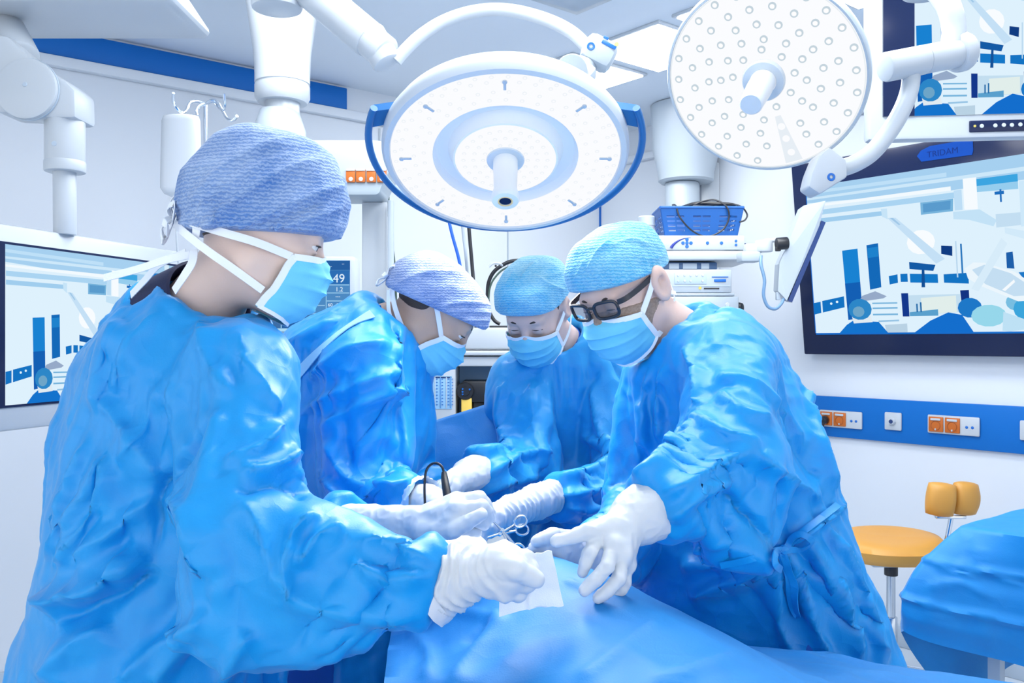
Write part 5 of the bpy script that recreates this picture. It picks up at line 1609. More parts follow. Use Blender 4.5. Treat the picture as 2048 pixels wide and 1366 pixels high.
def mask(H, parent, pale=None, sag=0.0, seed=0):
    nu, nv = 41, 31
    vs = []; fs = []
    prof = [(0, .1075, -.013), (.14, .121, -.023), (.3, .1315, -.040), (.5, .130, -.062), (.72, .119, -.092), (.88, .103, -.115), (1, .084, -.130)]
    def interp(v):
        for i in range(len(prof) - 1):
            if v <= prof[i + 1][0] + 1e-9:
                f = (v - prof[i][0]) / (prof[i + 1][0] - prof[i][0]); f = f * f * (3 - 2 * f) * .5 + f * .5
                return prof[i][1] * (1 - f) + prof[i + 1][1] * f, prof[i][2] * (1 - f) + prof[i + 1][2] * f
        return prof[-1][1], prof[-1][2]
    def pt(u, v, off=0.0):
        xc, zc = interp(v)
        ye = .070 - .006 * v; xe = .058 - .030 * v; ze = -.026 - (.066 + sag) * v
        a = abs(u)
        x = xc - (xc - xe) * a ** 1.9
        y = ye * math.sin(u * math.pi / 2) * (1 + .06 * (1 - a) * a)
        z = zc + (ze - zc) * a ** 1.6
        if v < .15: z += .007 * math.exp(-(a / .16) ** 2)
        pl = 0
        for vc in (.28, .52, .76):
            t = (v - vc)
            pl += .0045 * (1 - a ** 2) * (math.exp(-(t / .05) ** 2) if t < 0 else math.exp(-(t / .016) ** 2))
        w = mnoise.noise((u * 2.2 + seed, v * 3.1, seed * 1.7)) * .006 * (1 - .5 * a) + abs(mnoise.noise((u * 4 + seed, v * 4, 3.3))) * .004
        o = pl + w + off
        dn = Vector((.9, .55 * math.sin(u * math.pi / 2), 0)).normalized()
        return H(x + dn.x * o, y + dn.y * o, z)
    for j in range(nv):
        for i in range(nu):
            vs.append(pt(-1 + 2 * i / (nu - 1), j / (nv - 1)))
    for j in range(nv):
        for i in range(nu):
            vs.append(pt(-1 + 2 * i / (nu - 1), j / (nv - 1), -.0025))
    n0 = nu * nv
    for j in range(nv - 1):
        for i in range(nu - 1):
            a = j * nu + i; q = (a, a + 1, a + nu + 1, a + nu)
            fs.append(q); fs.append(tuple(x + n0 for x in q[::-1]))
    ring = [i for i in range(nu)] + [j * nu + nu - 1 for j in range(1, nv)] + [(nv - 1) * nu + i for i in range(nu - 2, -1, -1)] + [j * nu for j in range(nv - 2, 0, -1)]
    for k in range(len(ring)):
        a = ring[k]; b = ring[(k + 1) % len(ring)]
        fs.append((a, b, b + n0, a + n0))
    m = MB(); m.add(vs, fs); o = m.build('face_mask', pale or M_MASK, parent, deg=70)
    # white bound edges
    m = MB()
    for s in (-1, 1):
        pts = [pt(s * .985, j / 12, .001) for j in range(13)]
        m.ribbon(pts, [H.d(.3, s, 0)] * 13, .011, .003)
    pts = [pt(-1 + 2 * i / 24, .015, .0012) for i in range(25)]
    m.ribbon(pts, [H.d(1, .8 * math.sin(-math.pi / 2 + math.pi * i / 24), 0.2) for i in range(25)], .010, .0022)
    pts = [pt(-1 + 2 * i / 24, .985, .0012) for i in range(25)]
    m.ribbon(pts, [H.d(1, .8 * math.sin(-math.pi / 2 + math.pi * i / 24), -0.2) for i in range(25)], .006, .0022)
    m.build('mask_binding', M_STRAP, o)
    return o, pt

def strap(H, parent, pts, w=.010, mt=None):
    """a tie laid round the head; pts in head coordinates"""
    P3 = [H(*p) for p in pts]
    Ns = [H.d(p[0] + .02, p[1], 0).normalized() for p in pts]
    m = MB(); m.ribbon(P3, Ns, w, .0016, 6)
    return m.build('mask_tie', mt or M_STRAP, parent)

def torso_body(S, pelvis, chest, neck_c, neck_r, H, sh_l, sh_r, facing, feet):
    """the hidden body under the gown, blended with neck and head into one skin"""
    S.cone(H(-.018, 0, -.045), neck_c, neck_r, neck_r * 1.08, .02)
    S.cone(neck_c, chest, neck_r * 1.1, .09, .03)
    S.cone(chest, pelvis, .095, .10, .03)
    S.cone(sh_l, sh_r, .042, .042, .03)
    for f in feet:
        hip = Vector(pelvis) + (Vector((f[0], f[1], 0)) - Vector((pelvis[0], pelvis[1], 0))) * .8
        knee = Vector((f[0], f[1], .48)) + Vector(facing) * .03
        S.cone(hip, knee, .07, .05, .02); S.cone(knee, (f[0], f[1], .09), .05, .038, .02)
        S.cone((f[0], f[1], .045), Vector((f[0], f[1], .035)) + Vector(facing) * .14, .042, .034, .02)

def finish_gown(S, name, parent, mt, seed, lines=(), pins=(), off=.028, grow=.08, bend=1.2, frames=24, amp=.8):
    V, Q = S.mesh(1)
    S.F = S.F + off
    form = S.mesh(1)
    pin = np.zeros(len(V), bool)
    for c, r in pins: pin |= np.linalg.norm(V - np.array(c), axis=1) < r
    V = settle(V, Q, form, grow, pin, frames, bend=bend)
    V, Q = refine(V, Q)
    N = normals_of(V, Q)
    V = V + N * (crumple(V, N, seed) * amp)[:, None]
    if lines:
        N = normals_of(V, Q)
        V = V + N * (1.5 * creases(V, N, lines))[:, None]
    global GOWN_TREE
    GOWN_TREE = BVHTree.FromPolygons(V.tolist(), [tuple(int(i) for i in q) for q in Q])
    return soft_obj(name, V, Q, mt, parent)

def on_gown(px, py, off=.003, fallback=1.5):
    """point and normal of the gown last made, where the eye line through a photo pixel meets it"""
    d = ray(px, py).normalized()
    h = GOWN_TREE.ray_cast(EYE, d)
    if h[0] is None: return P(px, py, fallback), Vector((0, -1, 0))
    n = h[1] if h[1].dot(d) < 0 else -h[1]
    return h[0] + n * off, n
def lay(m, pts, w, off=.003, th=.002, lift=()):
    pp = []; nn = []
    sp, _ = spline([Vector((a, b, 0)) for a, b in pts], 5)
    for q in sp:
        p, n = on_gown(q.x, q.y, off); pp.append(p); nn.append(n)
    for _ in range(3):
        pp = [pp[0]] + [(pp[i - 1] + pp[i] * 2 + pp[i + 1]) / 4 for i in range(1, len(pp) - 1)] + [pp[-1]]
        nn = [nn[0]] + [(nn[i - 1] + nn[i] * 2 + nn[i + 1]) / 4 for i in range(1, len(nn) - 1)] + [nn[-1]]
    m.ribbon(pp, nn, w, th)

# ------------------------------------------------------------------ hands in gloves
def glove(parent, cuff, wrist, mcp, pip, tip, thumb, r=.0102, step=.0022, cuff_fold=0, seed=1, mt=None, palm_r=.0135, kf=1.0):
    """one gloved hand: cuff path, palm to four knuckles, four bent fingers of their own length, thumb from the side of the palm"""
    allp = [Vector(c[0]) for c in cuff] + [wrist] + mcp + pip + tip + thumb
    lo = [min(p[i] for p in allp) - .055 for i in range(3)]; hi = [max(p[i] for p in allp) + .055 for i in range(3)]
    S = Soft(lo, hi, step)
    for i in range(len(cuff) - 1):
        S.cone(cuff[i][0], cuff[i + 1][0], cuff[i][1], cuff[i + 1][1], .01)
    wr = cuff[-1][1] if cuff else .028
    S.cone(cuff[-1][0], wrist, wr, .027, .012)
    for k, mm in enumerate(mcp):
        S.cone(wrist, mm, .021 if k in (1, 2) else .019, palm_r if k < 3 else palm_r * .92, .010)
    for k in range(3): S.cone(mcp[k], mcp[k + 1], palm_r * .9, palm_r * .9, .008)
    S.cone(wrist, thumb[0], .021, .016, .012)
    sc = (1.0, 1.03, 1.0, .88)
    for k in range(4):
        f = r * sc[k]
        dip = pip[k] * .45 + tip[k] * .55
        bend = (pip[k] - mcp[k]).normalized() - (tip[k] - pip[k]).normalized()
        dip = dip + bend * .002
        S.cone(mcp[k], pip[k], f * 1.12, f * 1.02, .004 * kf)
        S.cone(pip[k], dip, f * 1.04, f * .95, .003 * kf)
        S.cone(dip, tip[k], f * .95, f * .80, .003 * kf)
        S.ell(pip[k], (f * 1.08,) * 3, None, .002 * kf)
    S.cone(thumb[0], thumb[1], r * 1.45, r * 1.18, .008); S.cone(thumb[1], thumb[2], r * 1.15, r * .92, .003)
    V, Q = S.mesh(2)
    N = normals_of(V, Q)
    d = .0011 * ridged(V * 42, seed) + .0006 * ridged(V * 90, seed + 3)
    if cuff_fold:
        c0 = np.array(cuff[0][0]); c1 = np.array(wrist); ax = c1 - c0; L = np.linalg.norm(ax); ax = ax / L
        t = (V - c0) @ ax
        ph = t / cuff_fold + 1.2 * vnoise(V * 22, seed + 5)
        wgt = np.clip(1 - (t - L * 1.05) / .04, 0, 1)
        d = d + .0026 * (1 - 2 * np.abs(np.sin(ph * math.pi))) * wgt
    V = V + N * d[:, None]
    o = soft_obj('glove', V, Q, mt or M_GLOVE, parent)
    return o

def cuff_ring(parent, a, b, ra, rb, name='knit_cuff', mt=None, seg=40, wob=.002):
    """short sleeve end as an open tube"""
    M = frame_from_z(Vector(b) - Vector(a)); L = (Vector(b) - Vector(a)).length
    m = MB(); vs = []; fs = []; n = 8
    for i in range(n + 1):
        for k in range(seg):
            an = 2 * math.pi * k / seg; t = i / n
            r = ra + (rb - ra) * t + wob * math.sin(k * 1.9 + i * .8)
            vs.append(Vector(a) + M @ Vector((r * math.cos(an), r * math.sin(an), L * t)))
    for i in range(n):
        for k in range(seg):
            k2 = (k + 1) % seg; fs.append((i * seg + k, i * seg + k2, (i + 1) * seg + k2, (i + 1) * seg + k))
    m.add(vs, fs); return m.build(name, mt or M_CUFF, parent)

def cap_shell(H, parent, c, r, p, o, n, mt, seed, pleats=0.0, step=.0032, tail=None, lines=()):
    """cloth cap over the skull, cut off along its rim"""
    R = max(r) * H.s + .07
    S = Soft([H.c[i] - R - .06 for i in range(3)], [H.c[i] + R + .06 for i in range(3)], step)
    S.ell(H(*c), [x * H.s for x in r], H.M, 0, False, p)
    if tail is not None:
        for (a, ra, kk) in tail: S.ell(H(*a), [x * H.s for x in ra], H.M, kk)
    S.plane_cut(H(*o), H.d(*n).normalized(), .006)
    V, Q = S.mesh(2); N = normals_of(V, Q)
    L = H.loc(V)
    on = np.array(Vector(n).normalized()); h = -((L - np.array(o)) @ on)        # height above the rim
    d = .0016 * ridged(V * 30, seed)
    if pleats:
        ang = np.arctan2(L[:, 1], L[:, 0])
        g = np.exp(-np.maximum(h, 0) / .045)
        d = d + pleats * g * (1 - 2 * np.abs(np.sin(ang * 11 + 2 * vnoise(L * 18, seed)))) * .5
        wr = ridged(np.stack([L[:, 0] * 9, L[:, 1] * 9, (L[:, 2] - L[:, 0] * (.55)) * 34], 1) + vnoise(L * 9, seed + 4)[:, None] * .8, seed + 1)
        d = d + pleats * .75 * wr
    hard = (np.abs(h) < .004)
    d = np.where(hard, 0, d)
    V = V + N * d[:, None]
    if lines:
        N = normals_of(V, Q); V = V + N * np.where(hard, 0, creases(V, N, lines))[:, None]
    return soft_obj('surgical_cap', V, Q, mt, parent)

def hair_patch(H, parent, r, lo, hi, xmax, mt=None):
    S = Soft([H.c[i] - .17 for i in range(3)], [H.c[i] + .17 for i in range(3)], .005)
    S.ell(H(-.012, 0, .03), [x * H.s for x in r], H.M, 0)
    S.plane_cut(H(0, 0, hi), H.d(0, 0, 1)); S.plane_cut(H(0, 0, lo), H.d(0, 0, -1)); S.plane_cut(H(xmax, 0, 0), H.d(1, 0, 0))
    V, Q = S.mesh(1)
    return soft_obj('hair', V, Q, mt or M_HAIR, parent)

def px3(lst): return [P(*p) for p in lst]

def collar(parent, c, axis, r, h, mt, name='scrub_collar', flare=.01, seg=40, front=None, open_=0.0):
    """neckband: a thick ring round the neck"""
    M = frame_from_z(axis)
    m = MB(); m.lathe([(r - .004, -h), (r + flare, -h), (r + .003, h * .2), (r, h), (r - .004, h), (r - .006, h * .5)], c, axis, seg)
    return m.build(name, mt, parent)
# ------------------------------------------------------------------ the four people
def body_mesh(root, H, skin, pelvis, N, shl, shr, facing, feet, nr=.056, covered=False, lid=0.0, ear=1.0):
    zones = [[(H.c[i] - .15, H.c[i] + .15, .0042 if i < 2 else .0042)] for i in range(3)]
    zones[2] = [(H.c[2] - .20, H.c[2] + .15, .0042)]
    pts = [Vector(pelvis), Vector(N), Vector(shl), Vector(shr), H.c] + [Vector((f[0], f[1], 0)) for f in feet] + [Vector((f[0], f[1], 0)) + Vector(facing) * .16 for f in feet]
    lo = [min(p[i] for p in pts) - .17 for i in range(3)]; hi = [max(p[i] for p in pts) + .17 for i in range(3)]
    lo[2] = -.03
    S = Soft(lo, hi, .016, zones)
    chest = Vector(N) * .62 + Vector(pelvis) * .38
    torso_body(S, Vector(pelvis), chest, Vector(N), nr, H, Vector(shl), Vector(shr), facing, feet)
    head_shape(S, H, not covered, lid, ear)
    S.plane_cut((0, 0, .002), (0, 0, -1), .002)
    V, Q = S.mesh(1)
    return soft_obj('body', V, Q, skin, root)

def gown_base(lo, hi, step=.0075): return Soft(lo, hi, step)

def shoes(root, feet, facing, mt):
    for f in feet:
        S = Soft([f[0] - .22, f[1] - .22, -.01], [f[0] + .22, f[1] + .22, .2], .008)
        a = Vector((f[0], f[1], .05)); d = Vector(facing).normalized()
        S.cone(a - d * .05, a + d * .13 + UP * -.01, .052, .047, .01); S.cone(a, a + UP * .05, .052, .055, .02)
        S.plane_cut((0, 0, .004), (0, 0, -1), .003)
        V, Q = S.mesh(1); soft_obj('shoe', V, Q, mt, root)

def trousers(root, pelvis, feet, mt):
    S = Soft([pelvis[0] - .4, pelvis[1] - .4, .05], [pelvis[0] + .4, pelvis[1] + .4, pelvis[2] + .12], .018)
    for f in feet: S.cone(Vector(pelvis) + (Vector((f[0], f[1], 0)) - Vector((pelvis[0], pelvis[1], 0))) * .8, (f[0], f[1], .10), .10, .075, .03)
    V, Q = S.mesh(1); soft_obj('trousers', V, Q, mt, root)

def frame_xfirst(d):
    M = frame_from_z(d); return Matrix((M.col[2], M.col[0], M.col[1])).transposed()

def sleeve(S, sh, el, wr, r0, r1, r2, k=.03):
    sh, el, wr = Vector(sh), Vector(el), Vector(wr)
    S.cone(sh, el, r0, r1, k); S.cone(el, wr, r1, r2, k)
    d = (wr - el).normalized()
    S.ell(wr + d * (.062), (.06, .09, .09), frame_xfirst(d), .004, True, 6.0)      # straight cut end

# ---- A: tall cap, seen from behind
def person_a():
    root_xy = (-.545, 1.44)
    t = thing('person', 'person seen from behind in blue gown and tall blue bouffant cap, holding a white cloth', 'person', (root_xy[0], root_xy[1], 0), 'surgical team round the table')
    b = Vector((.80, .60, 0))
    H = Head(P(518, 466, 1.37), (.90, .33, -.30), s=.965)
    N = P(404, 622, 1.43); U = P(366, 750, 1.46); W = P(338, 920, 1.47); HP = P(315, 1150, 1.46); SK = P(255, 1366, 1.45)
    Rs = P(482, 735, 1.29); Ls = P(330, 715, 1.62)
    Re = P(488, 1062, 1.14); Rw = P(874, 1172, 1.10)
    Le = P(560, 1080, 1.60); Lw = P(705, 1050, 1.46)
    feet = [(root_xy[0] + .05, root_xy[1] - .10), (root_xy[0] - .05, root_xy[1] + .12)]
    body_mesh(t, H, M_SKIN, Vector((HP.x, HP.y, .92)), N, Ls, Rs, b, feet, .052, True)
    trousers(t, Vector((HP.x, HP.y, .85)), feet, M_TROUSER); shoes(t, feet, b, M_SHOE)
    S = gown_base([-1.02, .95, .30], [.02, 1.90, 1.56], .0115)
    fl = (b, .70)
    S.cone(Vector((SK.x - .02, SK.y, .34)), SK, .32, .255, .02, fl)
    S.cone(SK, HP, .255, .215, .03, fl); S.cone(HP, W, .215, .225, .05, fl); S.cone(W, U, .225, .20, .05, fl)
    S.cone(U, N - UP * .10, .15, .085, .06)
    S.cone(Rs, Ls, .082, .085, .06)
    S.cone(P(215, 760, 1.55), P(190, 900, 1.55), .075, .085, .09)
    sleeve(S, Rs, Re, Rw, .088, .092, .054, .035)
    S.cone(P(560, 1090, 1.13), P(690, 1118, 1.11), .078, .066, .03)
    sleeve(S, Ls, Le, Lw, .085, .08, .05, .035)
    nk = (H(-.02, 0, -.06) - N).normalized()
    S.cone(N - nk * .03, N + nk * .15, .070, .082, .02, None, True)
    pins = [(N - UP * .04, .105), (Lw, .062), (Rw, .062)]
    lines = [([(95, 1212), (130, 1198), (210, 1165), (300, 1112)], .030, .030),
             ([(120, 1240), (230, 1195), (310, 1140)], .02, -.020),
             ([(425, 835), (360, 930), (322, 985), (315, 1090)], .010, -.014),
             ([(215, 905), (170, 1000), (95, 1120)], .014, .014), ([(225, 910), (200, 1010), (110, 1140)], .012, .012), ([(180, 880), (135, 980), (110, 1060)], .012, .010),
             ([(330, 985), (240, 1050), (150, 1130)], .02, .014), ([(330, 960), (270, 880), (215, 800)], .03, .012),
             ([(250, 640), (215, 720), (200, 830)], .03, .014), ([(330, 620), (270, 690), (240, 790)], .022, .010), ([(400, 640), (420, 720), (470, 800)], .02, .010),
             ([(470, 660), (500, 740), (560, 830)], .018, .012), ([(330, 760), (300, 860), (240, 940)], .035, .012),
             ([(440, 820), (420, 930), (390, 1060)], .02, .012), ([(560, 850), (520, 900), (450, 935)], .015, .014), ([(600, 900), (540, 940), (480, 950)], .014, .012),
             ([(620, 990), (560, 960), (470, 980)], .016, -.012), ([(640, 1040), (590, 1060), (575, 1150), (590, 1210)], .016, .018),
             ([(690, 1060), (640, 1080), (600, 1130)], .016, .016), ([(350, 980), (390, 1060), (410, 1160)], .02, .016), ([(480, 1000), (530, 1090), (560, 1190)], .02, .014),
             ([(560, 1190), (640, 1215), (740, 1230), (830, 1235)], .02, .010), ([(700, 1120), (770, 1160), (850, 1150)], .014, .012), ([(720, 1080), (790, 1095), (860, 1125)], .014, .014),
             ([(390, 1250), (300, 1310), (240, 1366)], .02, .012), ([(230, 1250), (140, 1300), (90, 1366)], .03, .016), ([(420, 1220), (330, 1330), (310, 1366)], .016, .012), ([(500, 1260), (470, 1310), (440, 1366)], .016, .012)]
    g = finish_gown(S, 'gown', t, M_GOWN, 21, lines, pins)
    # dark scrub collar standing in the neckline and the bound gown edge
    m = MB(); c = N - nk * .008; m.lathe([(.062, -.07), (.104, -.075), (.092, -.01), (.074, .046), (.069, .047), (.066, .0)], c - b * .004, nk + Vector((.1, .0, 0)), 48); m.build('scrub_collar', M_NAVYSCRUB, t)
    m = MB(); ring = []
    M = frame_from_z(nk)
    for k in range(49):
        a = 2 * math.pi * k / 48; ring.append(N - nk * .055 + M @ Vector((.106 * math.cos(a), .106 * math.sin(a), .006 * math.sin(a * 3))))
    m.tube(ring, .008, 8); m.build('neck_binding', M_GOWN2, g)
    cap_shell(H, t, (-.008, 0, .054), (.122, .100, .116), 2.15, (.0, 0, -.006), (.30, 0, -1), M_CAP_L, 5, .004,
              tail=[((-.055, 0, .02), (.070, .080, .070), .05), ((.045, 0, .062), (.072, .084, .085), .04)],
              lines=[([(392, 478), (470, 400), (560, 345), (650, 318)], .012, .009), ([(440, 470), (540, 425), (640, 385), (692, 372)], .010, .008), ([(372, 430), (430, 350), (520, 295), (600, 280)], .012, .009), ([(500, 468), (600, 442), (690, 412)], .008, .007), ([(460, 470), (560, 440), (660, 400)], .006, -.006), ([(395, 440), (410, 400), (420, 365)], .008, .007), ([(400, 455), (450, 420), (470, 395)], .008, .007), ([(420, 400), (500, 340), (600, 305)], .010, .006)])
    eyes(H, t, -.2)
    hair_patch(H, t, (.094, .074, .09), -.045, .03, -.02)
    mask(H, t, sag=.026, seed=1)
    strap(H, t, [(.056, -.069, -.028), (.0, -.081, -.026), (-.05, -.082, -.028), (-.095, -.055, -.026), (-.122, -.01, -.018)], .012)
    strap(H, t, [(.030, -.066, -.092), (-.02, -.068, -.075), (-.06, -.066, -.062), (-.10, -.045, -.045), (-.124, -.01, -.03)], .012)
    # knot and loose tie ends at the nape
    m = MB(); kc = H(-.128, .0, -.022)
    for k in range(7):
        a = k * .9; m.ribbon([kc, kc + H.d(-.012, .02 * math.cos(a), .022 * math.sin(a)), kc + H.d(-.004, .036 * math.cos(a), .04 * math.sin(a)), kc + H.d(.0, .02 * math.cos(a + .5), .03 * math.sin(a + .5)), kc], [H.d(-1, 0, 0)] * 5, .011, .0015, 5)
    m.build('tie_bow', M_STRAP, t)
    for pts in ([(388, 500, 1.30), (384, 525, 1.285), (368, 552, 1.28), (348, 582, 1.30)], [(380, 510, 1.30), (330, 520, 1.29), (280, 537, 1.30), (208, 556, 1.32)], [(372, 505, 1.31), (320, 528, 1.33), (290, 560, 1.36), (262, 590, 1.40)], [(390, 480, 1.3), (393, 455, 1.29), (388, 432, 1.30)]):
        pp = px3(pts); m = MB(); m.ribbon(pp, [Vector((0, -1, .25))] * len(pp), .012, .0015, 6); m.build('tie_end', M_STRAP, t)
    # near hand folded round the white cloth
    glove(t, [(P(866, 1172, 1.10), .040), (P(890, 1158, 1.095), .041), (P(915, 1150, 1.09), .037)], P(945, 1146, 1.09),
          px3([(1012, 1112, 1.085), (1022, 1132, 1.07), (1020, 1156, 1.07), (1008, 1178, 1.08)]),
          px3([(1052, 1120, 1.085), (1060, 1142, 1.075), (1054, 1166, 1.078), (1036, 1186, 1.085)]),
          px3([(1036, 1136, 1.115), (1040, 1152, 1.11), (1034, 1172, 1.11), (1018, 1188, 1.11)]),
          px3([(985, 1122, 1.075), (1030, 1138, 1.05), (1072, 1158, 1.06)]), .0112, cuff_fold=.013, seed=3, palm_r=.0165)
    cuff_ring(t, P(848, 1183, 1.10), P(872, 1168, 1.10), .049, .046, wob=.001)
    # far hand with the pencil
    glove(t, [(P(700, 1050, 1.45), .034), (P(740, 1052, 1.44), .033), (P(790, 1052, 1.42), .031)], P(820, 1048, 1.41),
          px3([(912, 1004, 1.385), (915, 1020, 1.36), (905, 1042, 1.355), (888, 1060, 1.37)]),
          px3([(958, 996, 1.385), (962, 1014, 1.36), (950, 1036, 1.355), (930, 1056, 1.37)]),
          px3([(980, 1026, 1.39), (978, 1036, 1.37), (968, 1050, 1.365), (955, 1064, 1.375)]),
          px3([(850, 1062, 1.37), (905, 1062, 1.34), (962, 1030, 1.34)]), .0108, seed=8, palm_r=.0155)
person_a()

# ---- B: bent over the table in the lilac cap
def person_b():
    rx = (-.47, 2.0)
    t = thing('person', 'person bending low over the table in a pale lilac cap and blue gown', 'person', (rx[0], rx[1], 0), 'surgical team round the table')
    b = Vector((.96, .15, 0)).normalized()
    H = Head(P(866, 622, 2.0), (.72, .06, -.69), up=(.5, 0, 1), s=.97)
    N = P(772, 660, 2.0); U = P(705, 735, 2.0); W = P(690, 910, 2.03); HP = P(640, 1150, 2.03); SK = P(610, 1366, 2.03)
    Rs = P(722, 735, 1.85); Ls = P(735, 715, 2.17)
    Re = P(725, 985, 1.82); Rw = P(832, 1002, 1.745)
    Le = P(760, 930, 2.14); Lw = P(880, 985, 2.0)
    feet = [(rx[0] + .02, rx[1] - .11), (rx[0] + .02, rx[1] + .11)]
    body_mesh(t, H, M_SKIN2, Vector((HP.x, HP.y, .9)), N, Ls, Rs, b, feet, .05, True)
    trousers(t, Vector((HP.x, HP.y, .82)), feet, M_TROUSER); shoes(t, feet, b, M_SHOE)
    S = gown_base([-.86, 1.62, .30], [-.06, 2.42, 1.53], .013)
    fl = (b, .74)
    S.cone(Vector((SK.x, SK.y, .34)), SK, .27, .22, .02, fl)
    S.cone(SK, HP, .22, .19, .03, fl); S.cone(HP, W, .19, .185, .05, fl); S.cone(W, U, .185, .165, .05)
    S.cone(P(630, 735, 2.02), P(610, 860, 2.03), .10, .10, .08)
    S.cone(U, N - UP * .02, .13, .08, .06); S.cone(Rs, Ls, .085, .085, .06)
    sleeve(S, Rs, Re, Rw, .088, .085, .050, .035)
    sleeve(S, Ls, Le, Lw, .08, .07, .046, .03)
    nk = (H(-.03, 0, -.05) - N).normalized()
    S.cone(N - nk * .02, N + nk * .15, .064, .075, .02, None, True)
    pins = [(N, .105), (Lw, .062), (Rw, .062)]
    lines = [([(620, 760), (700, 700), (780, 690)], .02, .014), ([(600, 830), (690, 780), (800, 740)], .02, .012), ([(640, 860), (720, 810), (820, 770)], .018, .012), ([(800, 650), (790, 720), (795, 800)], .014, .012),
             ([(700, 740), (690, 850), (700, 950)], .02, -.010), ([(650, 880), (700, 960), (800, 980)], .02, .012), ([(760, 760), (800, 830), (810, 930)], .016, .012), ([(690, 1000), (760, 985), (825, 960)], .016, .012), ([(640, 940), (690, 1010), (720, 1025)], .016, .012), ([(560, 700), (600, 680), (680, 640)], .02, .012)]
    finish_gown(S, 'gown', t, M_GOWN, 33, lines, pins)
    # pale inner facing of the crossed neckline, lying from the back to the shoulder
    m = MB(); lay(m, [(578, 770), (632, 712), (690, 660), (745, 630)], .024, .004); m.build('gown_tie', mat('pale_tie_blue', srgb(150, 205, 242), .6), t)
    cap_shell(H, t, (-.012, 0, .026), (.116, .092, .092), 2.15, (-.02, 0, .0), (.36, 0, -1), M_CAP_L2, 9, .003,
              tail=[((-.05, 0, .02), (.075, .080, .070), .05), ((.058, 0, .040), (.058, .076, .062), .04)],
              lines=[([(985, 610), (930, 605), (880, 612)], .008, .005), ([(985, 625), (930, 622), (870, 622)], .007, .005), ([(982, 640), (940, 640), (890, 635)], .006, .005), ([(980, 652), (940, 655)], .006, .004), ([(790, 570), (850, 545), (920, 545)], .01, .004)])
    eyes(H, t, -.5)
    hair_patch(H, t, (.094, .076, .09), -.034, .03, .0)
    mask(H, t, seed=4)
    strap(H, t, [(.056, -.069, -.028), (.012, -.079, .006), (-.02, -.085, .028)], .011)
    strap(H, t, [(.030, -.066, -.092), (-.02, -.068, -.075), (-.07, -.066, -.05), (-.11, -.045, -.02)], .011)
    strap(H, t, [(.0, -.068, -.085), (-.035, -.070, -.085), (-.07, -.068, -.068), (-.105, -.050, -.035)], .009)
    m = MB(); kc = H(-.128, -.02, -.015)
    for k in range(6):
        a = k * 1.05; m.ribbon([kc, kc + H.d(-.012, .02 * math.cos(a), .022 * math.sin(a)), kc + H.d(-.004, .032 * math.cos(a), .034 * math.sin(a)), kc], [H.d(-1, 0, 0)] * 4, .010, .0015, 5)
    m.build('tie_bow', M_STRAP, t)
    glove(t, [(P(838, 1002, 1.74), .034), (P(852, 1005, 1.72), .034), (P(868, 1012, 1.70), .031)], P(885, 1020, 1.68),
          px3([(925, 1030, 1.62), (922, 1042, 1.61), (916, 1052, 1.62), (908, 1060, 1.63)]),
          px3([(945, 1046, 1.59), (940, 1058, 1.585), (932, 1066, 1.59), (922, 1072, 1.61)]),
          px3([(950, 1068, 1.575), (944, 1076, 1.57), (936, 1082, 1.575), (926, 1084, 1.59)]),
          px3([(905, 1020, 1.64), (928, 1030, 1.59), (946, 1052, 1.57)]), .0100, seed=5)
    glove(t, [(P(884, 987, 1.99), .032), (P(896, 998, 1.97), .031)], P(906, 1006, 1.95),
          px3([(926, 1030, 1.93), (924, 1034, 1.91), (920, 1036, 1.89), (914, 1034, 1.87)]),
          px3([(936, 1046, 1.93), (934, 1048, 1.91), (930, 1048, 1.89), (924, 1046, 1.87)]),
          px3([(940, 1060, 1.92), (938, 1060, 1.90), (934, 1060, 1.885), (928, 1058, 1.87)]),
          px3([(916, 1018, 1.90), (928, 1028, 1.87), (936, 1042, 1.86)]), .0098, seed=6)
    # sharp sleeve edge flaring over the glove
    cuff_ring(t, P(826, 1000, 1.75), P(848, 1004, 1.735), .046, .050, 'sleeve_edge', mat('sleeve_lining', srgb(205, 225, 245), .6), 32, .003)
person_b()

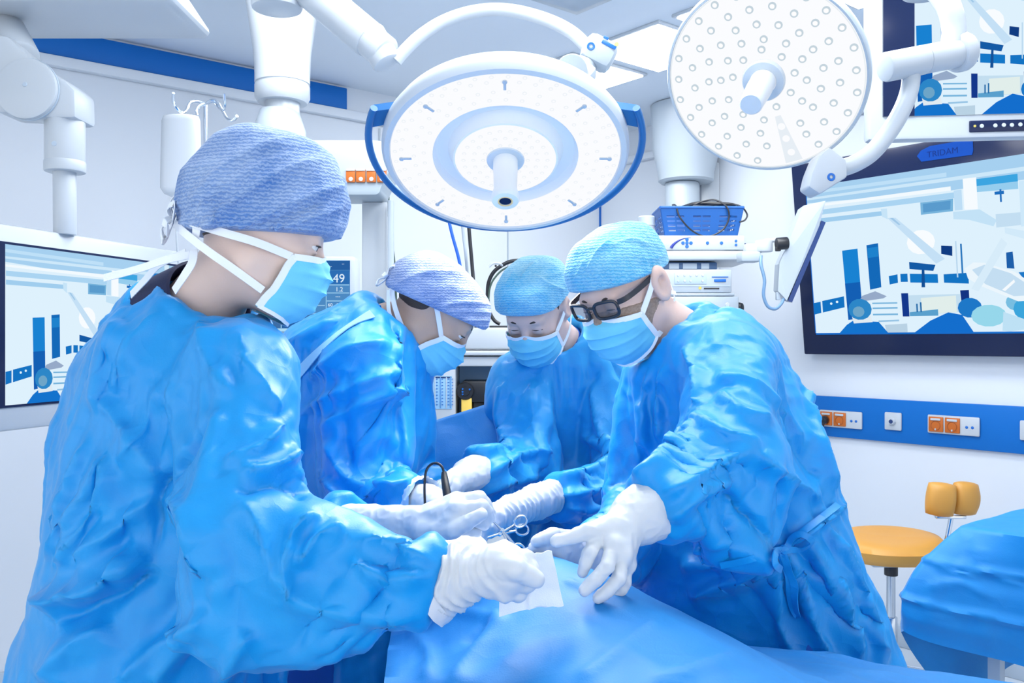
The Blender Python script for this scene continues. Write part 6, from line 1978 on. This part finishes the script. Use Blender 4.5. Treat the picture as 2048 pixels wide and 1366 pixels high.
# ---- C: facing us in the turquoise cap
def person_c():
    rx = (.21, 2.47)
    t = thing('person', 'person facing us with head bowed in a turquoise cap, between two bent colleagues', 'person', (rx[0], rx[1], 0), 'surgical team round the table')
    b = Vector((-.35, -.93, 0)).normalized()
    H = Head(P(1072, 622, 2.24), (-.30, -.72, -.60), s=.95)
    N = P(1122, 700, 2.34); U = P(1138, 775, 2.37); W = P(1150, 960, 2.42); HP = P(1165, 1140, 2.45); SK = P(1165, 1330, 2.46)
    Rs = P(1035, 762, 2.30); Ls = P(1240, 760, 2.38)
    Re = P(1062, 935, 2.20); Rw = P(952, 938, 2.00)
    Le = P(1262, 960, 2.18); Lw = P(1112, 996, 1.97)
    feet = [(rx[0] - .10, rx[1] + .02), (rx[0] + .11, rx[1] - .02)]
    body_mesh(t, H, M_SKIN3, Vector((HP.x, HP.y, .9)), N, Ls, Rs, b, feet, .056, False, .006)
    trousers(t, Vector((HP.x, HP.y, .82)), feet, M_TROUSER); shoes(t, feet, b, M_SHOE)
    S = gown_base([-.20, 1.88, .30], [.50, 2.80, 1.50], .013)
    fl = (b, .68)
    S.cone(Vector((SK.x, SK.y, .34)), SK, .27, .23, .02, fl)
    S.cone(SK, HP, .23, .20, .03, fl); S.cone(HP, W, .20, .195, .05, fl); S.cone(W, U, .195, .19, .05, fl)
    S.cone(U, N - UP * .02, .14, .085, .06); S.cone(Rs, Ls, .085, .085, .06)
    sleeve(S, Rs, Re, Rw, .085, .085, .046, .03)
    sleeve(S, Ls, Le, Lw, .088, .088, .048, .035)
    nk = (H(-.03, 0, -.07) - N).normalized()
    S.cone(N - nk * .02, N + nk * .15, .074, .085, .02, None, True)
    pins = [(N, .105), (Lw, .062), (Rw, .062)]
    lines = [([(1010, 760), (1000, 830), (1020, 900)], .02, .014), ([(1060, 760), (1070, 850), (1090, 960)], .03, .012), ([(1200, 730), (1160, 820), (1150, 930)], .02, -.010), ([(1180, 760), (1200, 850), (1230, 930)], .018, .014),
             ([(1100, 900), (1020, 920), (960, 960)], .016, .014), ([(1080, 950), (1010, 965), (950, 985)], .016, .012), ([(930, 905), (980, 900), (1040, 890)], .016, .012), ([(1250, 900), (1190, 940), (1110, 960)], .016, .014), ([(1240, 960), (1180, 985), (1120, 990)], .016, .012), ([(1160, 870), (1220, 900), (1250, 930)], .016, .014), ([(1130, 1010), (1180, 1020), (1240, 1000)], .014, .012)]
    finish_gown(S, 'gown', t, M_GOWN2, 45, lines, pins)
    collar(t, N - nk * .006, nk, .068, .03, M_BLUESCRUB, 'scrub_collar', .014)
    cap_shell(H, t, (-.012, 0, .038), (.112, .092, .092), 3.0, (.0, 0, .036), (.16, 0, -1), M_CAP_T, 13, .002, lines=[([(1040, 560), (1060, 535), (1075, 525)], .007, .006), ([(1010, 575), (1030, 540)], .007, .005), ([(1070, 550), (1100, 570), (1130, 580)], .006, .006), ([(1090, 555), (1125, 545)], .006, .004)])
    eyes(H, t, -.8)
    hair_patch(H, t, (.094, .0785, .09), -.03, .05, .03)
    mask(H, t, seed=7)
    strap(H, t, [(.056, .069, -.028), (.012, .083, .0), (-.02, .086, .03)], .010); strap(H, t, [(.056, -.069, -.028), (.012, -.083, .0), (-.02, -.086, .03)], .010)
    strap(H, t, [(.030, .066, -.092), (-.01, .076, -.075), (-.05, .076, -.045), (-.09, .055, -.02)], .010); strap(H, t, [(.030, -.066, -.092), (-.02, -.070, -.075), (-.07, -.066, -.045), (-.10, -.045, -.02)], .010)
    # arm raised at the far side of the field
    glove(t, [(P(962, 940, 2.0), .036), (P(948, 945, 1.97), .036), (P(935, 950, 1.94), .033)], P(924, 955, 1.91),
          px3([(904, 958, 1.86), (902, 972, 1.84), (898, 985, 1.84), (896, 995, 1.85)]),
          px3([(884, 972, 1.82), (880, 985, 1.80), (880, 997, 1.80), (882, 1004, 1.82)]),
          px3([(874, 996, 1.80), (872, 1006, 1.785), (876, 1012, 1.79), (882, 1014, 1.81)]),
          px3([(915, 950, 1.88), (898, 955, 1.84), (886, 974, 1.80)]), .0105, seed=12, palm_r=.016)
    glove(t, [(P(1106, 992, 1.96), .036), (P(1070, 1004, 1.90), .035), (P(1025, 1022, 1.83), .031)], P(1000, 1032, 1.79),
          px3([(962, 1032, 1.72), (966, 1046, 1.71), (972, 1056, 1.715), (980, 1062, 1.73)]),
          px3([(940, 1050, 1.69), (946, 1066, 1.68), (956, 1074, 1.69), (966, 1076, 1.705)]),
          px3([(928, 1082, 1.68), (938, 1090, 1.675), (950, 1092, 1.68), (960, 1090, 1.695)]),
          px3([(980, 1030, 1.75), (955, 1040, 1.69), (936, 1070, 1.67)]), .0102, cuff_fold=.018, seed=14)
person_c()

# ---- D: the person in glasses
def person_d():
    rx = (.53, 1.74)
    t = thing('person', 'person in dark-framed glasses, turquoise cap and tied blue gown, reaching over the patient', 'person', (rx[0], rx[1], 0), 'surgical team round the table')
    b = Vector((-.95, -.30, 0)).normalized()
    H = Head(P(1249, 584, 1.71), (-.60, -.62, -.50), s=.93, roll=math.radians(4))
    N = P(1352, 684, 1.76); U = P(1412, 780, 1.75); W = P(1475, 965, 1.75); HP = P(1540, 1160, 1.76); SK = P(1582, 1340, 1.76)
    Ls = P(1455, 738, 1.59); Rs = P(1335, 775, 1.90)
    Le = P(1468, 905, 1.40); Lw = P(1302, 1018, 1.27)
    Re = P(1290, 1000, 1.78); Rw = P(1190, 1112, 1.54)
    feet = [(rx[0] + .02, rx[1] - .13), (rx[0] + .0, rx[1] + .13)]
    body_mesh(t, H, M_SKIN3, Vector((HP.x, HP.y, .93)), N, Ls, Rs, b, feet, .058, False, .004, 1.2)
    trousers(t, Vector((HP.x, HP.y, .85)), feet, M_TROUSER); shoes(t, feet, b, M_SHOE)
    S = gown_base([.06, 1.10, .30], [.98, 2.22, 1.58], .0115)
    fl = (b, .74)
    S.cone(Vector((SK.x + .02, SK.y, .34)), SK, .33, .265, .02, fl)
    S.cone(SK, HP, .265, .215, .03, fl); S.cone(HP, W, .215, .215, .05, fl); S.cone(W, U, .215, .195, .05, fl)
    S.cone(P(1490, 770, 1.78), P(1530, 870, 1.78), .105, .11, .08)
    S.cone(U, N - UP * .07, .14, .08, .06); S.cone(Rs, Ls, .085, .09, .06)
    sleeve(S, Ls, Le, Lw, .10, .092, .050, .035)
    sleeve(S, Rs, Re, Rw, .09, .08, .048, .035)
    nk = (H(-.03, 0, -.07) - N).normalized()
    S.cone(N - nk * .03, N + nk * .15, .078, .095, .02, None, True)
    pins = [(N - UP * .03, .11), (Lw, .062), (Rw, .062)]
    lines = [([(1375, 690), (1400, 760), (1405, 830)], .014, .016), ([(1405, 820), (1370, 860), (1340, 900)], .016, .014), ([(1440, 790), (1480, 830), (1545, 845)], .016, .014), ([(1400, 840), (1450, 870), (1520, 890)], .016, .012), ([(1430, 760), (1500, 770), (1560, 820)], .02, .012),
             ([(1300, 740), (1290, 830), (1300, 900)], .012, .012), ([(1330, 730), (1320, 820), (1325, 880)], .012, .012), ([(1280, 800), (1285, 870), (1275, 930)], .012, .010),
             ([(1500, 900), (1420, 940), (1330, 990)], .016, .014), ([(1460, 960), (1390, 990), (1340, 1040)], .016, .014), ([(1350, 890), (1310, 930), (1270, 960)], .014, .012),
             ([(1440, 978), (1500, 1040), (1552, 1098)], .008, -.014), ([(1360, 1130), (1450, 1120), (1545, 1105)], .03, .020), ([(1380, 1195), (1470, 1160), (1550, 1120)], .028, .022), ([(1400, 1070), (1480, 1085), (1545, 1095)], .02, .012),
             ([(1690, 1005), (1630, 1050), (1580, 1085)], .012, .014), ([(1580, 1110), (1620, 1220), (1660, 1330)], .018, .016), ([(1620, 1090), (1680, 1200), (1720, 1330)], .018, .018), ([(1660, 1060), (1720, 1190), (1770, 1330)], .016, .016), ([(1550, 1130), (1560, 1240), (1600, 1330)], .02, .014),
             ([(1500, 900), (1580, 960), (1640, 1000)], .02, .012), ([(1610, 760), (1640, 880), (1670, 980)], .02, .012), ([(1560, 800), (1600, 900), (1640, 960)], .018, -.010)]
    g = finish_gown(S, 'gown', t, M_GOWN, 57, lines, pins)
    collar(t, N - nk * .022, nk, .066, .026, M_NAVYSCRUB, 'scrub_collar', .008)
    # waist tie with a bow
    m = MB()
    lay(m, [(1674, 1014), (1640, 1042), (1600, 1072), (1566, 1096)], .013, .006)
    lay(m, [(1560, 1098), (1582, 1140), (1594, 1185), (1602, 1222), (1592, 1226), (1584, 1185), (1572, 1130), (1562, 1100)], .013, .010)
    lay(m, [(1565, 1098), (1596, 1074), (1618, 1072), (1598, 1090), (1566, 1100)], .011, .012)
    lay(m, [(1560, 1100), (1540, 1108), (1542, 1126), (1556, 1138)], .011, .010)
    lay(m, [(1440, 1128), (1500, 1116), (1562, 1098)], .011, .004)
    p, n = on_gown(1563, 1098, .010); m.lathe([(0, .006), (.007, .004), (.009, -.002), (.006, -.008)], p, n, 14)
    m.build('waist_tie', M_GOWN, t)
    cap_shell(H, t, (-.004, 0, .040), (.106, .089, .100), 2.8, (.0, 0, .032), (.20, 0, -1), M_CAP_T, 17, .002, lines=[([(1175, 545), (1195, 505), (1225, 478)], .007, .006), ([(1225, 490), (1265, 480), (1300, 492)], .007, .005), ([(1150, 560), (1170, 520)], .006, .004)])
    eyes(H, t, -.5)
    hair_patch(H, t, (.094, .0785, .09), -.02, .05, .012)
    # stubble along the jaw
    S2 = Soft([H.c[i] - .19 for i in range(3)], [H.c[i] + .19 for i in range(3)], .004)
    head_shape(S2, H)
    S2.F -= .0022
    S2.plane_cut(H(0, 0, -.018), H.d(-.25, 0, 1)); S2.plane_cut(H(-.012, 0, 0), H.d(-1, 0, -.25))
    V, Q = S2.mesh(1); soft_obj('beard', V, Q, M_BEARD, t)
    mask(H, t, seed=11)
    strap(H, t, [(.056, .069, -.028), (.020, .082, .005), (-.004, .090, .034)], .011)
    strap(H, t, [(.030, .066, -.092), (-.02, .066, -.085), (-.07, .062, -.060), (-.10, .040, -.035)], .011)
    strap(H, t, [(-.03, .080, -.02), (-.05, .074, -.035), (-.075, .066, -.05)], .009)
    strap(H, t, [(.056, -.069, -.028), (.0, -.083, .0), (-.03, -.088, .03)], .011)
    # spectacles
    gl = MB()
    for y in (1, -1):
        c0 = (.116, y * .034, .014); pts = []
        for k in range(25):
            a = 2 * math.pi * k / 24
            ca = math.copysign(abs(math.cos(a)) ** .55, math.cos(a)); sa = math.copysign(abs(math.sin(a)) ** .6, math.sin(a))
            yy = .0255 * ca; pts.append(H(c0[0] - .012 * (abs(c0[1] + yy) / .06) ** 2, c0[1] + yy, c0[2] + .0175 * sa))
        gl.tube(pts, .0032, 8)
    gl.tube([H(.1155, .010, .022), H(.120, 0, .025), H(.1155, -.010, .022)], .0028, 8, 5)
    go = gl.build('spectacle_frame', M_FRAME, t)
    for y in (1, -1):
        m = MB(); m.ribbon([H(.102, y * .061, .024), H(.085, y * .074, .024), H(.04, y * .080, .024), (H(-.005, y * .084, .026))], [H.d(0, y, 0)] * 4, .010, .003, 5); m.build('temple', M_FRAME, go)
        c0 = (.1145, y * .034, .014)
        pl = []
        for k in range(24):
            a = 2 * math.pi * k / 24
            ca = math.copysign(abs(math.cos(a)) ** .55, math.cos(a)); sa = math.copysign(abs(math.sin(a)) ** .6, math.sin(a))
            yy = .0245 * ca; pl.append(H(c0[0] - .012 * (abs(c0[1] + yy) / .06) ** 2, c0[1] + yy, c0[2] + .0165 * sa))
        m = MB(); m.add(pl, [tuple(range(24))]); m.build('lens', M_LENS, go, False)
    # near hand, fingers hanging down over the drape
    glove(t, [(P(1312, 1012, 1.28), .043), (P(1300, 1020, 1.27), .043), (P(1272, 1036, 1.255), .037)], P(1252, 1050, 1.24),
          px3([(1205, 1066, 1.205), (1226, 1090, 1.192), (1242, 1112, 1.192), (1252, 1130, 1.205)]),
          px3([(1180, 1106, 1.178), (1214, 1134, 1.166), (1238, 1158, 1.170), (1252, 1164, 1.200)]),
          px3([(1165, 1144, 1.178), (1168, 1181, 1.158), (1196, 1197, 1.165), (1234, 1190, 1.198)]),
          px3([(1222, 1054, 1.21), (1176, 1063, 1.19), (1112, 1083, 1.185)]), .0092, step=.0019, seed=22, palm_r=.0140, kf=.5)
    glove(t, [(P(1186, 1112, 1.53), .036), (P(1172, 1112, 1.51), .036), (P(1160, 1110, 1.49), .033)], P(1150, 1106, 1.47),
          px3([(1126, 1086, 1.44), (1120, 1096, 1.42), (1118, 1108, 1.42), (1120, 1118, 1.44)]),
          px3([(1098, 1076, 1.41), (1092, 1086, 1.40), (1092, 1098, 1.40), (1098, 1108, 1.42)]),
          px3([(1072, 1086, 1.40), (1066, 1096, 1.395), (1068, 1104, 1.40), (1078, 1110, 1.42)]),
          px3([(1138, 1082, 1.44), (1108, 1070, 1.40), (1074, 1082, 1.385)]), .0105, seed=24)
person_d()
# ------------------------------------------------------------------ operating table, drapes and instruments
def lerp_poly(pts, v):
    """point on a polyline given as (v, x, y)"""
    for i in range(len(pts) - 1):
        if v <= pts[i + 1][0]:
            f = (v - pts[i][0]) / (pts[i + 1][0] - pts[i][0]); f = max(0, f)
            return Vector((pts[i][1] + (pts[i + 1][1] - pts[i][1]) * f, pts[i][2] + (pts[i + 1][2] - pts[i][2]) * f, 0))
    return Vector((pts[-1][1], pts[-1][2], 0))
L_EDGE = [(0, -.30, 2.30), (.25, -.24, 1.95), (.5, -.19, 1.60), (.75, -.165, 1.27), (1.0, -.12, .84)]
R_EDGE = [(0, .06, 2.26), (.25, .13, 1.98), (.40, .22, 1.74), (.55, .36, 1.50), (.72, .62, 1.34), (.85, .86, 1.22), (1.0, 1.06, .92)]

def build_table():
    c = Vector((.18, 1.40, 0))
    t = thing('operating_table', 'operating table hidden under the blue patient drape', 'operating table', c)
    ax = Vector((.30, -.95, 0)).normalized(); cr = Vector((.95, .30, 0)).normalized()
    M = Matrix((ax, cr, UP)).transposed()
    m = MB(); m.box(c + UP * .76, (1.25, .40, .07), M, .02); m.build('table_top', M_GREY, t)
    m = MB(); m.box(c + UP * .42, (.36, .26, .62), M, .02); m.build('column', M_EQUIP2, t)
    m = MB(); m.box(c + UP * .06, (.95, .45, .10), M, .02); m.build('base', M_EQUIP2, t)
build_table()

def drape_height(v, u):
    """top surface over table and covered patient; u across -1..1, v from head to feet"""
    sm = min(1, max(0, (v - .40) / .22)); sm = sm * sm * (3 - 2 * sm)
    edge = (.855 + .095 * sm) * (.5 - .5 * u) + (.845 + .045 * sm) * (.5 + .5 * u)
    body = math.exp(-((u + .40) / .46) ** 2) * (1 - abs(u) ** 6)
    s = .11 if v < .68 else .30
    z = edge + (.03 + .105 * math.exp(-((v - .68) / s) ** 2)) * body
    return z

def build_drape():
    nv, nu = 210, 220
    vs = []; fs = []
    for j in range(nv + 1):
        v = j / nv
        L = lerp_poly(L_EDGE, v); R = lerp_poly(R_EDGE, v)
        e = .012
        cr = (R - L); n = cr.normalized()
        for i in range(nu + 1):
            u = -1.55 + 3.1 * i / nu
            uc = max(-1, min(1, u))
            p = L + cr * ((uc + 1) / 2)
            z = drape_height(v, uc)
            if abs(u) > 1:
                f = (abs(u) - 1) / .55
                drop = .62 * f
                out = .015 + f * .03 + f * .035 * math.sin(v * 26 + (2 if u > 0 else 0)) + .03 * f * mnoise.noise((v * 7, f * 2, u))
                p = p + n * math.copysign(out, u)
                z -= drop
                z += .012 * (1 - math.exp(-f * 12)) * 0
            q = np.array([[p.x, p.y, z]])
            s = np.array([p.x * 1.0, p.y * 1.0, z])
            rd = (1 - 2 * abs(mnoise.noise((p.x * 5 + 2, p.y * 4, z * 4)))) * .007 + (1 - 2 * abs(mnoise.noise((p.x * 11, p.y * 10, z * 9 + 4)))) * .0035
            vs.append((p.x, p.y, z + (rd if abs(u) <= 1.02 else rd * .3)))
    for j in range(nv):
        for i in range(nu):
            a = j * (nu + 1) + i
            fs.append((a, a + 1, a + nu + 2, a + nu + 1))
    # foot end hangs down
    base = nv * (nu + 1)
    rows = 14
    prev = [base + i for i in range(nu + 1)]
    d = Vector((.12, -.99, 0))
    for k in range(1, rows + 1):
        cur = []
        for i in range(nu + 1):
            x, y, z = vs[base + i]
            f = k / rows
            zz = z - f * (z - .33)
            o = .02 + .03 * f + .02 * f * math.sin(i * .22)
            vs.append((x + d.x * o, y + d.y * o, zz)); cur.append(len(vs) - 1)
        for i in range(nu): fs.append((prev[i], prev[i + 1], cur[i + 1], cur[i]))
        prev = cur
    V = np.array(vs); Qf = np.array(fs)
    Nf = normals_of(V, Qf)
    if Nf[:, 2].mean() < 0: Nf = -Nf
    lines = [([(1335, 1150), (1420, 1205), (1560, 1275), (1700, 1325)], .010, -.010), ([(1325, 1160), (1410, 1215), (1550, 1285), (1690, 1335)], .012, .007),
             ([(1130, 1160), (1165, 1175), (1210, 1180)], .008, .006), ([(1150, 1150), (1190, 1170), (1240, 1160)], .007, .006),
             ([(1010, 1225), (960, 1290), (900, 1366)], .014, .009), ([(870, 1190), (930, 1225), (1000, 1230)], .012, .008), ([(985, 1215), (955, 1270), (930, 1285)], .008, -.008),
             ([(1330, 1230), (1240, 1300), (1150, 1366)], .010, .007), ([(1500, 1300), (1380, 1340), (1300, 1366)], .012, .008), ([(1820, 1345), (1700, 1350), (1600, 1366)], .012, .007), ([(820, 1260), (860, 1310), (850, 1366)], .016, .010)]
    V = V + Nf * creases(V, Nf, lines)[:, None]
    m = MB(); m.add(V.tolist(), fs)
    o = m.build('patient_drape', M_DRAPE, None, origin=(.15, 1.5, .9), deg=80)
    tag(o, 'wide blue drape covering the patient and the table in front of us', 'drape')
    # stitched panel lines and a square drape window laid over it
    def on_drape(px, py):
        d = ray(px, py); best = None
        for k in range(400):
            p = EYE + d * (.9 + k * .004)
            # nearest (v,u)
            for v in [i / 40 for i in range(41)]:
                L = lerp_poly(L_EDGE, v); R = lerp_poly(R_EDGE, v); cr = R - L
                u = ((Vector((p.x, p.y, 0)) - L).dot(cr) / cr.length_squared) * 2 - 1
                q = L + cr * ((u + 1) / 2)
                if abs(u) <= 1 and (q - Vector((p.x, p.y, 0))).length < .02 and p.z < drape_height(v, u):
                    return p
        return EYE + d * 1.4
    return on_drape
on_drape = build_drape()

def build_screen_drape():
    """sheet raised between head and surgical field"""
    vs = []; fs = []; nu, nv = 60, 40
    A = P(700, 905, 2.10); B = P(835, 852, 2.16); C_ = P(905, 830, 2.22); D = P(995, 803, 2.26)
    A = P(772, 872, 2.27); B = P(835, 852, 2.28); C_ = P(905, 830, 2.285); D = P(990, 803, 2.28)
    top, _ = spline([A, B, C_, D], nu // 3)
    n = len(top)
    for j in range(nv + 1):
        f = j / nv
        for i in range(n):
            p = top[i]; g = i / (n - 1)
            z = p.z - f * (p.z - .93)
            o = -.02 * math.sin(f * math.pi) - .15 * f + .012 * f * math.sin(g * 14 + f * 2) + .006 * mnoise.noise((g * 6, f * 5, 1.7))
            vs.append((p.x + .02 * f, p.y + o, z))
    for j in range(nv):
        for i in range(n - 1): fs.append((j * n + i, j * n + i + 1, (j + 1) * n + i + 1, (j + 1) * n + i))
    m2 = len(vs)
    vs += [(x, y + .008, z) for x, y, z in vs]
    fs += [tuple(a + m2 for a in f[::-1]) for f in fs]
    for i in range(n - 1): fs.append((i + 1, i, i + m2, i + 1 + m2))
    m = MB(); m.add(vs, fs)
    o = m.build('screen_drape', M_DRAPE, None, origin=(-.15, 2.2, .93), deg=80)
    tag(o, 'blue drape raised like a screen across the head end, below the open machine bay', 'drape')
build_screen_drape()

build_side_table()

# white cloth in the near hand
def build_gauze():
    nu, nv = 30, 30
    TL = P(1000, 1118, 1.115); TR = P(1104, 1104, 1.125); BL = P(998, 1236, 1.105); BR = P(1128, 1214, 1.115)
    vs = []; fs = []
    for th in (0, .002):
        for j in range(nv + 1):
            for i in range(nu + 1):
                u, v = i / nu, j / nv
                p = (TL * (1 - u) + TR * u) * (1 - v) + (BL * (1 - u) + BR * u) * v
                fold = .004 * math.exp(-((u - .52 - .05 * math.sin(v * 5)) / .03) ** 2)
                p = p + Vector((0, .012 * math.sin(u * 3.1) * v - fold + .004 * mnoise.noise((u * 3, v * 3, 2)) + th + .004, .003 * mnoise.noise((u * 6, v * 2, 1))))
                vs.append(p)
    n1 = nu + 1; nn = n1 * (nv + 1)
    for j in range(nv):
        for i in range(nu):
            a = j * n1 + i; fs.append((a, a + 1, a + n1 + 1, a + n1)); fs.append((a + nn, a + n1 + nn, a + n1 + 1 + nn, a + 1 + nn))
    ring = [i for i in range(n1)] + [j * n1 + nu for j in range(1, nv + 1)] + [nv * n1 + i for i in range(nu - 1, -1, -1)] + [j * n1 for j in range(nv - 1, 0, -1)]
    for k in range(len(ring)): a, b = ring[k], ring[(k + 1) % len(ring)]; fs.append((b, a, a + nn, b + nn))
    m = MB(); m.add(vs, fs)
    o = m.build('gauze_cloth', mat('gauze_white', (.84, .88, .93, 1), .8, bump=.25, bscale=700), None, origin=TL, deg=80)
    tag(o, 'square white cloth hanging from the gloved fist over the blue drape', 'cloth')
build_gauze()

# cautery pencil with its looped lead
t = thing('cautery_pencil', 'black pencil instrument with a looped lead above the gloved hands', 'surgical instrument', P(893, 985, 1.44))
m = MB(); m.tube([P(888, 944, 1.47), P(889, 955, 1.465), P(892, 975, 1.45), P(896, 1000, 1.435)], [.004, .006, .0068, .0075], 12, 3); m.build('pencil_body', M_BLACK, t)
m = MB(); m.tube([P(888, 946, 1.47), P(884, 934, 1.475), P(875, 927, 1.48), P(864, 928, 1.485), P(854, 938, 1.49), P(850, 955, 1.49), P(849, 980, 1.49), P(850, 1010, 1.48)], .0022, 8, 7); m.build('lead', M_BLACK, t)
m = MB(); m.tube([P(896, 1000, 1.435), P(905, 1030, 1.42), P(915, 1075, 1.43)], [.0055, .003, .001], 10); m.build('electrode_tip', M_STEEL, t)

def clamp(label, tip, piv, ringA, ringB, r=.0022, rr=.012, face=(0.3, -1, .5)):
    t = thing('surgical_clamp', label, 'surgical instrument', piv, 'steel clamps at the wound')
    for k, (rg, s) in enumerate(((ringA, 1), (ringB, -1))):
        m = MB(); m.tube([tip, piv, rg], [r * .6, r * 1.2, r], 8)
        d = (rg - piv).normalized(); c = rg + d * rr
        n = Vector(face).normalized(); x = d; y = n.cross(d).normalized()
        pts = [c + x * math.cos(2 * math.pi * q / 20 + math.pi) * rr + y * math.sin(2 * math.pi * q / 20 + math.pi) * rr * .8 for q in range(21)]
        m.tube(pts, r * .95, 8); m.build('clamp_half', M_STEEL, t)
    m = MB(); m.lathe([(0, .003), (.003, .003), (.004, -.003)], piv, face, 12); m.build('pivot', M_CHROME, t)
clamp('steel clamp with finger rings beside the pinching fingers', P(985, 1042, 1.50), P(1004, 1060, 1.50), P(1030, 1090, 1.49), P(1024, 1102, 1.49))
clamp('steel clamp with open rings below the long glove cuff', P(975, 1075, 1.56), P(1000, 1068, 1.56), P(1032, 1062, 1.57), P(1030, 1050, 1.57))
t = thing('forceps', 'thin steel forceps under the gloved hand with the pencil', 'surgical instrument', P(915, 1075, 1.45))
for dx in (0, 8):
    m = MB(); m.tube([P(902 + dx, 1070 - dx * .3, 1.45), P(920 + dx * .6, 1084, 1.45), P(940, 1092, 1.47)], [.0022, .002, .0008], 8, 4); m.build('forceps_arm', M_STEEL, t)
t = thing('probe', 'short dark blue probe held between the pinching fingertips', 'surgical instrument', P(1058, 1102, 1.40))
m = MB(); m.cyl(P(1046, 1108, 1.39), P(1066, 1100, 1.40), .0075, 18, .002); m.build('grip', M_LOGO, t)
m = MB(); m.tube([P(1046, 1108, 1.39), P(1030, 1100, 1.40)], [.004, .001], 10); m.build('needle', M_STEEL, t)
# white swabs in the wound
def swab(c, rx, ry, rz, label, seed):
    S = Soft([c[i] - max(rx, ry, rz) - .03 for i in range(3)], [c[i] + max(rx, ry, rz) + .03 for i in range(3)], .004)
    S.ell(c, (rx, ry, rz), None, 0)
    V, Q = S.mesh(1); N = normals_of(V, Q); V = V + N * (.006 * ridged(V * 26, seed))[:, None]
    o = link_mesh('gauze_swab', V, Q, MATS['gauze_white'], None, None, True, origin=c); tag(o, label, 'swab', 'white swabs at the wound')
p = P(905, 1092, 1.42); swab(p, .055, .05, .018, 'crumpled white swab below the hand with the black pencil', 3)
p = P(985, 1106, 1.38); swab(p, .045, .035, .016, 'crumpled white swab beside the steel clamps', 5)
